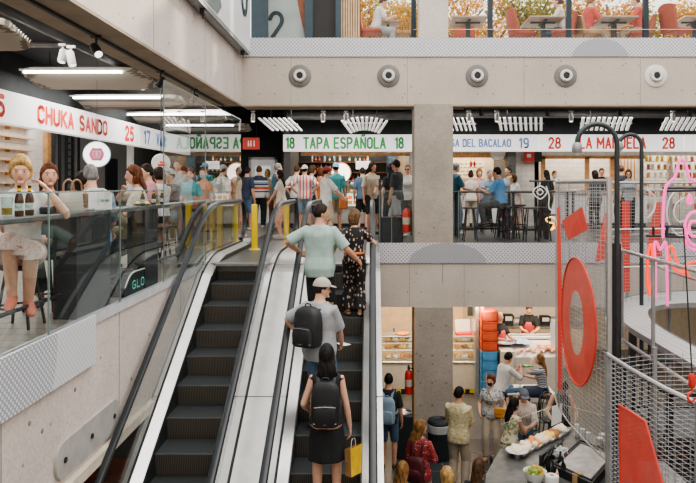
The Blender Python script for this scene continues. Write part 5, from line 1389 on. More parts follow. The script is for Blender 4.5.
for (x, y, lab) in ((-3.0, 5.8, 'black bar stool under the blonde woman'), (-3.17, 6.6, 'black bar stool under the auburn haired woman'), (px2x(77, 7.4), 7.4, 'black bar stool under the curly haired person'), (px2x(92.5, 7.3), 7.3, 'black bar stool under the man with shaved hair'), (px2x(142, 8.7), 8.7, 'black bar stool under the smiling woman with crossed legs'), (px2x(148.5, 10.4), 10.4, 'black bar stool under the man behind the smiling woman'), (px2x(160, 11.2), 11.2, 'black bar stool under the person in white at the bar'), (px2x(171, 11.6), 11.6, 'black bar stool under the person in the grey cap at the bar')):
    seated_stool(lab, (x, y, 0), .53)
# things on the bar
BZ = .966
def beer(lab, y, x, sc=1.0):
    t = thing('beer_bottle', lab, 'bottle', (x, y, BZ)); t.scale = (sc, sc, sc)
    m = MB(); m.lathe([(.029, 0), (.032, .008), (.032, .12), (.026, .15), (.013, .18), (.012, .215), (.014, .217), (.014, .228)], seg=16); m.build('glass_body', mat('beer_brown', (.075, .028, .012), .12), t, True)
    m = MB(); m.lathe([(.0327, .04), (.0327, .095)], seg=16, cap=False); m.build('bottle_label', mat('beer_label', (.45, .55, .50), .5, var=.5, scale=40), t, True)
    m = MB(); m.lathe([(.0137, .185), (.0142, .205)], seg=12, cap=False); m.build('neck_label', M_YEL, t, True)
    return t
def glass_cup(lab, y, x, fill, sc=1.0, z=BZ):
    t = thing('drinking_glass', lab, 'glass', (x, y, z)); t.scale = (sc, sc, sc)
    m = MB(); m.lathe([(.028, 0), (.030, .01), (.036, .12), (.033, .12), (.027, .012)], seg=16); m.build('cup', M_GLASS, t, True)
    m = MB(); m.lathe([(.0265, .013), (.029, .055)], seg=16); m.build('drink', fill, t, True)
    return t
BEER = mat('drink_amber', (.55, .30, .03), .2)
beer('left of two brown beer bottles before the blonde woman', 5.28, -2.74, 1.05)
beer('right of two brown beer bottles before the blonde woman', 5.46, -2.75, 1.05)
glass_cup('half full beer glass beside the two bottles at the blonde woman', 5.14, -2.76, BEER, 1.25)
t = thing('handbag', 'white and brown handbag with two looped handles on the bar', 'handbag', (-2.73, 6.2, BZ), math.radians(78)); t.scale = (.85, .85, .8)
R_ = []
for z, k in ((0, .9), (.02, 1), (.12, .96), (.22, .86), (.235, .8)): R_.append([V(math.copysign(abs(math.cos(a))**.4, math.cos(a))*.20*k, math.copysign(abs(math.sin(a))**.5, math.sin(a))*.07*k, z) for a in [2*math.pi*i/24 for i in range(24)]])
m = MB(); m.rings(R_); m.build('bag_body', mat('leather_cream', (.55, .50, .44), .5), t, True)
m = MB(); m.box(.08, .19, -.074, .074, .03, .22, bev=.02); m.build('side_panel', mat('leather_brown', (.22, .12, .075), .5), t)
for s in (-1, 1): m = MB(); m.tube(spline([(-.09, s*.05, .22), (-.075, s*.05, .32), (0, s*.05, .365), (.075, s*.05, .32), (.09, s*.05, .22)], 5), .010, 8); m.build('handle', MATS['leather_brown'], t, True)
t = thing('menu_holder', 'white paper box with green writing standing on the bar', 'menu holder', (-2.73, 6.75, BZ), math.radians(35))
m = MB(); m.prism([V(-.13, -.05, 0), V(.13, -.05, 0), V(.12, -.03, .19), V(-.12, -.03, .19)], (0, .10, 0)); m.build('box', mat('paper_white', (.78, .77, .75), .6, var=.03), t)
m = MB(); m.box(.0, .13, -.056, -.05, .0, .17); m.build('card', MATS['paper_white'], t)
text('THE MENU', 'lettering', mat('ink_teal', (.08, .3, .28), .6), t, (.065, -.057, .09), .022, width=.09, thick=.001)
m = MB(); m.tube([(-.09, 0, .19), (-.06, 0, .205), (.06, 0, .205), (.09, 0, .19)], .006, 6); m.build('fold', MATS['paper_white'], t)
t = thing('serving_tray', 'dark plate with snacks on the bar before the smiling woman', 'plate', (-2.75, 8.15, BZ))
m = MB(); m.lathe([(.07, 0), (.105, .012), (.11, .02), (.10, .018), (.10, .008)], seg=28); m.build('plate', mat('plate_olive', (.20, .19, .10), .4), t, True)
m = MB()
for k in range(7): m.ell((math.cos(k)*.05, math.sin(k)*.05, .03), (.04, .035, .02), 8, 5)
o = m.build('snacks', FOOD[1], t, True); o['kind'] = 'stuff'
beer('left brown bottle of three on the bar by the smiling woman', 7.95, -2.68, .80); beer('middle brown bottle of three on the bar by the smiling woman', 8.35, -2.68, .80)
beer('right brown bottle of three on the bar by the smiling woman', 8.75, -2.70, .80)
glass_cup('amber glass on the bar between the bottles by the smiling woman', 8.55, -2.70, BEER, 1.0)
glass_cup('amber glass at the far end of the bar behind the tall glass', 10.1, -2.75, BEER, 1.0)
t = thing('napkin_dispenser', 'dark napkin dispenser on the bar beside the handbag', 'napkin dispenser', (-2.75, 5.78, BZ))
m = MB(); m.box(-.05, .05, -.07, .07, 0, .06, bev=.012); m.build('case', M_DARKMETAL, t); m = MB(); m.box(-.03, .03, -.05, .05, .06, .066); m.build('napkins', M_WHITE, t)
t = thing('sauce_tray', 'small tray of sauces on the bar left of the paper box', 'tray', (-2.72, 6.42, BZ))
m = MB(); m.box(-.07, .07, -.1, .1, 0, .02, bev=.006); m.build('tray', M_GREYM, t)
for y in (-.05, .05): m = MB(); m.lathe([(.02, .02), (.022, .05), (.012, .06)], (0, y, 0), 10); m.build('sauce_pot', M_WHITE, t, True)
t = thing('black_box', 'black delivery box reading GLO in green behind the left glass', 'box', (-2.84, 7.72, .0))
m = MB(); m.prism([V(-.18, -.42, 0), V(-.18, .42, 0), V(-.18, .42, .22), V(-.18, -.24, .22), V(-.18, -.42, .1)], (.36, 0, 0)); m.build('case', M_BLACK, t)
m = MB(); m.tube(spline([(.182, -.40, .10), (.182, -.22, .225), (.182, .1, .24), (.182, .40, .225)], 4), .008, 6); m.build('piping', M_WHITE, t)
text('GLO', 'lettering', mat('ink_mint', (.15, .55, .42), .5, emit=(.2, .8, .6), es=.3), t, (.182, .0, .10), .085, rot=(math.pi/2, 0, math.pi/2), width=.38, w=.15)
# ------------------------------------------------------------------ glass balustrades
M_JOINT = mat('glass_edge', (.16, .22, .22), .3)
def balustrade(lab, segs, axis, c, z0, z1, gm=None):
    s0 = segs[0][0]
    t = thing('glass_balustrade', lab, 'glass balustrade', (c, s0, z0) if axis == 'Y' else (s0, c, z0))
    for a, b in segs:
        m = MB()
        if axis == 'Y': m.quad((0, a-s0+.008, 0), (0, b-s0-.008, 0), (0, b-s0-.008, z1-z0), (0, a-s0+.008, z1-z0))
        else: m.quad((a-s0+.008, 0, 0), (b-s0-.008, 0, 0), (b-s0-.008, 0, z1-z0), (a-s0+.008, 0, z1-z0))
        g = m.build('glass_panel', gm or M_GLASS, t)
        m = MB()
        if axis == 'Y': m.box(-.006, .006, a-s0, a-s0+.012, 0, z1-z0); m.box(-.006, .006, a-s0, b-s0, z1-z0-.006, z1-z0+.006)
        else: m.box(a-s0, a-s0+.012, -.006, .006, 0, z1-z0); m.box(a-s0, b-s0, -.006, .006, z1-z0-.006, z1-z0+.006)
        m.build('polished_edge', M_JOINT, g)
    return t
balustrade('low clear glass balustrade along the left edge before the bar', [(1.5, 3.6), (3.6, 5.45), (5.45, 7.0), (7.0, 8.4)], 'Y', XL+.005, .0, 1.15)
balustrade('tall reflective glass panels at the far left corner under the beam', [(8.47, 10.6), (10.6, 13.5)], 'Y', XL+.005, .0, 2.52, M_GLASST)
balustrade('clear glass balustrade on the far edge right of the column', [(1.75, 3.9), (3.9, 6.2), (6.2, 8.6), (8.6, 11)], 'X', D+.05, .055, 1.10, M_GLASSD)
balustrade('clear glass balustrade between the escalator and the column', [(.16, .40), (.40, .84)], 'X', D+.05, .055, 1.10, M_GLASSD)
t = thing('glass_post', 'thin dark post left of the column holding the glass', 'post', (px2x(380, D), D+.08, 0))
m = MB(); m.box(-.03, .03, -.03, .03, 0, 1.35, bev=.006); m.build('post', M_DARKMETAL, t); m = MB(); m.box(-.06, .06, -.05, .05, 0, .02); m.build('base_plate', M_DARKMETAL, t)
t = thing('waste_box', 'dark square bin behind the glass left of the column', 'bin', (.40, 14.35, 0))
m = MB(); m.box(-.2, .26, -.18, .18, 0, .52, bev=.015); m.build('bin_body', M_DARKMETAL, t); m = MB(); m.box(-.2, .26, -.19, .19, .52, .545); m.build('bin_rim', M_BLACK, t)
def extinguisher(lab, loc, rz=0, tag_=True):
    t = thing('fire_extinguisher', lab, 'fire extinguisher', loc, rz)
    m = MB(); m.lathe([(.06, 0), (.078, .012), (.08, .03), (.08, .40), (.065, .45), (.03, .48), (.025, .50)], seg=20); m.build('cylinder', M_RED, t, True)
    m = MB(); m.lathe([(.026, .50), (.026, .55)], seg=10); m.box(-.02, .02, -.09, .03, .54, .565); m.box(-.015, .015, -.10, .02, .58, .60); m.build('valve', M_BLACK, t)
    m = MB(); m.tube(spline([(.02, -.02, .53), (.10, -.02, .48), (.10, -.01, .25), (.085, 0, .12)], 5), .012, 6); m.build('hose', M_BLACK, t, True)
    m = MB(); m.lathe([(.0808, .16), (.0808, .30)], seg=20, cap=False); m.build('instruction_label', mat('label_cream', (.6, .5, .4), .6), t, True)
    return t
extinguisher('red fire extinguisher on the upper floor left of the column', (.72, 14.0, .25))
extinguisher('red fire extinguisher on the lower part of the column', (px2x(408.5, 13.85), 13.75, W(409, 393, 13.8).z))
# bollards
for px, d, lab in ((203.5, 13.1, 'yellow bollard behind the left escalator handrail'), (235, 13.0, 'yellow bollard at the left escalator newel'), (254.5, 12.75, 'yellow bollard in the middle of the left escalator landing'), (286.5, 13.15, 'yellow bollard between the two escalators')):
    t = thing('bollard', lab, 'bollard', at(px, d))
    m = MB(); m.box(-.05, .05, -.05, .05, .015, .86, bev=.012); m.build('post', M_YEL, t)
    m = MB(); m.lathe([(.11, 0), (.11, .012), (.08, .03), (.06, .035)], seg=20); m.build('base_flange', M_YEL, t, True)
# ------------------------------------------------------------------ escalator riders
E4 = person('woman from behind in sleeveless black dress with bag in hand on the right escalator', (-.465, 7.04, -2.125), 0, 1.66, 'f', hair=('wavy', 'black'), sk='a', dress=(K['black'], .03, .52, .02), shoes=SHB, vox=NEAR, lh=(-.20, .16, 1.0), rh=(.28, .02, .74), head=(6, -4), fat=1.06)

rucksack(E4, 'black backpack on the woman in the black dress, with a pale stripe on its pocket', mat('nylon_black', (.016, .018, .021), .55, var=.2), mat('piping_pale', (.42, .38, .36), .5), .29, .46, .15, .26)
E3 = person('man in beige cap and light grey shirt with black backpack on the right escalator', (-.60, 7.89, -1.625), -32, 1.74, 'm', sk='a', hair=('short', 'dark'), top=(K['lightgrey'], .46, {'hem': -.20, 'add': .03}), bottom=(K['denim'], .55), shoes=SHB, cap=(mat('cap_beige', (.46, .42, .37), .8), False), vox=NEAR, lh=(-.30, .02, 1.06), rh=(.10, .30, .96), relb=(.9, -.5, -.1), lelb=(-.8, -.5, -.2), head=(-45, -4), glasses=M_BLACK, fat=1.12)
rucksack(E3, 'black sport backpack with daisy chain straps on the man in the beige cap', mat('nylon_dark', (.022, .024, .027), .55, var=.3), mat('piping_grey', (.20, .20, .21), .5), .33, .46, .20, .31)
t = thing('folded_paper', 'white folded paper in the hand of the man in the beige cap', 'paper', E3.world(E3.hand1+V(.03, .03, .02)), math.radians(-50))
m = MB(); m.box(-.09, .09, -.05, .05, 0, .004); m.build('sheet', MATS['paper_white'], t)
E1 = person('bearded man in mint T-shirt and black shorts with arm round the woman in floral dress', (-.70, 9.2, -.875), -10, 1.82, 'm', sk='b', hair=('short', 'dark'), top=(K['mint'], .46, {'hem': -.12, 'add': .026}), bottom=(K['black'], .52), shoes=SHB, vox=NEAR, lh=(-.31, .12, 1.12), rh=(.46, .20, 1.02), relb=(.5, -.6, -.6), lelb=(-1, -.5, -.2), head=(-62, 0), fat=1.10)
E2 = person('woman with a brown bob in a black floral dress on the right escalator', (-.24, 9.52, -.625), 5, 1.47, 'f', sk='a', hair=('bob', 'chestnut'), top=(K['floral'], .34, {'hem': -.04}), bottom=(K['floral'], .96, {'flare': .04, 'add': .02}), shoes=SHT, vox=NEAR, lh=(-.36, .02, 1.05), rh=(.36, .30, 1.16), head=(-40, 0), feet=((-.10, .10), (.09, -.02)), fat=1.05)
m = MB(); m.tube([E2.world(E2.spine(.13, math.cos(a)*.165, math.sin(a)*.135))for a in [2*math.pi*i/24 for i in range(24)]], .018, 6, closed=True)
o = m.build('belt', K['orange'], None, True); o.parent = E2.root; o.matrix_parent_inverse = E2.M.inverted()
# paper carrier bag of the woman in the black dress
t = thing('carrier_bag', 'yellow and brown paper carrier bag held by the woman in black', 'bag', (-.205, 7.03, -1.775), math.radians(-38))
t.scale = (.62, .62, .80)
m = MB()
m.mat(0).quad((-.03, -.13, 0), (.10, -.13, 0), (.10, -.15, .37), (-.03, -.15, .34)).quad((-.03, .13, 0), (.10, .13, 0), (.10, .15, .37), (-.03, .15, .34)).quad((-.03, -.13, 0), (-.03, .13, 0), (-.03, .15, .34), (-.03, -.15, .34)).quad((-.03, -.13, 0), (.10, -.13, 0), (.10, .13, 0), (-.03, .13, 0))
m.mat(1).quad((.10, -.13, 0), (.10, .13, 0), (.10, .15, .37), (.10, -.15, .37))
m.build('bag_body', [mat('paper_brown', (.40, .22, .10), .7), mat('bag_yellow', (.80, .52, .03), .55, var=.2)], t)
for y in (-.06, .06): m = MB(); m.tube(spline([(.035, y, .34), (.035, y*.8, .43), (.035, y*.3, .46)], 4), .006, 5); m.build('handle', M_WHITE, t)
m = MB()
random.seed(9)
for k in range(5): m.box(-.02+k*.022, -.012+k*.022, -.154, -.150, .06, .06+random.uniform(.1, .2))
m.build('printed_lines', mat('paper_print', (.35, .20, .08), .7), t)
# ------------------------------------------------------------------ lower floor: stalls
M_STALLB = mat('stall_base_cream', (.62, .56, .47), .55, var=.06)
M_HAZ = bands('hazard_tape', [(0, (.75, .55, .04)), (.11, (.02, .02, .02))], 'X', .22, .5)
M_LIT = mat('stall_wall_glow', (.55, .38, .23), .5, emit=(1, .70, .40), es=.16)  # warm stall light put into the wall as a faint glow
# dark floor band at the foot of the column
def low_stall(lab, x0, x1, y):
    cx = (x0+x1)/2; w = (x1-x0)/2
    t = thing('food_counter', lab, 'counter', (cx, y, LOW))
    m = MB(); m.box(-w, w, 0, .8, .12, .78, bev=.01); m.build('front_panel', M_STALLB, t)
    m = MB(); m.box(-w, w, -.01, .0, .03, .12); m.build('hazard_strip', M_HAZ, t)
    m = MB(); m.box(-w, w, .0, .75, 0, .12); m.build('plinth', M_BLACK, t)
    m = MB(); m.box(-w-.02, w+.02, -.03, .82, .78, .83, bev=.01); m.build('worktop', M_STEELW, t)
    m = MB(); m.quad((-w, 0, .83), (w, 0, .83), (w, .06, 1.42), (-w, .06, 1.42)); m.build('front_glass', M_GLASSD, t)
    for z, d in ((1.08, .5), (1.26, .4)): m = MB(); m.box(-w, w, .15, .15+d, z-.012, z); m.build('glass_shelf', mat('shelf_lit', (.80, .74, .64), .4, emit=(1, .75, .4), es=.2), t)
    m = MB(); m.box(-w, w, .05, .6, 1.42, 1.46, bev=.008); m.build('case_top', M_STEELW, t)
    return t
LY = 17.3
a0, a1 = px2x(378, LY), px2x(415, LY)
low_stall('lit bakery counter left of the column on the lower floor', a0, a1, LY)
b0, b1 = px2x(446, LY), px2x(476, LY)
low_stall('lit food counter right of the column on the lower floor', b0, b1, LY)
random.seed(21)
for nm, xa, xb, lab, grp in (('a', 385, 414, 'bread in the lit bakery counter', 'trays of bread in the lower bakery counter'), ('b', 455, 475, 'snacks in the lit lower food counter', 'trays of snacks in the lower right counter')):
    for zi, z in enumerate((.835, 1.082, 1.262)):
        n = 4 if nm == 'a' else 3
        for k in range(n):
            px = lerp(xa, xb, (k+.5)/n)
            food_tray((px2x(px, LY+.3), LY+.34, LOW+z), .17, .26, FOOD[[1, 4, 0, 5, 1, 4][(k+zi*2) % 6]], ['tray on the bottom level', 'tray on the middle shelf', 'tray on the top shelf'][zi]+' of '+lab, grp+[' bottom', ' middle', ' top'][zi], 6)
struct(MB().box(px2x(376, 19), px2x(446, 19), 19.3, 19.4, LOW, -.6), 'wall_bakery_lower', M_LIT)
struct(MB().box(px2x(446, 19), px2x(477, 19), 19.3, 19.4, LOW, -.6), 'wall_snack_lower', mat('wall_warm_glow', (.66, .42, .22), .6, emit=(1, .7, .4), es=.22))  # this wall too glows faintly, in place of warm stall light
t = thing('pizza_pan', 'round orange pizza on the case of the lower bakery counter', 'pizza', (px2x(402.5, LY+.3), LY+.3, LOW+1.46))
m = MB(); m.lathe([(.15, 0), (.18, .015), (.175, .02)], seg=24); m.build('pan', M_DARKMETAL, t, True); m = MB(); m.lathe([(.165, .02), (.15, .035)], seg=24); m.build('pizza', FOOD[0], t, True)
t = thing('wall_shelf', 'dark shelf with kitchen things on the lower bakery wall', 'shelf', (px2x(397, 19.2), 19.15, W(397, 338, 19.2).z-.28))
m = MB(); m.box(-.30, .30, 0, .14, .25, .28); m.build('board', M_DARKMETAL, t)
zb = W(397, 338, 19.2).z
t = thing('blue_bottle', 'blue bottle on the dark shelf of the lower bakery', 'bottle', (px2x(394, 19.2), 19.2, zb))
m = MB(); bottle_mesh(m, .05, .28); m.build('bottle_body', mat('bottle_blue', (.05, .14, .3), .2), t, True)
t = thing('metal_box', 'steel toaster box on the lower bakery wall shelf', 'box', (px2x(406, 19.1), 19.02, zb-.08))
m = MB(); m.box(-.14, .14, 0, .12, 0, .2, bev=.015); m.build('case', M_GREYM, t); m = MB(); m.box(-.10, .10, -.006, 0, .04, .15); m.build('door_panel', M_DARKMETAL, t); m = MB(); m.box(-.2, .2, -.02, .26, -.03, 0); m.build('base_plate', M_DARKMETAL, t)
struct(MB().box(px2x(384, 17), px2x(414, 17), 17.25, 17.33, -1.62, -1.52), 'trim_16', M_WOOD)
t = thing('menu_box', 'white and red open box on the lower snack counter', 'box', (px2x(464, LY+.3), LY+.3, LOW+1.46), math.radians(10))
m = MB(); m.box(-.22, .22, -.1, .1, 0, .05, bev=.006); m.build('base', M_RED, t); m = MB(); m.prism([V(-.2, .08, .05), V(.2, .08, .05), V(.2, .14, .36), V(-.2, .14, .36)], (0, .02, 0)); m.build('lid', MATS['paper_white'], t)
t = thing('price_screen', 'black hanging screen over the lower snack counter', 'screen', (px2x(471.5, 17.5), 17.5, W(471, 316, 17.5).z))
m = MB(); m.box(-.10, .10, 0, .05, 0, .32, bev=.01); m.build('screen', M_BLACK, t); m = MB(); m.tube([(0, .02, .32), (0, .02, .75)], .015, 6); m.build('mount', M_BLACK, t)
struct(MB().box(px2x(475.5, 17), px2x(479, 17), 17.0, 19.4, LOW, -.6), 'wall_steel_partition', M_STEELW)
struct(MB().box(px2x(480.5, 17), px2x(484, 17), 17.0, 17.2, LOW, -.6), 'column_steel_post', M_STEELW)
# crates
def crate(lab, loc, mt, grp):
    t = thing('plastic_crate', lab, 'crate', loc, 0, grp)
    m = MB(); w, d, h = .2, .26, .24
    for (x0, x1, y0, y1) in ((-w, w, -d, -d+.02), (-w, w, d-.02, d), (-w, -w+.02, -d, d), (w-.02, w, -d, d)): m.box(x0, x1, y0, y1, 0, h)
    m.box(-w, w, -d, d, 0, .015); m.box(-w-.012, w+.012, -d-.012, d+.012, h-.03, h)
    for k in range(4): m.box(-w+.04+k*.09, -w+.09+k*.09, -d-.006, -d, .05, h-.08)
    m.build('crate_body', mt, t); return t
M_CB = mat('crate_blue', (.10, .32, .58), .5); M_CR = mat('crate_red', (.66, .11, .05), .5)
cx = px2x(488, 17.0)
ordn = ['lowest', 'second lowest', 'third lowest', 'middle', 'fourth from the top', 'third from the top', 'second from the top', 'topmost']
for k in range(9):
    blue = k < 5
    crate((['bottom', 'second', 'third', 'fourth', 'topmost'][k] + ' blue crate of the stack beside the fish stall') if blue else (['bottom', 'second', 'third', 'topmost'][k-5]+' red crate on the blue ones beside the fish stall'), (cx, 17.0, LOW+k*.245), M_CB if blue else M_CR, 'blue crates by the fish stall' if blue else 'red crates by the fish stall')
# fish stall
fx0, fx1 = px2x(515, 16.6), px2x(562, 16.6)
cxf = (fx0+fx1)/2; w = (fx1-fx0)/2
t = thing('fish_counter', 'pale fishmonger counter with a bed of ice and seafood', 'counter', (cxf, 16.6, LOW)); t.scale.z = 1.2
m = MB(); m.box(-w, w, 0, 1.2, 0, .93, bev=.01); m.build('front_panel', M_STALLB, t)
m = MB(); m.prism([V(-w, -.0, .93), V(-w, 1.2, .93), V(-w, 1.2, 1.12), V(-w, .5, 1.05)], (2*w, 0, 0)); ib = m.build('ice_bed', mat('ice_white', (.62, .58, .56), .4, var=.12, scale=25, bump=.5), t)
m = MB(); m.quad((-w, -.01, .93), (w, -.01, .93), (w, .05, 1.1), (-w, .05, 1.1)); m.build('front_glass', M_GLASSD, t)
m = MB(); m.box(-w-.02, w+.02, .95, 1.25, 1.12, 1.17, bev=.01); m.build('back_ledge', M_WHITE, t)
m = MB(); m.prism([V(-w-.34, -.05, 0), V(-w-.02, -.05, 0), V(-w-.02, 1.6, 0), V(-w-.34, 1.6, 0)], (0, 0, 1.05)); m.build('end_cabinet', M_STALLB, t)
M_FISH = mat('fish_pink', (.72, .40, .32), .35, var=.3, scale=20); M_FISHG = mat('fish_silver', (.45, .46, .47), .3, var=.3, scale=20); M_SHR = mat('shrimp_orange', (.80, .34, .12), .4, var=.25, scale=30)
random.seed(4)
def fishy(lab, loc, rz, mt, L=.28, grp=None):
    t = thing('fish', lab, 'fish', loc, rz, grp)
    m = MB(); m.tube([(-L*.5, 0, 0), (-L*.35, 0, .01), (0, 0, .015), (L*.3, 0, .01), (L*.42, 0, .005)], [.012, .03, .042, .024, .012], 10, flat=.6); m.build('fish_body', mt, t, True)
    m = MB(); m.prism([V(L*.40, 0, .0), V(L*.55, -.045, 0), V(L*.51, 0, 0), V(L*.55, .045, 0)], (0, 0, .01)); m.build('tail', mt, t)
for k in range(15):
    fishy('pink fish fillet lying on the front of the ice bed', (cxf-w+.12+k*.085, 16.85+random.uniform(-.12, .12), LOW+1.235), random.uniform(.6, 1.6), M_FISH, .34, 'pink fish on the ice')
for k in range(14):
    fishy('orange shrimp piled at the right of the ice bed', (cxf+w-.45+random.uniform(0, .35), 16.9+random.uniform(-.15, .3), LOW+1.25+random.uniform(0, .04)), random.uniform(0, 3), M_SHR, .16, 'shrimps on the ice')
for k in range(5):
    fishy('silver fish lying at the back ledge of the fish counter', (cxf-w+.2+k*.24, 17.70, LOW+1.42), random.uniform(-.3, .3), M_FISHG, .34, 'silver fish on the ledge')
t = thing('plastic_sheet', 'pale blue crumpled plastic sheet on the fish counter end', 'plastic sheet', (fx0-.05, 17.3, LOW+1.28))
m = MB(); n = 12
for i in range(n+1):
    for j in range(n+1):
        x, y = -.45+i/n*1.0, -.35+j/n*.75; q = len(m.v)
        m.v.append(V(x, y, .03+.09*mnoise.noise(V(x*4, y*4, 1))+.05*mnoise.noise(V(x*9, y*9, 3)) + .05))
for i in range(n):
    for j in range(n): m.face((i*(n+1)+j, i*(n+1)+j+1, (i+1)*(n+1)+j+1, (i+1)*(n+1)+j))
o = m.build('sheet', mat('plastic_blue', (.34, .52, .72), .3, var=.3), t)
P_('fishmonger in black shirt and red apron by the crates', at(499, 17.3, LOW+.28), -140, 1.80, 'm', hair=('bald', 'grey'), top=(K['black'], .4), bottom=(K['olive'], 1), shoes=SHB, apron=K['apron'], lh=(-.10, .40, 1.12), rh=(.16, .36, 1.14), face=True, vox=.011, head=(-10, 8))
P_('fishmonger in black shirt and red apron leaning over the fish counter', at(529, 18.4, LOW+.28), 165, 1.84, 'm', hair=('short', 'auburn'), top=(K['black'], .4), bottom=(K['olive'], 1), shoes=SHB, apron=K['apron'], lh=(-.16, .42, 1.12), rh=(.1, .42, 1.12), vox=.011, head=(15, -22), lean=8)
struct(MB().box(px2x(495, 17.4), px2x(560, 17.4), 17.87, 19.5, LOW, LOW+.28).box(px2x(494, 17.4), px2x(501.5, 17.4), 17.27, 17.87, LOW, LOW+.28), 'floor_fish_platform', M_STALLB)
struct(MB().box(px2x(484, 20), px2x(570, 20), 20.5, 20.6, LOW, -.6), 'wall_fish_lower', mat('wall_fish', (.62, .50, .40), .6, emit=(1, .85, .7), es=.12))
t = thing('back_worktop', 'steel worktop with clutter behind the fishmongers', 'worktop', (px2x(530, 19.8), 19.8, LOW))
m = MB(); m.box(-1.6, 1.6, 0, .6, 0, 1.15, bev=.01); m.build('cabinet', mat('cab_tan', (.50, .40, .31), .5), t); m = MB(); m.box(-1.62, 1.62, -.02, .6, 1.15, 1.2); m.build('worktop', M_STEELW, t)
for k, (px, mt, hh, lab) in enumerate(((509, M_BLACK, .32, 'black machine on the worktop behind the crates'), (518, M_GREYM, .22, 'grey scale on the worktop between the fishmongers'), (546, M_DARKMETAL, .28, 'dark pan on the worktop right of the leaning fishmonger'), (555, M_STEEL, .24, 'steel pot on the worktop at the cage'))):
    t = thing('kitchen_machine', lab, 'kitchen machine', (px2x(px, 19.9), 20.05, LOW+1.2))
    m = MB(); m.box(-.16, .16, -.12, .12, 0, hh, bev=.03); m.build('housing', mt, t); m = MB(); m.box(-.10, .10, -.125, -.118, hh*.45, hh*.85); m.build('dial_plate', M_WHITE, t)
t = thing('price_notice', 'white upright price panel at the right of the fish counter', 'sign', (px2x(554, 17.0), 17.0, LOW+1.25))
m = MB(); m.box(-.09, .14, 0, .02, 0, .62, bev=.006); m.build('panel', MATS['paper_white'], t); m = MB(); m.box(-.04, .1, -.02, .05, -.06, .0); m.build('stand', M_STEEL, t)
# bins at the column
t = thing('litter_bin', 'round black litter bin with pale bag rim at the foot of the column', 'litter bin', at(439, 13.2, LOW))
m = MB(); m.lathe([(.19, 0), (.215, .02), (.22, .70)], seg=28); m.build('bin_body', M_BLACK, t, True)
m = MB(); m.lathe([(.225, .54), (.228, .56), (.228, .68), (.21, .70)], seg=28, cap=False); m.build('bag_rim', mat('bag_grey', (.45, .46, .47), .5, var=.15), t, True)
m = MB(); m.lathe([(.22, .70), (.23, .72), (.21, .76), (.15, .78), (.12, .74)], seg=28); m.build('lid', M_BLACK, t, True)
t = thing('litter_bin', 'square black litter bin with steel ashtray top left of the column', 'litter bin', at(404.5, 13.3, LOW))
m = MB(); m.box(-.16, .16, -.14, .14, 0, .84, bev=.02); m.build('bin_body', M_BLACK, t); m = MB(); m.lathe([(.15, .84), (.155, .88), (.13, .89), (.11, .86)], seg=24); m.build('ashtray', M_STEEL, t, True)
struct(MB().box(px2x(400, 12), 7, 8.0, D+.6, LOW+.001, LOW+.008), 'floor_dark_band', tiles('dark_floor_tile', (.055, .06, .065), (.13, .13, .13), .9, .9, .25, .02))
# ------------------------------------------------------------------ lower floor: people
P_('woman in grey floral top and black mask with an orange shoulder bag', at(491.5, 13.2, LOW), 165, 1.63, 'f', hair=('bowl', 'auburn'), top=(K['greyfloral'], .3), bottom=(K['beige'], 1, {'flare': .02}), shoes=SHT, mask=MASKB, vox=.010, lh=(-.28, .12, .95), rh=(.22, .22, 1.0), face=True, head=(-20, 0), fat=1.15)
o = W(500.5, 413, 13.0)
t = thing('shoulder_bag', 'orange leather shoulder bag of the woman in the black mask', 'bag', (o.x, 13.0, o.z-.1), math.radians(-20))
m = MB(); m.box(-.11, .11, -.04, .04, 0, .2, bev=.025); m.build('bag_body', mat('leather_orange', (.62, .28, .05), .45), t); m = MB(); m.box(-.115, .115, -.047, -.03, .08, .2, bev=.008); m.build('flap', MATS['leather_orange'], t)
m = MB(); m.tube(spline([(-.10, 0, .18), (-.25, .02, .55), (-.30, .12, .82)], 6), .010, 6); m.build('strap', mat('strap_tan', (.50, .30, .15), .5), t)
PB = P_('man from behind in black T-shirt with a pale blue backpack at the escalator side', at(388.5, 12.75, LOW), -8, 1.76, 'm', hair=('short', 'black'), sk='b', top=(K['black'], .45), bottom=(K['denim'], .52), shoes=SHB, vox=.010)
rucksack(PB, 'pale blue denim backpack on the man beside the escalator', K['lightdenim'], M_GREYM, .30, .48, .17)
P_('man from behind in yellow patterned shirt and beige trousers near the litter bin', at(458.5, 11.9, LOW), -25, 1.76, 'm', hair=('short', 'black'), sk='b', top=(K['hawaii'], .48, {'hem': -.20, 'add': .03}), bottom=(K['beige'], 1, {'add': .016}), shoes=SHB, vox=.0095, rh=(.10, .30, 1.02), lh=(-.1, .30, 1.02), head=(-25, 0))
PB = P_('woman with long honey hair in a red floral blouse from behind', at(420, 10.5, LOW), -25, 1.66, 'f', hair=('wavy', 'honey'), top=(K['redfloral'], .8, {'hem': -.16, 'add': .025}), bottom=(K['beige'], 1), shoes=SHT, vox=.0095, rh=(.14, .30, 1.12), head=(-40, 0))
rucksack(PB, 'dark red backpack on the woman with honey hair', mat('nylon_maroon', (.10, .02, .025), .6, var=.3), M_BLACK, .28, .38, .14, .12)
P_('woman with blonde hair cut off by the bottom edge left of the red blouse', at(402, 8.9, LOW), -20, 1.66, 'f', hair=('wavy', 'honey'), top=(K['charcoal'], .4), bottom=(K['denim'], 1), shoes=SHB)
P_('person with light blonde hair whose crown shows at the bottom edge', at(448, 8.7, LOW), 20, 1.66, 'f', hair=('bob', 'blonde'), top=(K['grey'], .4), bottom=(K['denim'], 1), shoes=SHB)
P_('woman with dark brown long hair cut off by the bottom edge', at(478, 8.9, LOW), -30, 1.70, 'f', hair=('long', 'brown'), top=(K['black'], .4), bottom=(K['denim'], 1), shoes=SHB)
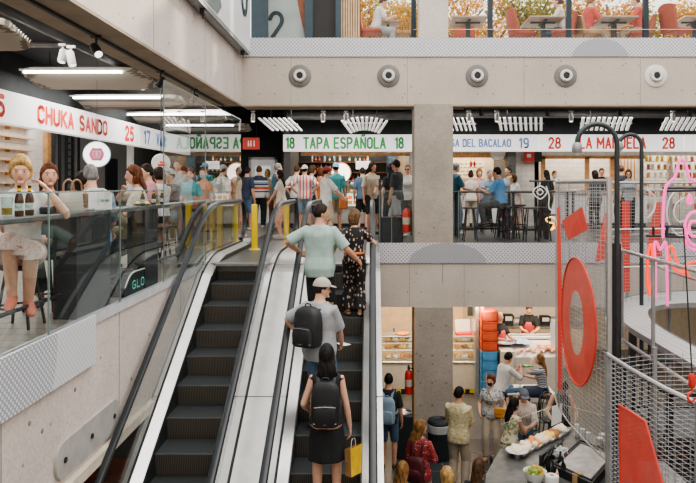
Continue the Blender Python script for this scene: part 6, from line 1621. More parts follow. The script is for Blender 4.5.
# high table with the drinking couple
high = W(535, 389, 14.9)
t = thing('high_table', 'pale topped high table between the couple eating', 'table', (px2x(528, 14.9), 14.9, LOW))
hz = high.z-LOW
m = MB(); m.box(-.52, .52, -.35, .35, hz-.04, hz, bev=.01); m.build('table_top', mat('table_pale', (.62, .58, .53), .4), t)
m = MB(); m.tube([(0, 0, .03), (0, 0, hz-.04)], .04, 10); m.build('column', M_BLACK, t); m = MB(); m.lathe([(.26, 0), (.25, .02), (.05, .04)], seg=20); m.build('base', M_BLACK, t, True)
hzw = high.z
P_('man in white shirt and denim shorts eating at the high table', at(501, 14.75, LOW), -62, 1.76, 'm', hair=('short', 'black'), sk='b', top=(K['white'], .55), bottom=(K['denim'], .52), shoes=SHB, seat=.78, lean=14, lh=(.02, .46, 1.28), rh=(.14, .44, 1.28), head=(0, -18), vox=.010)
P_('blonde woman in a striped top drinking from a green bottle', at(543, 14.6, LOW), 70, 1.68, 'f', hair=('long', 'honey'), top=(K['bluestripe'], .4), dress=(K['navy'], 0, .55, .02, 'skirt'), shoes=SHB, seat=.80, lean=4, lh=(.04, .26, 1.54), rh=(.10, .40, 1.2), head=(0, 8), vox=.010, lelb=(-.5, .5, -.8))
b = W(529.5, 366, 14.5); e = W(521, 366, 14.45)
t = thing('green_bottle', 'green glass bottle raised to her mouth by the blonde woman', 'bottle', (b.x, 14.5, b.z))
m = MB(); m.lathe([(.024, 0), (.028, .01), (.028, .11), (.012, .16), (.011, .22), (.013, .225)], (0, 0, 0), 14, Matrix.Rotation(math.radians(92), 3, 'Y')); m.v = [p-V(.14, 0, 0) for p in m.v]; m.build('glass_body', mat('bottle_lime', (.08, .35, .12), .12), t, True)
m = MB(); m.tube([(-.10, 0, 0), (-.05, 0, 0)], .029, 12, cap=False); m.build('bottle_label', mat('label_green', (.5, .6, .45), .6), t)
seated_stool('black stool under the man in the white shirt', at(501, 14.75, LOW), .78); seated_stool('black stool under the blonde woman in the striped top', at(544, 14.6, LOW), .80)
for k, (px, dd, lab) in enumerate(((515, -.1, 'white plate of food on the left of the high table'), (522, .15, 'white plate at the middle of the high table'), (530, -.05, 'white plate before the blonde woman'))):
    t = thing('plate', lab, 'plate', (px2x(px, 14.9+dd), 14.9+dd, hzw))
    m = MB(); m.lathe([(.06, 0), (.11, .015), (.105, .018), (.06, .006)], seg=22); m.build('plate', M_WHITEG, t, True); m = MB()
    for j in range(4): m.ell((math.cos(j*1.6)*.04, math.sin(j*1.6)*.04, .022), (.03, .03, .015), 8, 5)
    o = m.build('food', FOOD[5-k], t, True); o['kind'] = 'stuff'
glass_cup('small glass standing on the high table of the couple', 14.85, px2x(520, 14.85), BEER, 1, hzw); glass_cup('second small glass nearer the blonde woman', 14.7, px2x(524, 14.7), BEER, 1, hzw)
t = thing('sunglasses', 'dark sunglasses lying on the edge of the high table', 'sunglasses', (px2x(518, 14.62), 14.62, hzw+.012))
m = MB()
for s in (-1, 1): m.ell((s*.035, 0, .01), (.03, .008, .02), 10, 6)
m.build('lens', M_BLACK, t, True); m = MB(); m.tube([(-.065, 0, .012), (-.06, .12, .005)], .004, 5); m.tube([(.065, 0, .012), (.06, .12, .005)], .004, 5); m.build('temple', M_BLACK, t)
# bar with seated guests
P_('woman with long black hair in a flowered dress standing at the glass bar', at(510, 11.75, LOW), -48, 1.60, 'f', hair=('long', 'black'), sk='b', dress=(K['flower'], .05, .60, .03), shoes=SHB, lean=8, rh=(.10, .42, 1.10), lh=(-.05, .42, 1.10), vox=.0095, head=(-25, -6))
P_('person in slate cap and plaid shirt leaning on the glass bar', at(523, 12.35, LOW), 172, 1.68, 'm', hair=('short', 'grey'), top=(K['plaid'], .5), bottom=(K['denim'], 1), shoes=SHB, cap=(CAPD, False), lean=14, lh=(-.10, .44, 1.12), rh=(.10, .44, 1.12), vox=.0095, head=(10, -14))
P_('woman with dark curly hair in a grey dotted top bending over the bar', at(560, 12.85, LOW), 172, 1.74, 'f', hair=('curly', 'black'), top=(K['dots'], .0), bottom=(K['black'], 1), shoes=SHB, lean=22, lh=(-.22, .46, 1.04), rh=(.22, .44, 1.04), vox=.0095, head=(10, -30), face=True)
t = thing('bistro_chair', 'dark bentwood bistro chair behind the curly haired woman', 'chair', at(551, 13.6, LOW), .3)
m = MB(); m.lathe([(.19, .60), (.2, .63), (.18, .64)], seg=18); m.build('seat', M_BLACK, t, True)
for k in range(4): a = math.pi/4+k*math.pi/2; m = MB(); m.tube([(math.cos(a)*.13, math.sin(a)*.13, .6), (math.cos(a)*.2, math.sin(a)*.2, 0)], .013, 6); m.build('leg', M_BLACK, t)
m = MB(); m.tube(spline([(-.18, .1, .62), (-.17, .15, 1.0), (0, .18, 1.12), (.17, .15, 1.0), (.18, .1, .62)], 5), .014, 8); m.tube(spline([(-.1, .14, .62), (-.09, .16, .92), (0, .17, 1.0), (.09, .16, .92), (.1, .14, .62)], 5), .010, 8); m.build('backrest', M_BLACK, t, True)
# the bar itself: glass front on three sides, worktop, griddle
bar = thing('glass_bar', 'food bar with glass guard, griddle and steel top at the bottom right', 'bar counter', (2.9, 10.7, LOW))
def bw(px, py, z):   # pixel to the level z
    d = F*(CZ-z)/(py-CY); return V(px2x(px, d), d, z)
ZB = LOW+1.02
o0 = V(2.9, 10.7, LOW)
pA, pB, pC, pD = bw(494, 452, ZB), bw(552, 425, ZB), bw(640, 450, ZB), bw(600, 540, ZB)
poly = [bw(486, 474, ZB), bw(500, 449, ZB), bw(560, 426, ZB), bw(622, 444, ZB), bw(640, 480, ZB), bw(620, 560, ZB), bw(480, 560, ZB)]
m = MB(); m.prism([p-o0 for p in poly], (0, 0, -.05)); m.build('worktop', mat('worktop_steel', (.17, .17, .168), .4, .3, var=.3), bar)
m = MB(); c = sum(poly, V(0, 0, 0))/len(poly); m.prism([c+(p-c)*.94-o0-V(0, 0, .05) for p in poly], (0, 0, -.97)); m.build('cabinet', mat('bar_cabinet', (.22, .22, .215), .5), bar)
for a, b2 in ((poly[1], poly[2]), (poly[2], poly[3])):
    a = c+(a-c)*.96; b2 = c+(b2-c)*.96
    m = MB(); m.quad(a-o0, b2-o0, b2-o0+V(0, 0, .42), a-o0+V(0, 0, .42)); g = m.build('glass_guard', M_GLASSL, bar)
    m = MB(); m.tube([a-o0+V(0, 0, .42), b2-o0+V(0, 0, .42)], .005, 6); m.build('guard_rail', M_STEEL, g)
inn = [c+(p-c)*.96 for p in (poly[1], poly[2])]
m = MB(); off = (c-(inn[0]+inn[1])/2).normalized()*.38; m.quad(inn[0]-o0+V(0, 0, .42), inn[1]-o0+V(0, 0, .42), inn[1]-o0+off+V(0, 0, .42), inn[0]-o0+off+V(0, 0, .42)); m.build('glass_top', M_GLASSL, bar)
# griddle
g0 = [bw(553, 474, ZB), bw(580, 449, ZB), bw(616, 463, ZB), bw(592, 492, ZB)]; gc = sum(g0, V(0, 0, 0))/4
t = thing('griddle', 'steel griddle plate on a dark stand at the bar', 'griddle', (gc.x, gc.y, ZB))
m = MB(); m.prism([p-gc for p in g0], (0, 0, .12)); m.build('frame', M_DARKMETAL, t)
m = MB(); m.prism([(p-gc)*.84+V(0, 0, .121) for p in g0], (0, 0, .012)); m.build('plate', mat('griddle_steel', (.45, .45, .45), .4, .3, var=.25, scale=8), t)
m = MB(); ps = [(p-gc)*.97+V(0, 0, .15) for p in g0]; m.tube(ps, .014, 6, closed=True); m.build('rim', M_DARKMETAL, t)
for k, (px, py) in enumerate(((577, 437), (582.5, 440), (588, 442))):
    p = bw(px, py, ZB)
    t = thing('cup_stack', ['tallest white cup stack beside the griddle', 'middle white cup stack beside the griddle', 'right white cup stack of three beside the griddle'][k], 'cups', p)
    h = .22-k*.03
    m = MB(); m.lathe([(.032, 0), (.040, .01), (.042, h), (.036, h)], seg=14); m.build('stack_body', M_WHITEG, t, True); m = MB()
    for q in range(4): m.lathe([(.0435, h-.02-q*.025), (.0445, h-.016-q*.025), (.0435, h-.012-q*.025)], seg=14, cap=False)
    m.build('rims', M_WHITE, t, True)
for k, (px, py, lab) in enumerate(((599, 444, 'pale plastic tub right of the cup stacks'), (607, 447, 'second pale plastic tub at the bar end'), (603, 440, 'plastic tub behind the other tubs'), (613, 452, 'plastic tub nearest the wire cage'))):
    t = thing('plastic_tub', lab, 'tub', bw(px, py, ZB))
    m = MB(); m.lathe([(.045, 0), (.055, .09), (.05, .09)], seg=14); m.build('tub', mat('tub_pale', (.66, .62, .58), .4), t, True); m = MB(); m.lathe([(.057, .09), (.057, .105), (.02, .11)], seg=14); m.build('lid', M_WHITEG, t, True)
# bowl of limes and oranges
fb = bw(535, 481, ZB)
t = thing('fruit_bowl', 'white bowl heaped with limes and oranges at the bottom edge', 'bowl', fb)
m = MB(); m.lathe([(.08, 0), (.12, .02), (.165, .13), (.17, .15), (.155, .14), (.11, .03)], seg=26); m.build('bowl', M_WHITEG, t, True)
M_LIME = mat('lime_green', (.28, .42, .08), .4, var=.15); M_ORA = mat('orange_peel', (.80, .34, .04), .45, var=.1); M_LEM = mat('lime_pale', (.48, .52, .16), .4, var=.15)
random.seed(8); fp = {}
for k in range(22):
    a = k*2.4; r = .125*math.sqrt((k % 11+.5)/11); z = .10+(.055 if k < 11 else .11)*1.0 + (.02 if r < .06 else 0)
    kind = 2 if k in (3, 8, 13, 19, 5) else (k % 2)
    if kind not in fp:
        m = MB(); m.ell((0, 0, 0), (.036, .036, .034) if kind == 2 else (.034, .03, .03), 12, 8); o = m.build(['lime', 'lime', 'orange'][kind], [M_LIME, M_LEM, M_ORA][kind], None, True); fp[kind] = o
    else: o = fp[kind].copy(); COL.objects.link(o)
    rr = r if k < 11 else r*.72
    o.location = fb+V(math.cos(a)*rr, math.sin(a)*rr, z-.035)
    tag(o, ['green lime heaped in the white fruit bowl', 'yellowish lime heaped in the white fruit bowl', 'orange heaped in the white fruit bowl'][kind], ['lime', 'lime', 'orange'][kind], ['green limes in the bowl', 'yellowish limes in the bowl', 'oranges in the bowl'][kind])
# bottles and clutter in the middle of the bar
M_WINE = mat('wine_black', (.015, .02, .016), .12)
wp = None
for k, (px, py) in enumerate(((541, 466), (546, 462), (551, 459), (556, 454), (548, 474), (558, 470), (565, 476), (553, 480))):
    p = bw(px, py, ZB)
    t = thing('wine_bottle', ['black bottle at the left end of the bar bottles', 'second black bottle along the bar', 'third black bottle along the bar', 'black bottle at the back of the bar bottles', 'front black bottle next to the fruit bowl', 'black bottle before the griddle', 'black bottle at the griddle corner', 'black bottle at the bottom edge of the frame'][k], 'bottle', p, 0, 'black bottles on the bar')
    t.rotation_euler = (math.radians(-25), math.radians(38), 0) if k < 4 else (0, math.radians(8*((k % 3)-1)), 0)
    if wp is None:
        m = MB(); bottle_mesh(m, .036, .28); a = m.build('glass_body', M_WINE, t, True)
        m = MB(); m.lathe([(.0165, .23), (.0168, .283)], seg=10); b_ = m.build('capsule', M_DARKMETAL, t, True); wp = (a, b_)
    else:
        for q in wp: z = q.copy(); COL.objects.link(z); z.parent = t
t = thing('bottle_holder', 'black slanted bottle holder on the bar', 'holder', bw(547, 462, ZB))
m = MB(); m.box(-.25, .25, -.02, .02, 0, .18, Matrix.Rotation(math.radians(52), 3, 'Z')); m.build('panel', M_BLACK, t); m = MB(); m.box(-.26, .26, -.05, .05, 0, .012, Matrix.Rotation(math.radians(52), 3, 'Z')); m.build('base', M_BLACK, t)
t = thing('plastic_wrap', 'crumpled clear plastic bags beside the bottles on the bar', 'plastic bag', bw(560, 457, ZB))
m = MB()
m.ell((0, 0, .07), (.17, .13, .08), 20, 12, None, lambda u, p: p*(1+.5*mnoise.noise(u*4)))
m.build('bag', mat('wrap_clear', (.62, .62, .61), .25, var=.3, scale=14, bump=.6), t, True)
m = MB(); m.ell((.1, -.12, .05), (.11, .08, .05), 16, 10, None, lambda u, p: p*(1+.5*mnoise.noise(u*5))); m.build('second_fold', MATS['wrap_clear'], t, True)
for k, (px, py, c_, lab) in enumerate(((557, 482, (.75, .28, .04), 'orange squeeze bottle among the bar clutter'), (563, 466, (.12, .3, .62), 'blue squeeze bottle among the bar clutter'), (567, 462, (.6, .06, .04), 'red squeeze bottle among the bar clutter'))):
    t = thing('squeeze_bottle', lab, 'bottle', bw(px, py, ZB))
    m = MB(); m.lathe([(.026, 0), (.028, .01), (.028, .12), (.018, .135)], seg=12); m.build('bottle_body', mat('squeeze_%d' % k, c_, .4), t, True); m = MB(); m.lathe([(.018, .135), (.004, .19)], seg=10); m.build('nozzle', M_WHITE, t, True)
t = thing('kraft_box', 'small brown cardboard box on the bar before the griddle', 'box', bw(578, 483, ZB), .5)
m = MB(); m.box(-.07, .07, -.05, .05, 0, .14, bev=.004); m.build('box_body', mat('kraft', (.50, .34, .17), .7), t); m = MB(); m.box(-.072, .072, -.008, .008, .13, .142); m.build('tape', M_WOODL, t)
t = thing('white_bucket', 'white paper towel roll standing on the bar', 'paper roll', bw(552, 488, ZB))
m = MB(); m.lathe([(.09, 0), (.095, .01), (.095, .17), (.09, .18)], seg=20); m.build('roll', M_WHITE, t, True); m = MB(); m.lathe([(.03, .18), (.03, .186)], seg=12); m.build('core', M_WOOD, t)
random.seed(31)
for k, (px, py) in enumerate(((520, 452), (527, 448), (534, 445), (541, 441), (548, 438), (555, 435), (561, 431))):
    food_tray(bw(px, py, ZB+.02), .30, .26, FOOD[[4, 4, 0, 4, 1, 5, 4][k]], ['first', 'second', 'third', 'fourth', 'fifth', 'sixth', 'seventh'][k]+' food tray from the left behind the glass of the bar', 'food trays behind the bar glass', 7, math.radians(52))
t = thing('pastry_plate', 'plate of pale buns on the left corner of the bar', 'plate', bw(517, 451, ZB+.10))
m = MB(); m.lathe([(.1, 0), (.18, .015), (.175, .02), (.1, .006)], seg=24); m.build('plate', M_WHITEG, t, True); m = MB()
for k in range(8): m.ell((math.cos(k*.9)*.1*(k % 3)/2, math.sin(k*.9)*.1, .045), (.05, .05, .035), 10, 6)
o = m.build('buns', FOOD[4], t, True); o['kind'] = 'stuff'
m = MB(); m.lathe([(.05, -.10), (.05, 0)], seg=14); m.build('stand', M_STEEL, t)
p = W(558, 413, 11.6)
t = thing('menu_card', 'white menu card standing on the bar glass before the curly haired woman', 'menu', (p.x, 11.6, p.z-.16), math.radians(20))
m = MB(); m.prism([V(-.13, 0, -.05), V(.07, 0, 0), V(.12, .05, .30), V(-.08, .05, .25)], (0, .008, 0)); m.build('card', MATS['paper_white'], t)
t = thing('drink_cooler', 'black slatted crate under the left end of the bar', 'crate', bw(508, 478, LOW+.55))
m = MB(); m.box(-.26, .26, -.22, .22, -.5, .30, bev=.01); m.build('crate_body', M_BLACK, t); m = MB()
for k in range(6): m.box(-.24, .24, -.226, -.22, -.4+k*.11, -.36+k*.11)
m.build('slats', M_GREYM, t)
struct(MB().box(2.3, 9, 4.0, 10.2, LOW+.001, LOW+.007), 'floor_dark_filler', mat('filler_floor_dark', (.05, .05, .052), .4, var=.3))  # dark floor patch added to darken the background behind the wire
random.seed(77)
for k, (x, y, w_, d_, h_, c_, lab) in enumerate(((4.3, 8.0, .5, .6, 1.3, (.035, .04, .045), 'added black filler block under the walkway'), (3.5, 6.3, .4, .4, 1.1, (.08, .085, .09), 'added dark filler cabinet behind the low wire fence'), (5.2, 9.4, .6, .5, 1.7, (.05, .045, .045), 'added tall dark filler cabinet below the walkway ring'), (4.4, 10.6, .5, .35, 1.5, (.30, .10, .07), 'added reddish filler cabinet under the far bend of the walkway'))):  # blocks added to darken the background below the walkway
    t = thing('filler_cabinet', lab, 'cabinet', (x, y, LOW))
    m = MB(); m.box(-w_, w_, -d_, d_, .06, h_, bev=.015); m.build('cabinet_body', mat('cab_%d' % k, c_, .4, .3), t)
    m = MB(); m.box(-w_+.03, w_-.03, -d_-.012, -d_, .12, h_-.12, bev=.004); dr = m.build('door', mat('cabdoor_%d' % k, [min(1, q*1.5) for q in c_], .4, .3), t)
    m = MB(); m.tube([(-w_*.5, -d_-.03, h_-.2), (w_*.5, -d_-.03, h_-.2)], .012, 6); m.build('handle', M_STEEL, dr)
    m = MB(); m.box(-w_-.01, w_+.01, -d_-.01, d_+.01, h_, h_+.03); m.build('worktop', M_DARKMETAL, t)
    m = MB(); m.box(-w_+.04, w_-.04, -d_+.04, d_-.04, 0, .06); m.build('plinth', M_BLACK, t)
# ------------------------------------------------------------------ steel cage, hooked lamps, walkway, neon
M_WIRE = mat('wire_grey', (.42, .42, .43), .4, .5)
M_TUBEB = mat('lamp_pole_black', (.05, .06, .065), .35, .4)
def red_sheet():
    m, nt, out = _new('red_mesh_sheet')
    d = N(nt, 'ShaderNodeBsdfPrincipled', Roughness=.5); d.inputs['Base Color'].default_value = (.80, .10, .07, 1)
    tr = N(nt, 'ShaderNodeBsdfTransparent'); tc = N(nt, 'ShaderNodeTexCoord'); nz = N(nt, 'ShaderNodeTexNoise', Scale=5.)
    nt.links.new(tc.outputs['Object'], nz.inputs['Vector'])
    mu = N(nt, 'ShaderNodeMath', operation='MULTIPLY'); nt.links.new(nz.outputs['Fac'], mu.inputs[0]); mu.inputs[1].default_value = .30
    mx = N(nt, 'ShaderNodeMixShader'); nt.links.new(mu.outputs[0], mx.inputs[0]); nt.links.new(d.outputs[0], mx.inputs[1]); nt.links.new(tr.outputs[0], mx.inputs[2]); nt.links.new(mx.outputs[0], out.inputs[0])
    MATS['red_mesh_sheet'] = m; return m
M_REDS = red_sheet()
def wire_panel(t, path, z0, z1, dz=.055, dx=.11, name='wire_mesh', r=.0030):
    """welded wire along the plan path between z0 and z1"""
    m = MB(); P = [V(p[0], p[1], 0) for p in path]
    z = z0
    while z <= z1+1e-6:
        m.tube([V(p.x, p.y, z) for p in P], r, 4); z += dz
    acc = 0.0; nxt = 0.0
    for a, b in zip(P, P[1:]):
        L = (b-a).length
        while nxt <= acc+L:
            q = a.lerp(b, (nxt-acc)/L); m.tube([V(q.x, q.y, z0), V(q.x, q.y, z1)], r*1.1, 4); nxt += dx
        acc += L
    o = m.build(name, M_WIRE, t); return o
cage = thing('wire_cage', 'tall rounded wire cage with red letters hung on it', 'wire cage', (3.2, 9.4, LOW))
C0 = V(3.2, 9.4, LOW)
pa = spline([(2.66, 7.6, 0), (2.60, 8.3, 0), (2.60, 9.2, 0), (2.74, 10.1, 0), (3.2, 11.0, 0), (4.0, 11.6, 0), (5.2, 11.85, 0), (7.2, 11.9, 0)], 6)
pl = [p-V(C0.x, C0.y, 0) for p in pa]
wire_panel(cage, pl[:37], 2.2, 5.36)
wire_panel(cage, pl[36:], 3.5, 5.36, .06, .14)
for z in (2.2, 5.36): m = MB(); m.tube([V(p.x, p.y, z) for p in (pl if z > 3 else pl[:37])], .02 if z > 3 else .011, 8); m.build('ring_rail', M_STEEL, cage, True)
for i in (0, 14, 24, 36): m = MB(); p = pl[i]; m.tube([V(p.x, p.y, 2.2 if 0 < i < 36 else 0), V(p.x, p.y, 5.4)], .012 if 0 < i < 36 else .032, 8); m.build('upright', M_STEEL if i == 0 else M_GREYM, cage, True)
for z in (3.9, 4.55): m = MB(); m.tube([V(p.x, p.y, z) for p in pl[30:]], .016, 6); m.build('cross_rail', M_STEELW, cage, True)
# letter shapes following the cage wall; s = metres along the wall from the first post
S_ = [0.0]
for a, b in zip(pa, pa[1:]): S_.append(S_[-1]+(b-a).length)
def on_wall(s, z, off=.03):
    s = max(0, min(S_[-1]-.001, s)); i = max(k for k in range(len(S_)) if S_[k] <= s); i = min(i, len(pa)-2)
    f = (s-S_[i])/(S_[i+1]-S_[i]); p = pa[i].lerp(pa[i+1], f); tdir = (pa[i+1]-pa[i]).normalized(); n = V(-tdir.y, tdir.x, 0)
    return V(p.x, p.y, z)+n*off
def s_at(px):
    best = min(range(1, 400), key=lambda k: abs((lambda q: CX+F*q.x/q.y-px)(on_wall(k*.01, 0)) ) + (10 if k*.01 > 2.9 else 0)); return best*.01
def wall_sheet(mb, fn_out, fn_in=None, n=48):
    """ring (or disc) of quads between two closed (s,z) outlines"""
    O = [on_wall(*fn_out(k/n)) for k in range(n)]
    if fn_in: I = [on_wall(*fn_in(k/n)) for k in range(n)]
    for k in range(n):
        j = (k+1) % n
        mb.quad(O[k], O[j], I[j], I[k])
def zpx(py, s): d = on_wall(s, 0).y; return CZ-(py-CY)/F*d
sL, sR = s_at(562), s_at(596)
sc = (sL+sR)/2; hw = abs(sL-sR)/2; zt, zb = zpx(258, sc), zpx(384, sc); zc = (zt+zb)/2; hh = (zt-zb)/2
def shift_mesh(m): m.v = [p-C0 for p in m.v]; return m
m = MB(); wall_sheet(m, lambda u: (sc+hw*math.cos(2*math.pi*u), zc+hh*math.sin(2*math.pi*u)), lambda u: (sc+.40*hw*math.cos(2*math.pi*u), zc-.02+.51*hh*math.sin(2*math.pi*u)))
shift_mesh(m).build('letter_o', M_REDS, cage)
M_REDL = mat('red_edge', (.75, .07, .05), .4)
m = MB(); m.tube([on_wall(sc+hw*math.cos(2*math.pi*k/48), zc+hh*math.sin(2*math.pi*k/48)) for k in range(48)], .012, 6, closed=True); shift_mesh(m).build('letter_edge', M_REDL, cage, True)
def quad_px(mb, pts):
    q = [on_wall(s_at(px), zpx(py, s_at(px))) for px, py in pts]; mb.prism(q, (.006, 0, 0))
m = MB(); quad_px(m, [(562, 221), (582, 206.5), (588, 229), (568, 240)]); shift_mesh(m).build('red_lozenge', M_REDS, cage)
def far(px, py, d=11.75): return W(px, py, d)
for nm, pts, d in (('red_bar', [(622, 201), (630, 201), (630, 292), (622, 292)], 11.75), ('red_wedge', [(604, 215), (612, 206), (612, 258), (595, 262)], 11.5), ('red_wedge', [(655, 202), (662, 202), (662, 262), (646, 262), (648, 240)], 11.95), ('red_sliver', [(557, 208), (560, 206), (563, 330), (562, 390), (558, 390)], 9.35)):
    m = MB(); m.prism([far(px, py, d) for px, py in pts], (0, .006, 0)); shift_mesh(m).build(nm, M_REDS, cage)
# lower near panel with the red shape
low = thing('wire_fence', 'low wire fence with a big red blade shape at the bottom right', 'wire panel', (2.35, 6.5, LOW))
L0 = V(2.35, 6.5, LOW)
lp = [V(2.34, 6.72, 0), V(2.36, 6.2, 0), V(2.42, 5.6, 0), V(2.50, 5.2, 0), V(2.62, 4.7, 0)]
wire_panel(low, [p-V(L0.x, L0.y, 0) for p in lp], 2.0, 3.6, .045, .09, r=.0028)
m = MB(); m.tube([p-V(L0.x, L0.y, 0)+V(0, 0, 3.63) for p in lp], .022, 8); m.build('top_rail', M_STEEL, low, True)
back = [V(2.34, 6.72, 0), V(2.9, 6.95, 0), V(3.6, 7.0, 0)]
wire_panel(low, [p-V(L0.x, L0.y, 0) for p in back], 2.0, 3.6, .045, .09, name='wire_return', r=.0028)
for p in (lp[0], lp[3], back[1]): m = MB(); q = p-V(L0.x, L0.y, 0); m.tube([q, q+V(0, 0, 3.65)], .026, 8); m.build('upright', M_GREYM, low, True)
def lowpt(px, py):
    for k in range(400):
        f = k/399*(len(lp)-1); i = min(int(f), len(lp)-2); q = lp[i].lerp(lp[i+1], f-i)
        if CX+F*q.x/q.y >= px: break
    return V(q.x-.03, q.y, CZ-(py-CY)/F*q.y)
m = MB(); pts = [(622.5, 405), (636, 413), (649, 422), (655, 444), (667, 487), (671, 505), (624, 505)]
q = [lowpt(*a)-L0 for a in pts]; c_ = lowpt(640, 470)-L0
for a, b in zip(q, q[1:]+q[:1]):
    k = len(m.v); m.v += [c_, a, b]; m.face((k, k+1, k+2))
m.build('red_blade', M_REDS, low)
m = MB(); m.tube(q[:6], .010, 6); m.tube([q[0], q[-1]], .010, 6); m.build('blade_edge', M_REDL, low, True)
# hooked lamps
def hook_lamp(lab, px, ptop, pend, d, r, zend, ztop, bottom):
    x = px2x(px, d); xe = px2x(pend, d)
    t = thing('hook_lamp', lab, 'lamp', (x, d, bottom)); w = x-xe; R = w/2
    zt = ztop-bottom-R
    pts = [V(0, 0, 0), V(0, 0, zt*.5), V(0, 0, zt)]
    for k in range(1, 13): a = math.pi*k/12; pts.append(V(-R+R*math.cos(a), 0, zt+R*math.sin(a)))
    pts.append(V(-w, 0, zend-bottom+.12))
    m = MB(); m.tube(pts, r, 10); m.build('pole', M_TUBEB, t, True)
    m = MB(); m.lathe([(r*1.2, .14), (r*1.9, .10), (r*2.0, .02), (r*1.6, 0)], (-w, 0, zend-bottom), 16); m.build('lamp_head', M_GREYM, t, True)
    m = MB(); m.ell((-w, 0, zend-bottom-.0), (r*1.4, r*1.4, r*1.1), 12, 8); m.build('bulb', mat('bulb_frost', (.6, .6, .58), .2), t, True)
    m = MB(); m.lathe([(.14, 0), (.14, .02), (r*1.6, .05)], seg=18); m.build('base_flange', M_TUBEB, t, True)
hook_lamp('nearer black hooked lamp pole, its lamp over the wire cage', 617, 124, 577, 9.0, .034, W(577, 153, 9.0).z, W(600, 124, 9).z, LOW)
hook_lamp('farther black hooked lamp pole right of the nearer one', 641.5, 135, 619, 11.4, .034, W(619, 150, 11.4).z, W(630, 134.5, 11.4).z, LOW)
t = thing('support_post', 'thick black support post below the nearer hooked lamp', 'post', (px2x(616, 9.4), 9.4, LOW))
m = MB(); m.box(-.055, .055, -.055, .055, 0, W(616, 243, 9.4).z-LOW, bev=.01); m.build('post', M_BLACK, t); m = MB(); m.box(-.12, .12, -.12, .12, 0, .02); m.build('base_plate', M_BLACK, t)
# curved walkway
walk = thing('curved_walkway', 'grey metal walkway bending away to the right behind the cage', 'walkway', (3.9, 9.5, LOW))
W0 = V(3.9, 9.5, LOW)
ZW = -.80
outer = spline([(3.50, 4.5, 0), (3.56, 7.0, 0), (3.60, 8.6, 0), (3.65, 9.7, 0), (3.9, 10.9, 0), (4.42, 11.95, 0), (5.3, 12.7, 0), (7.2, 13.2, 0)], 6)
inner = spline([(4.05, 4.5, 0), (4.03, 7.0, 0), (4.03, 8.4, 0), (4.08, 9.5, 0), (4.25, 10.4, 0), (4.6, 11.1, 0), (5.3, 11.5, 0), (7.2, 11.7, 0)], 6)
m = MB()
dz = V(0, 0, ZW)
for i in range(len(outer)-1): m.quad(outer[i]+dz-W0, outer[i+1]+dz-W0, inner[i+1]+dz-W0, inner[i]+dz-W0)
m.build('deck', tiles('walkway_grating', (.60, .60, .60), (.36, .36, .365), .11, .055, .4, .012, .05, 'XY', 0), walk)
for L_, nm in ((outer, 'outer_edge'), (inner, 'inner_edge')):
    m = MB()
    for i in range(len(L_)-1): m.quad(L_[i]+dz-W0+V(0, 0, .02), L_[i+1]+dz-W0+V(0, 0, .02), L_[i+1]+dz-W0-V(0, 0, .06), L_[i]+dz-W0-V(0, 0, .06))
    m.build(nm, M_GREYM, walk)
off = [p+V(-.12, 0, 0) if p.y < 10 else p+V(-.1, .06, 0) for p in outer]
m = MB(); m.tube([p-W0+V(0, 0, .30) for p in off], .024, 8); m.build('hand_rail', M_STEEL, walk, True)
m = MB(); m.tube([p-W0+V(0, 0, -.95) for p in off], .026, 8); m.build('lower_rail', M_STEEL, walk, True)
m = MB(); m.tube([p-W0+V(.05, -.05, .02) for p in inner], .018, 8); m.build('inner_rail', M_GREYM, walk, True)
for i in (5, 11, 17, 25, 33, 41):
    p = off[i]-W0; m = MB(); m.tube([V(p.x, p.y, p.z-.95), V(p.x, p.y, p.z+.30)], .026, 8); m.build('baluster', M_GREYM, walk, True)
for i in (4, 16, 28): p = inner[i].lerp(outer[i], .5)-W0; m = MB(); m.box(p.x-.05, p.x+.05, p.y-.05, p.y+.05, 0, ZW-LOW-.02); m.build('support', M_BLACK, walk)
# neon
def neon_mat(name, c, s): return emis(name, c, s, [min(1, x*.9) for x in c])
N_PINK = neon_mat('neon_pink', (1.0, .12, .45), .55); N_RED = neon_mat('neon_red', (1.0, .05, .015), .8); N_WHITE = mat('neon_off_white', (.72, .72, .72), .3)
def neon(lab, d, groups, rw=.020, bars=()):
    p0 = W(groups[0][0][0][0], groups[0][0][0][1], d)
    t = thing('neon_sign', lab, 'neon sign', (p0.x, d, p0.z))
    for pts, mt, closed, name in groups:
        q = spline([W(x, y, d)-p0 for x, y in pts], 6, closed)
        m = MB(); m.tube(q, rw, 8, closed=closed); m.build(name, mt, t, True)
    for (x0, y0, x1, y1) in bars:
        m = MB(); m.tube([W(x0, y0, d)-p0+V(0, .05, 0), W(x1, y1, d)-p0+V(0, .05, 0)], .018, 6); m.build('mounting_bar', M_DARKMETAL, t)
    return t
neon('pink neon outline of a peaked hat shape at the right edge', 8.6, [([(663, 238), (663, 215), (665, 190), (671, 181), (675, 177), (678, 165), (681.5, 159), (686, 166), (689, 178), (694, 181), (700, 183), (706, 190)], N_PINK, False, 'outline'), ([(689.5, 195), (692, 202), (689.5, 204), (687.5, 202)], N_PINK, True, 'drop'), ([(700, 211), (690, 214), (685, 225), (688, 240), (696, 246), (706, 243)], N_PINK, False, 'arc'), ([(697, 222), (691, 222), (689, 229), (692, 236), (698, 236)], N_PINK, False, 'inner_curl')], .020, bars=((669, 191, 712, 190), (662, 226, 712, 229)))
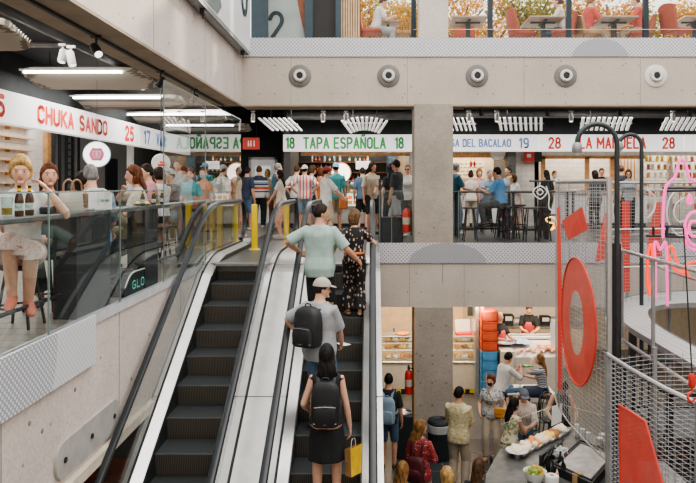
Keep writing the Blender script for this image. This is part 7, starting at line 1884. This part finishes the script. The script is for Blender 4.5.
neon('pink and red neon lettering hanging over the walkway', 8.75, [([(655.5, 300), (655.5, 270), (654.5, 245), (657, 243), (660, 250), (663, 245), (666, 244), (667, 275), (667.5, 306)], N_PINK, False, 'letter_m'), ([(649, 248), (652, 246), (652.5, 270), (651, 294), (648, 288), (647.5, 262)], N_RED, True, 'loop'), ([(668, 249), (672, 247), (677, 262), (683, 271), (681, 273), (674, 268), (668, 254)], N_RED, True, 'loop'), ([(702, 278), (692, 279), (686, 272), (688, 264), (698, 262), (706, 265)], N_RED, False, 'loop'), ([(685, 240), (688, 247), (694, 250), (702, 249)], N_PINK, False, 'arc')], .018, bars=((648, 236, 712, 238), (655, 236, 655, 227), (668, 236, 669, 227)))
neon('white unlit neon spiral behind the pink neon outline', 9.6, [([(676, 190), (669, 200), (667, 215), (671, 228), (680, 236), (690, 232)], N_WHITE, False, 'outer_curve'), ([(684, 198), (676, 204), (674, 214), (679, 222), (686, 220)], N_WHITE, False, 'inner_curve'), ([(648, 190), (655, 198), (654, 210), (648, 218)], N_WHITE, False, 'side_curve')], .011, bars=((664, 188, 700, 188), (664, 234, 700, 236)))
neon('white neon eye shape on the far wire left of the red lozenge', 12.2, [([(533, 192), (540, 186), (547, 192), (540, 199)], N_WHITE, True, 'outer_ring'), ([(537, 192), (540, 189), (543, 192), (540, 195)], N_WHITE, True, 'inner_ring'), ([(546, 186), (549, 196), (549, 208), (556, 212)], N_WHITE, False, 'tail')], .011, bars=((530, 181, 556, 181), (549, 181, 549, 240)))
neon('small orange neon loop left of the red lozenge', 12.25, [([(546, 219), (551, 217), (556, 220), (556, 226), (551, 230), (554, 224), (548, 222)], neon_mat('neon_amber', (1, .55, .1), 1.0), True, 'loop')], .014, bars=((545, 215, 558, 215),))
# orange hook block hanging at the right edge
p = W(692, 385, 5.2)
t = thing('orange_hook', 'orange lifting hook hanging on a chain at the right edge', 'hook', p)
m = MB(); m.lathe([(.018, -.02), (.026, 0), (.026, .07), (.016, .09)], seg=12); m.build('block', M_RED, t, True)
m = MB(); m.tube(spline([(0, 0, -.02), (0, 0, -.05), (-.028, 0, -.07), (-.03, 0, -.105), (0, 0, -.125), (.02, 0, -.105)], 5), .010, 8); m.build('hook', M_REDL, t, True)
m = MB(); m.tube([(0, 0, .09), (-.02, .1, 1.2)], .006, 6); m.build('chain', M_DARKMETAL, t)
# machine floor and plant below the walkway, right edge
t = thing('equipment_frame', 'black steel frame with pale panels below the walkway', 'frame', (3.9, 8.9, LOW))
for (x, y) in ((0, 0), (1.2, 0), (0, 1.6), (1.2, 1.6)): m = MB(); m.box(x-.04, x+.04, y-.04, y+.04, 0, 2.6); m.build('post', M_BLACK, t)
for z in (1.2, 1.9, 2.6):
    m = MB(); m.box(-.05, 1.25, -.05, .03, z-.05, z); m.box(-.05, 1.25, 1.57, 1.65, z-.05, z); m.box(-.05, .03, -.05, 1.65, z-.05, z); m.build('beam', M_DARKMETAL, t)
m = MB(); m.box(.0, 1.2, 0, 1.6, 1.16, 1.19); m.box(.1, 1.1, .2, 1.4, 1.9, 1.93); m.build('panel', mat('panel_dull', (.16, .17, .175), .4, .3), t)
t = thing('steel_hood', 'slanted steel hood seen through the near wire panel', 'hood', (3.1, 7.6, LOW+1.1))
m = MB(); m.prism([V(-.3, -.8, 0), V(.6, -.8, 0), V(.3, -.8, .55), V(0, -.8, .55)], (0, 1.6, 0)); m.build('hood', M_STEEL, t); m = MB(); m.box(0, .3, -.3, .3, .55, 1.0); m.build('duct', M_STEELW, t); m = MB(); m.box(-.32, .62, -.82, .82, -1.1, -.0); m.build('range', mat('range_steel', (.42, .43, .43), .4, .4), t)
random.seed(12)
for k, (px, py, d, c_, lab) in enumerate(((655, 410, 7.6, (.6, .6, .58), 'white tub on the range behind the near wire panel'), (672, 428, 7.4, (.12, .14, .15), 'dark pan on the range behind the near wire panel'), (664, 395, 7.9, (.45, .55, .35), 'greenish tray behind the near wire panel'))):
    t = thing('kitchen_pan', lab, 'pan', (px2x(px, d), d, LOW+1.12 if k != 5 else 0))
    m = MB(); m.lathe([(.10, 0), (.12, .01), (.14, .11), (.13, .11)], seg=18); m.build('pan', mat('pan_%d' % k, c_, .4), t, True); m = MB(); m.tube([(.13, 0, .09), (.30, 0, .11)], .012, 6); m.build('handle', M_BLACK, t)
# ------------------------------------------------------------------ terrace above
TY = 4.17
t = thing('terrace_glass', 'glass panes with black mullions along the terrace', 'glass screen', (0, D+.62, TY))
for px in (413.5, 490, 568.5, 645.5): x = px2x(px, D+.62); m = MB(); m.box(x-.05, x+.05, -.05, .05, -.01, 2.2); m.build('mullion', mat('mullion_blueblack', (.02, .035, .045), .4, .3), t)
xs = [px2x(p, D+.62) for p in (360, 413.5, 490, 568.5, 645.5, 760)]
for a, b in zip(xs, xs[1:]): m = MB(); m.quad((a+.06, 0, 0), (b-.06, 0, 0), (b-.06, 0, 2.2), (a+.06, 0, 2.2)); m.build('glass_pane', M_GLASSD, t)
m = MB(); m.tube([(xs[1], -.06, .30), (xs[-1], -.06, .30)], .008, 6); m.build('bottom_rail', M_STEELW, t)
# left part of the terrace front: dark panels, banner, slats
def panel(name, lab, x0, x1, y, z1, mt, cat='panel'):
    a, b = px2x(x0, y), px2x(x1, y); o = thing(name, lab, cat, ((a+b)/2, y, TY)); h = (b-a)/2
    m = MB(); m.box(-h, h, 0, .06, 0, z1-TY, bev=.006); m.build('sheet', mt, o); m = MB(); m.box(-h, h, -.02, 0, 0, .04); m.build('bottom_track', M_DARKMETAL, o); return o
M_NAVY = mat('frame_navy', (.035, .06, .075), .4, .2)
panel('dark_panel', 'blue black frame panel beside the white lettered board', 251, 268, 14.6, 6.4, M_NAVY)
o = panel('banner_panel', 'grey green banner panel with a dark figure 2 and rust stains', 267.5, 305, 14.9, 6.4, mat('banner_grey', (.33, .37, .36), .6, var=.15, scale=2))
text('2', 'lettering', mat('ink_dark', (.02, .04, .045), .5), o, (-.22, -.004, .52), .62, width=.36, w=.14)
m = MB(); m.prism([V(.20, -.012, 1.3), V(.34, -.012, .62), V(.40, -.012, .35), V(.40, -.012, 1.3)], (0, .006, 0)); m.build('rust_stain', mat('rust', (.25, .09, .05), .7, var=.4), o)
panel('dark_panel', 'narrow dark panel right of the grey green banner', 304.5, 313, 14.7, 6.4, M_NAVY)
panel('mesh_panel', 'grey woven mesh panel on the terrace front', 312.5, 336, 14.95, 6.4, tiles('woven_grey', (.13, .13, .13), (.05, .05, .05), .12, .04, .7, .012))
panel('dark_panel', 'dark blue panel left of the wooden slats', 335.5, 341, 14.6, 6.4, M_NAVY)
t = thing('slat_screen', 'screen of upright wooden slats on the terrace', 'slat screen', (px2x(350.5, 14.7), 14.7, TY))
m = MB()
for k in range(8): m.box(-.21+k*.053, -.21+k*.053+.035, 0, .05, 0, 2.2)
m.build('slats', M_WOODL, t); m = MB(); m.box(-.22, .22, .05, .07, 0, 2.2); m.build('backing', M_WOODD, t)
# tables and chairs
M_TOP = mat('table_ash', (.42, .31, .22), .5, var=.12); M_RUST = mat('upholstery_rust', (.36, .065, .025), .7, var=.15); M_RATT = mat('rattan', (.36, .21, .09), .7, var=.25)
def ter_table(lab, px, d=15.1, w=.78, dp=1.0):
    t = thing('pedestal_table', lab, 'table', (px2x(px, d), d, TY))
    m = MB(); m.box(-w/2, w/2, -dp/2+.25, dp/2+.25, .72, .76, bev=.008); m.build('table_top', M_TOP, t); m = MB(); m.box(-.05, .05, .15, .25, .03, .72); m.build('column', M_BLACK, t)
    m = MB(); m.box(-.28, .28, .17, .23, .69, .72); m.box(-.03, .03, -.1, .5, .69, .72); m.build('bracket', M_BLACK, t); m = MB(); m.box(-.28, .28, -.05, .45, 0, .03, bev=.008); m.build('base', M_BLACK, t)
ter_table('terrace table right of the terrace column', 469); ter_table('terrace table left of the second mullion', 545); ter_table('terrace table left of the red shirted visitor', 617); ter_table('terrace table cut off by the right edge', 698)
def ter_chair(lab, px, d, rz, mt, h=.92):
    t = thing('terrace_chair', lab, 'chair', (px2x(px, d), d, TY), math.radians(rz))
    m = MB(); m.box(-.24, .24, -.24, .24, .38, .47, bev=.03); m.build('seat', mt, t)
    m = MB(); R = []
    for i in range(7):
        u = i/6; x = lerp(-.25, .25, u); R.append([V(x*(1.0), -.22-.04*(1-(2*u-1)**2)-.0, .40), V(x, -.30-.05*(1-(2*u-1)**2), h-.05*(2*u-1)**2), V(x, -.24-.05*(1-(2*u-1)**2), h-.05*(2*u-1)**2), V(x, -.16-.04*(1-(2*u-1)**2), .40)])
    m.rings(R); m.build('backrest', mt, t, True)
    for sx in (-1, 1):
        for sy in (-1, 1): m = MB(); m.tube([(sx*.19, sy*.19, .39), (sx*.23, sy*.23, 0)], .016, 6); m.build('leg', M_WOODD, t)
ter_chair('rust chair of the reader behind the terrace window', 371, 15.0, -95, M_RUST)
ter_chair('rattan armchair facing the reader', 401, 15.2, 90, M_RATT, .95)
ter_chair('rust chair under the terrace table by the column', 466, 15.9, 180, M_RUST, .8)
ter_chair('rust chair at the left of the second terrace table', 522, 15.2, -80, M_RUST, .98)
ter_chair('rust chair by the second mullion', 562, 15.1, 75, M_RUST, .9)
ter_chair('rattan chair under the visitor in the red shirt', 588, 15.2, -80, M_RATT, .82)
ter_chair('rust chair at the third mullion', 640, 15.2, 75, M_RUST, .85)
ter_chair('tilted rust chair at the far right of the terrace', 677, 14.9, -75, M_RUST, 1.0)
P_('reader in a white T-shirt seated behind the terrace window', at(375, 15.1, TY), -80, 1.62, 'm', hair=('short', 'brown'), top=(K['white'], .4), bottom=(K['lightgrey'], 1), shoes=SHB, seat=.42, lean=14, lh=(-.1, .42, .85), rh=(.1, .42, .85), head=(0, -15))
P_('visitor in a white top seated at the second terrace mullion', at(562, 15.4, TY), 70, 1.70, 'f', hair=('tied', 'brown'), top=(K['offwhite'], .4), bottom=(K['denim'], 1), shoes=SHB, seat=.45, lean=6, lh=(-.1, .4, .85), rh=(.1, .4, .85))
P_('visitor in a red shirt seated on a rattan chair on the terrace', at(587, 15.4, TY), -78, 1.70, 'm', hair=('short', 'honey'), top=(K['red'], .45), bottom=(K['khaki'], 1), shoes=SHB, seat=.45, lean=8, lh=(-.1, .4, .88), rh=(.1, .4, .88))
P_('visitor in a red shirt seated at the third mullion', at(640, 15.4, TY), 75, 1.72, 'm', hair=('short', 'auburn'), top=(K['red'], .5), bottom=(K['khaki'], 1), shoes=SHB, seat=.45, lean=6, lh=(-.1, .4, .88), rh=(.1, .4, .88))
ter_t = thing('pedestal_table', 'low round table between the reader and the rattan armchair', 'table', (px2x(388, 15.3), 15.3, TY))
m = MB(); m.lathe([(.3, .66), (.32, .68), (.32, .70)], seg=22); m.build('table_top', M_TOP, ter_t, True); m = MB(); m.tube([(0, 0, 0), (0, 0, .66)], .03, 8); m.build('column', M_BLACK, ter_t)
# autumn trees outside
def leaf_mat(name, cols):
    m, nt, out = _new(name)
    oi = N(nt, 'ShaderNodeNewGeometry'); rp = N(nt, 'ShaderNodeValToRGB'); rp.color_ramp.interpolation = 'LINEAR'
    els = rp.color_ramp.elements
    for i, c in enumerate(cols):
        e = els[i] if i < 2 else els.new(i/(len(cols)-1)); e.position = i/(len(cols)-1); e.color = c4(c)
    nt.links.new(oi.outputs['Random Per Island'], rp.inputs[0])
    d = N(nt, 'ShaderNodeBsdfDiffuse'); tl = N(nt, 'ShaderNodeBsdfTranslucent'); mx = N(nt, 'ShaderNodeMixShader'); mx.inputs[0].default_value = .55
    nt.links.new(rp.outputs[0], d.inputs[0]); nt.links.new(rp.outputs[0], tl.inputs[0]); nt.links.new(d.outputs[0], mx.inputs[1]); nt.links.new(tl.outputs[0], mx.inputs[2]); nt.links.new(mx.outputs[0], out.inputs[0])
    MATS[name] = m; return m
LV = [leaf_mat('leaves_gold', [(.72, .33, .03), (.60, .27, .04), (.78, .47, .09), (.34, .30, .05)]), leaf_mat('leaves_green', [(.20, .25, .04), (.46, .36, .05), (.11, .17, .03), (.66, .42, .08)]), leaf_mat('leaves_rust', [(.62, .22, .04), (.46, .15, .03), (.76, .41, .09), (.40, .27, .06)])]
def tree(lab, px, d, zc, r, k):
    x = px2x(px, d); base = -.5
    t = thing('autumn_tree', lab, 'tree', (x, d, base))
    m = MB(); m.tube(spline([(0, 0, 0), (.08, .05, 2.5), (-.05, 0, zc-base)], 5), [.16]*5+[.11]*6, 8); m.build('trunk', M_WOODD, t, True)
    m = MB()
    for j in range(5):
        a = j*1.26+px; m.tube(spline([(0, 0, zc-base-1.2), (math.cos(a)*r*.4, math.sin(a)*r*.3, zc-base-.2), (math.cos(a)*r*.8, math.sin(a)*r*.5, zc-base+.5)], 4), .035, 5)
    m.build('branches', M_WOODD, t, True)
    m = MB(); rnd = random.Random(px)
    clus = [V(rnd.gauss(0, .55)*r, rnd.gauss(0, .4)*r, rnd.gauss(0, .45)*r) for _ in range(26)]
    for i in range(2600):
        c = clus[rnd.randrange(26)]; p = c+V(rnd.gauss(0, .17), rnd.gauss(0, .17), rnd.gauss(0, .15))*r+V(0, 0, zc-base)
        a = V(rnd.gauss(0, 1), rnd.gauss(0, 1), rnd.gauss(0, 1)).normalized(); b = a.cross(V(rnd.gauss(0, 1), rnd.gauss(0, 1), rnd.gauss(0, 1))).normalized(); s = rnd.uniform(.05, .10)
        m.quad(p-a*s, p-b*s*.6, p+a*s, p+b*s*.6)
    m.build('leaves', LV[k], t)
for k, (px, d, zc, r, kk, lab) in enumerate(((372, 26.5, 7.6, 1.3, 0, 'golden tree behind the reader at the terrace window'), (402, 28.2, 7.8, 1.5, 1, 'greenish yellow tree left of the terrace column'), (455, 26.8, 7.7, 1.4, 0, 'golden tree just right of the terrace column'), (492, 28.6, 7.9, 1.6, 2, 'rusty tree behind the first right mullion'), (528, 26.6, 7.8, 1.5, 1, 'greenish tree behind the second terrace table'), (566, 28.4, 8.0, 1.6, 0, 'golden tree behind the second mullion'), (604, 26.9, 7.7, 1.5, 2, 'rusty gold tree behind the red shirted visitor'), (645, 28.6, 7.7, 1.5, 1, 'pale green tree behind the third mullion'), (690, 27.2, 7.4, 1.3, 0, 'golden tree at the right end of the terrace'))):
    tree(lab, px, d, zc, r, kk)
# ------------------------------------------------------------------ lamps
WORLD_STRENGTH = 1.2; EXPOSURE = .70; LOOK = 'AgX - Medium High Contrast'
def lamps():
    warm = (1, .87, .72); neu = (1, .95, .89)
    for y in (4.5, 8.5, 12.5, 16.5): area('left_ceiling_lamp', (-4.7, y, 3.1), 2.2, 75, neu, sy=2.2)
    for x in (-1.0, 2.5, 6.0, 9.5): area('rear_ceiling_lamp', (x, 17.2, 3.1), 2.2, 70, neu, sy=2.0)
    for x in (-.6, 3.2, 6.8, 10): area('rear_stall_lamp', (x, 21.3, 2.9), 2.4, 60, warm, sy=1.0)
    for y in (10, 14): area('left_stall_fill', (-6.9, y, 2.9), 1.5, 45, neu, sy=2.5)  # fill lights added to brighten the white tiles
    for x, p in ((.5, 34), (2.4, 30), (4.2, 62), (6.5, 45)): area('lower_stall_lamp', (x, 17.6, -.9), 1.4, p, (1, .78, .54), sy=1.2)
    for x in (1.0, 4.0, 7.0): area('lower_ceiling_lamp', (x, 15.3, -.75), 1.5, 32, neu, sy=1.5)
    for x in (.75, 2.5): area('food_fill_light', (x, 16.7, -1.75), .7, 16, (1, .74, .44), rot=(math.radians(48), 0, 0), sy=.3)  # fill lights added in front of the counters to brighten the food
    # the glazed roof of the atrium lets in broad daylight
    area('roof_daylight', (3.2, 6.0, 9.5), 9.0, 400, (1, .98, .95), sy=9)
lamps()
# ------------------------------------------------------------------ light, sky, camera
bake_all()
w = bpy.data.worlds.new('World'); SC.world = w; w.use_nodes = True
nt = w.node_tree; nt.nodes.clear()
out = nt.nodes.new('ShaderNodeOutputWorld'); bg = nt.nodes.new('ShaderNodeBackground')
bg.inputs[0].default_value = (1.0, .97, .93, 1); bg.inputs[1].default_value = WORLD_STRENGTH
nt.links.new(bg.outputs[0], out.inputs[0])
s = bpy.data.lights.new('sun', 'SUN'); s.energy = 3.0; s.angle = .03; s.color = (1, .86, .66)
so = bpy.data.objects.new('sun', s); COL.objects.link(so); so.rotation_euler = (math.radians(-66), 0, math.radians(-18))
cam = bpy.data.cameras.new('camera'); co = bpy.data.objects.new('camera', cam); COL.objects.link(co)
co.location = (0, 0, CZ); co.rotation_euler = (math.pi/2, 0, 0)
cam.sensor_width = 36; cam.lens = F/696*36; cam.shift_x = (348-CX)/696; cam.shift_y = (CY-241.5)/696
cam.clip_start = .05; cam.clip_end = 300
SC.camera = co
SC.view_settings.view_transform = 'AgX'
SC.view_settings.exposure = EXPOSURE
try: SC.view_settings.look = LOOK
except Exception: pass
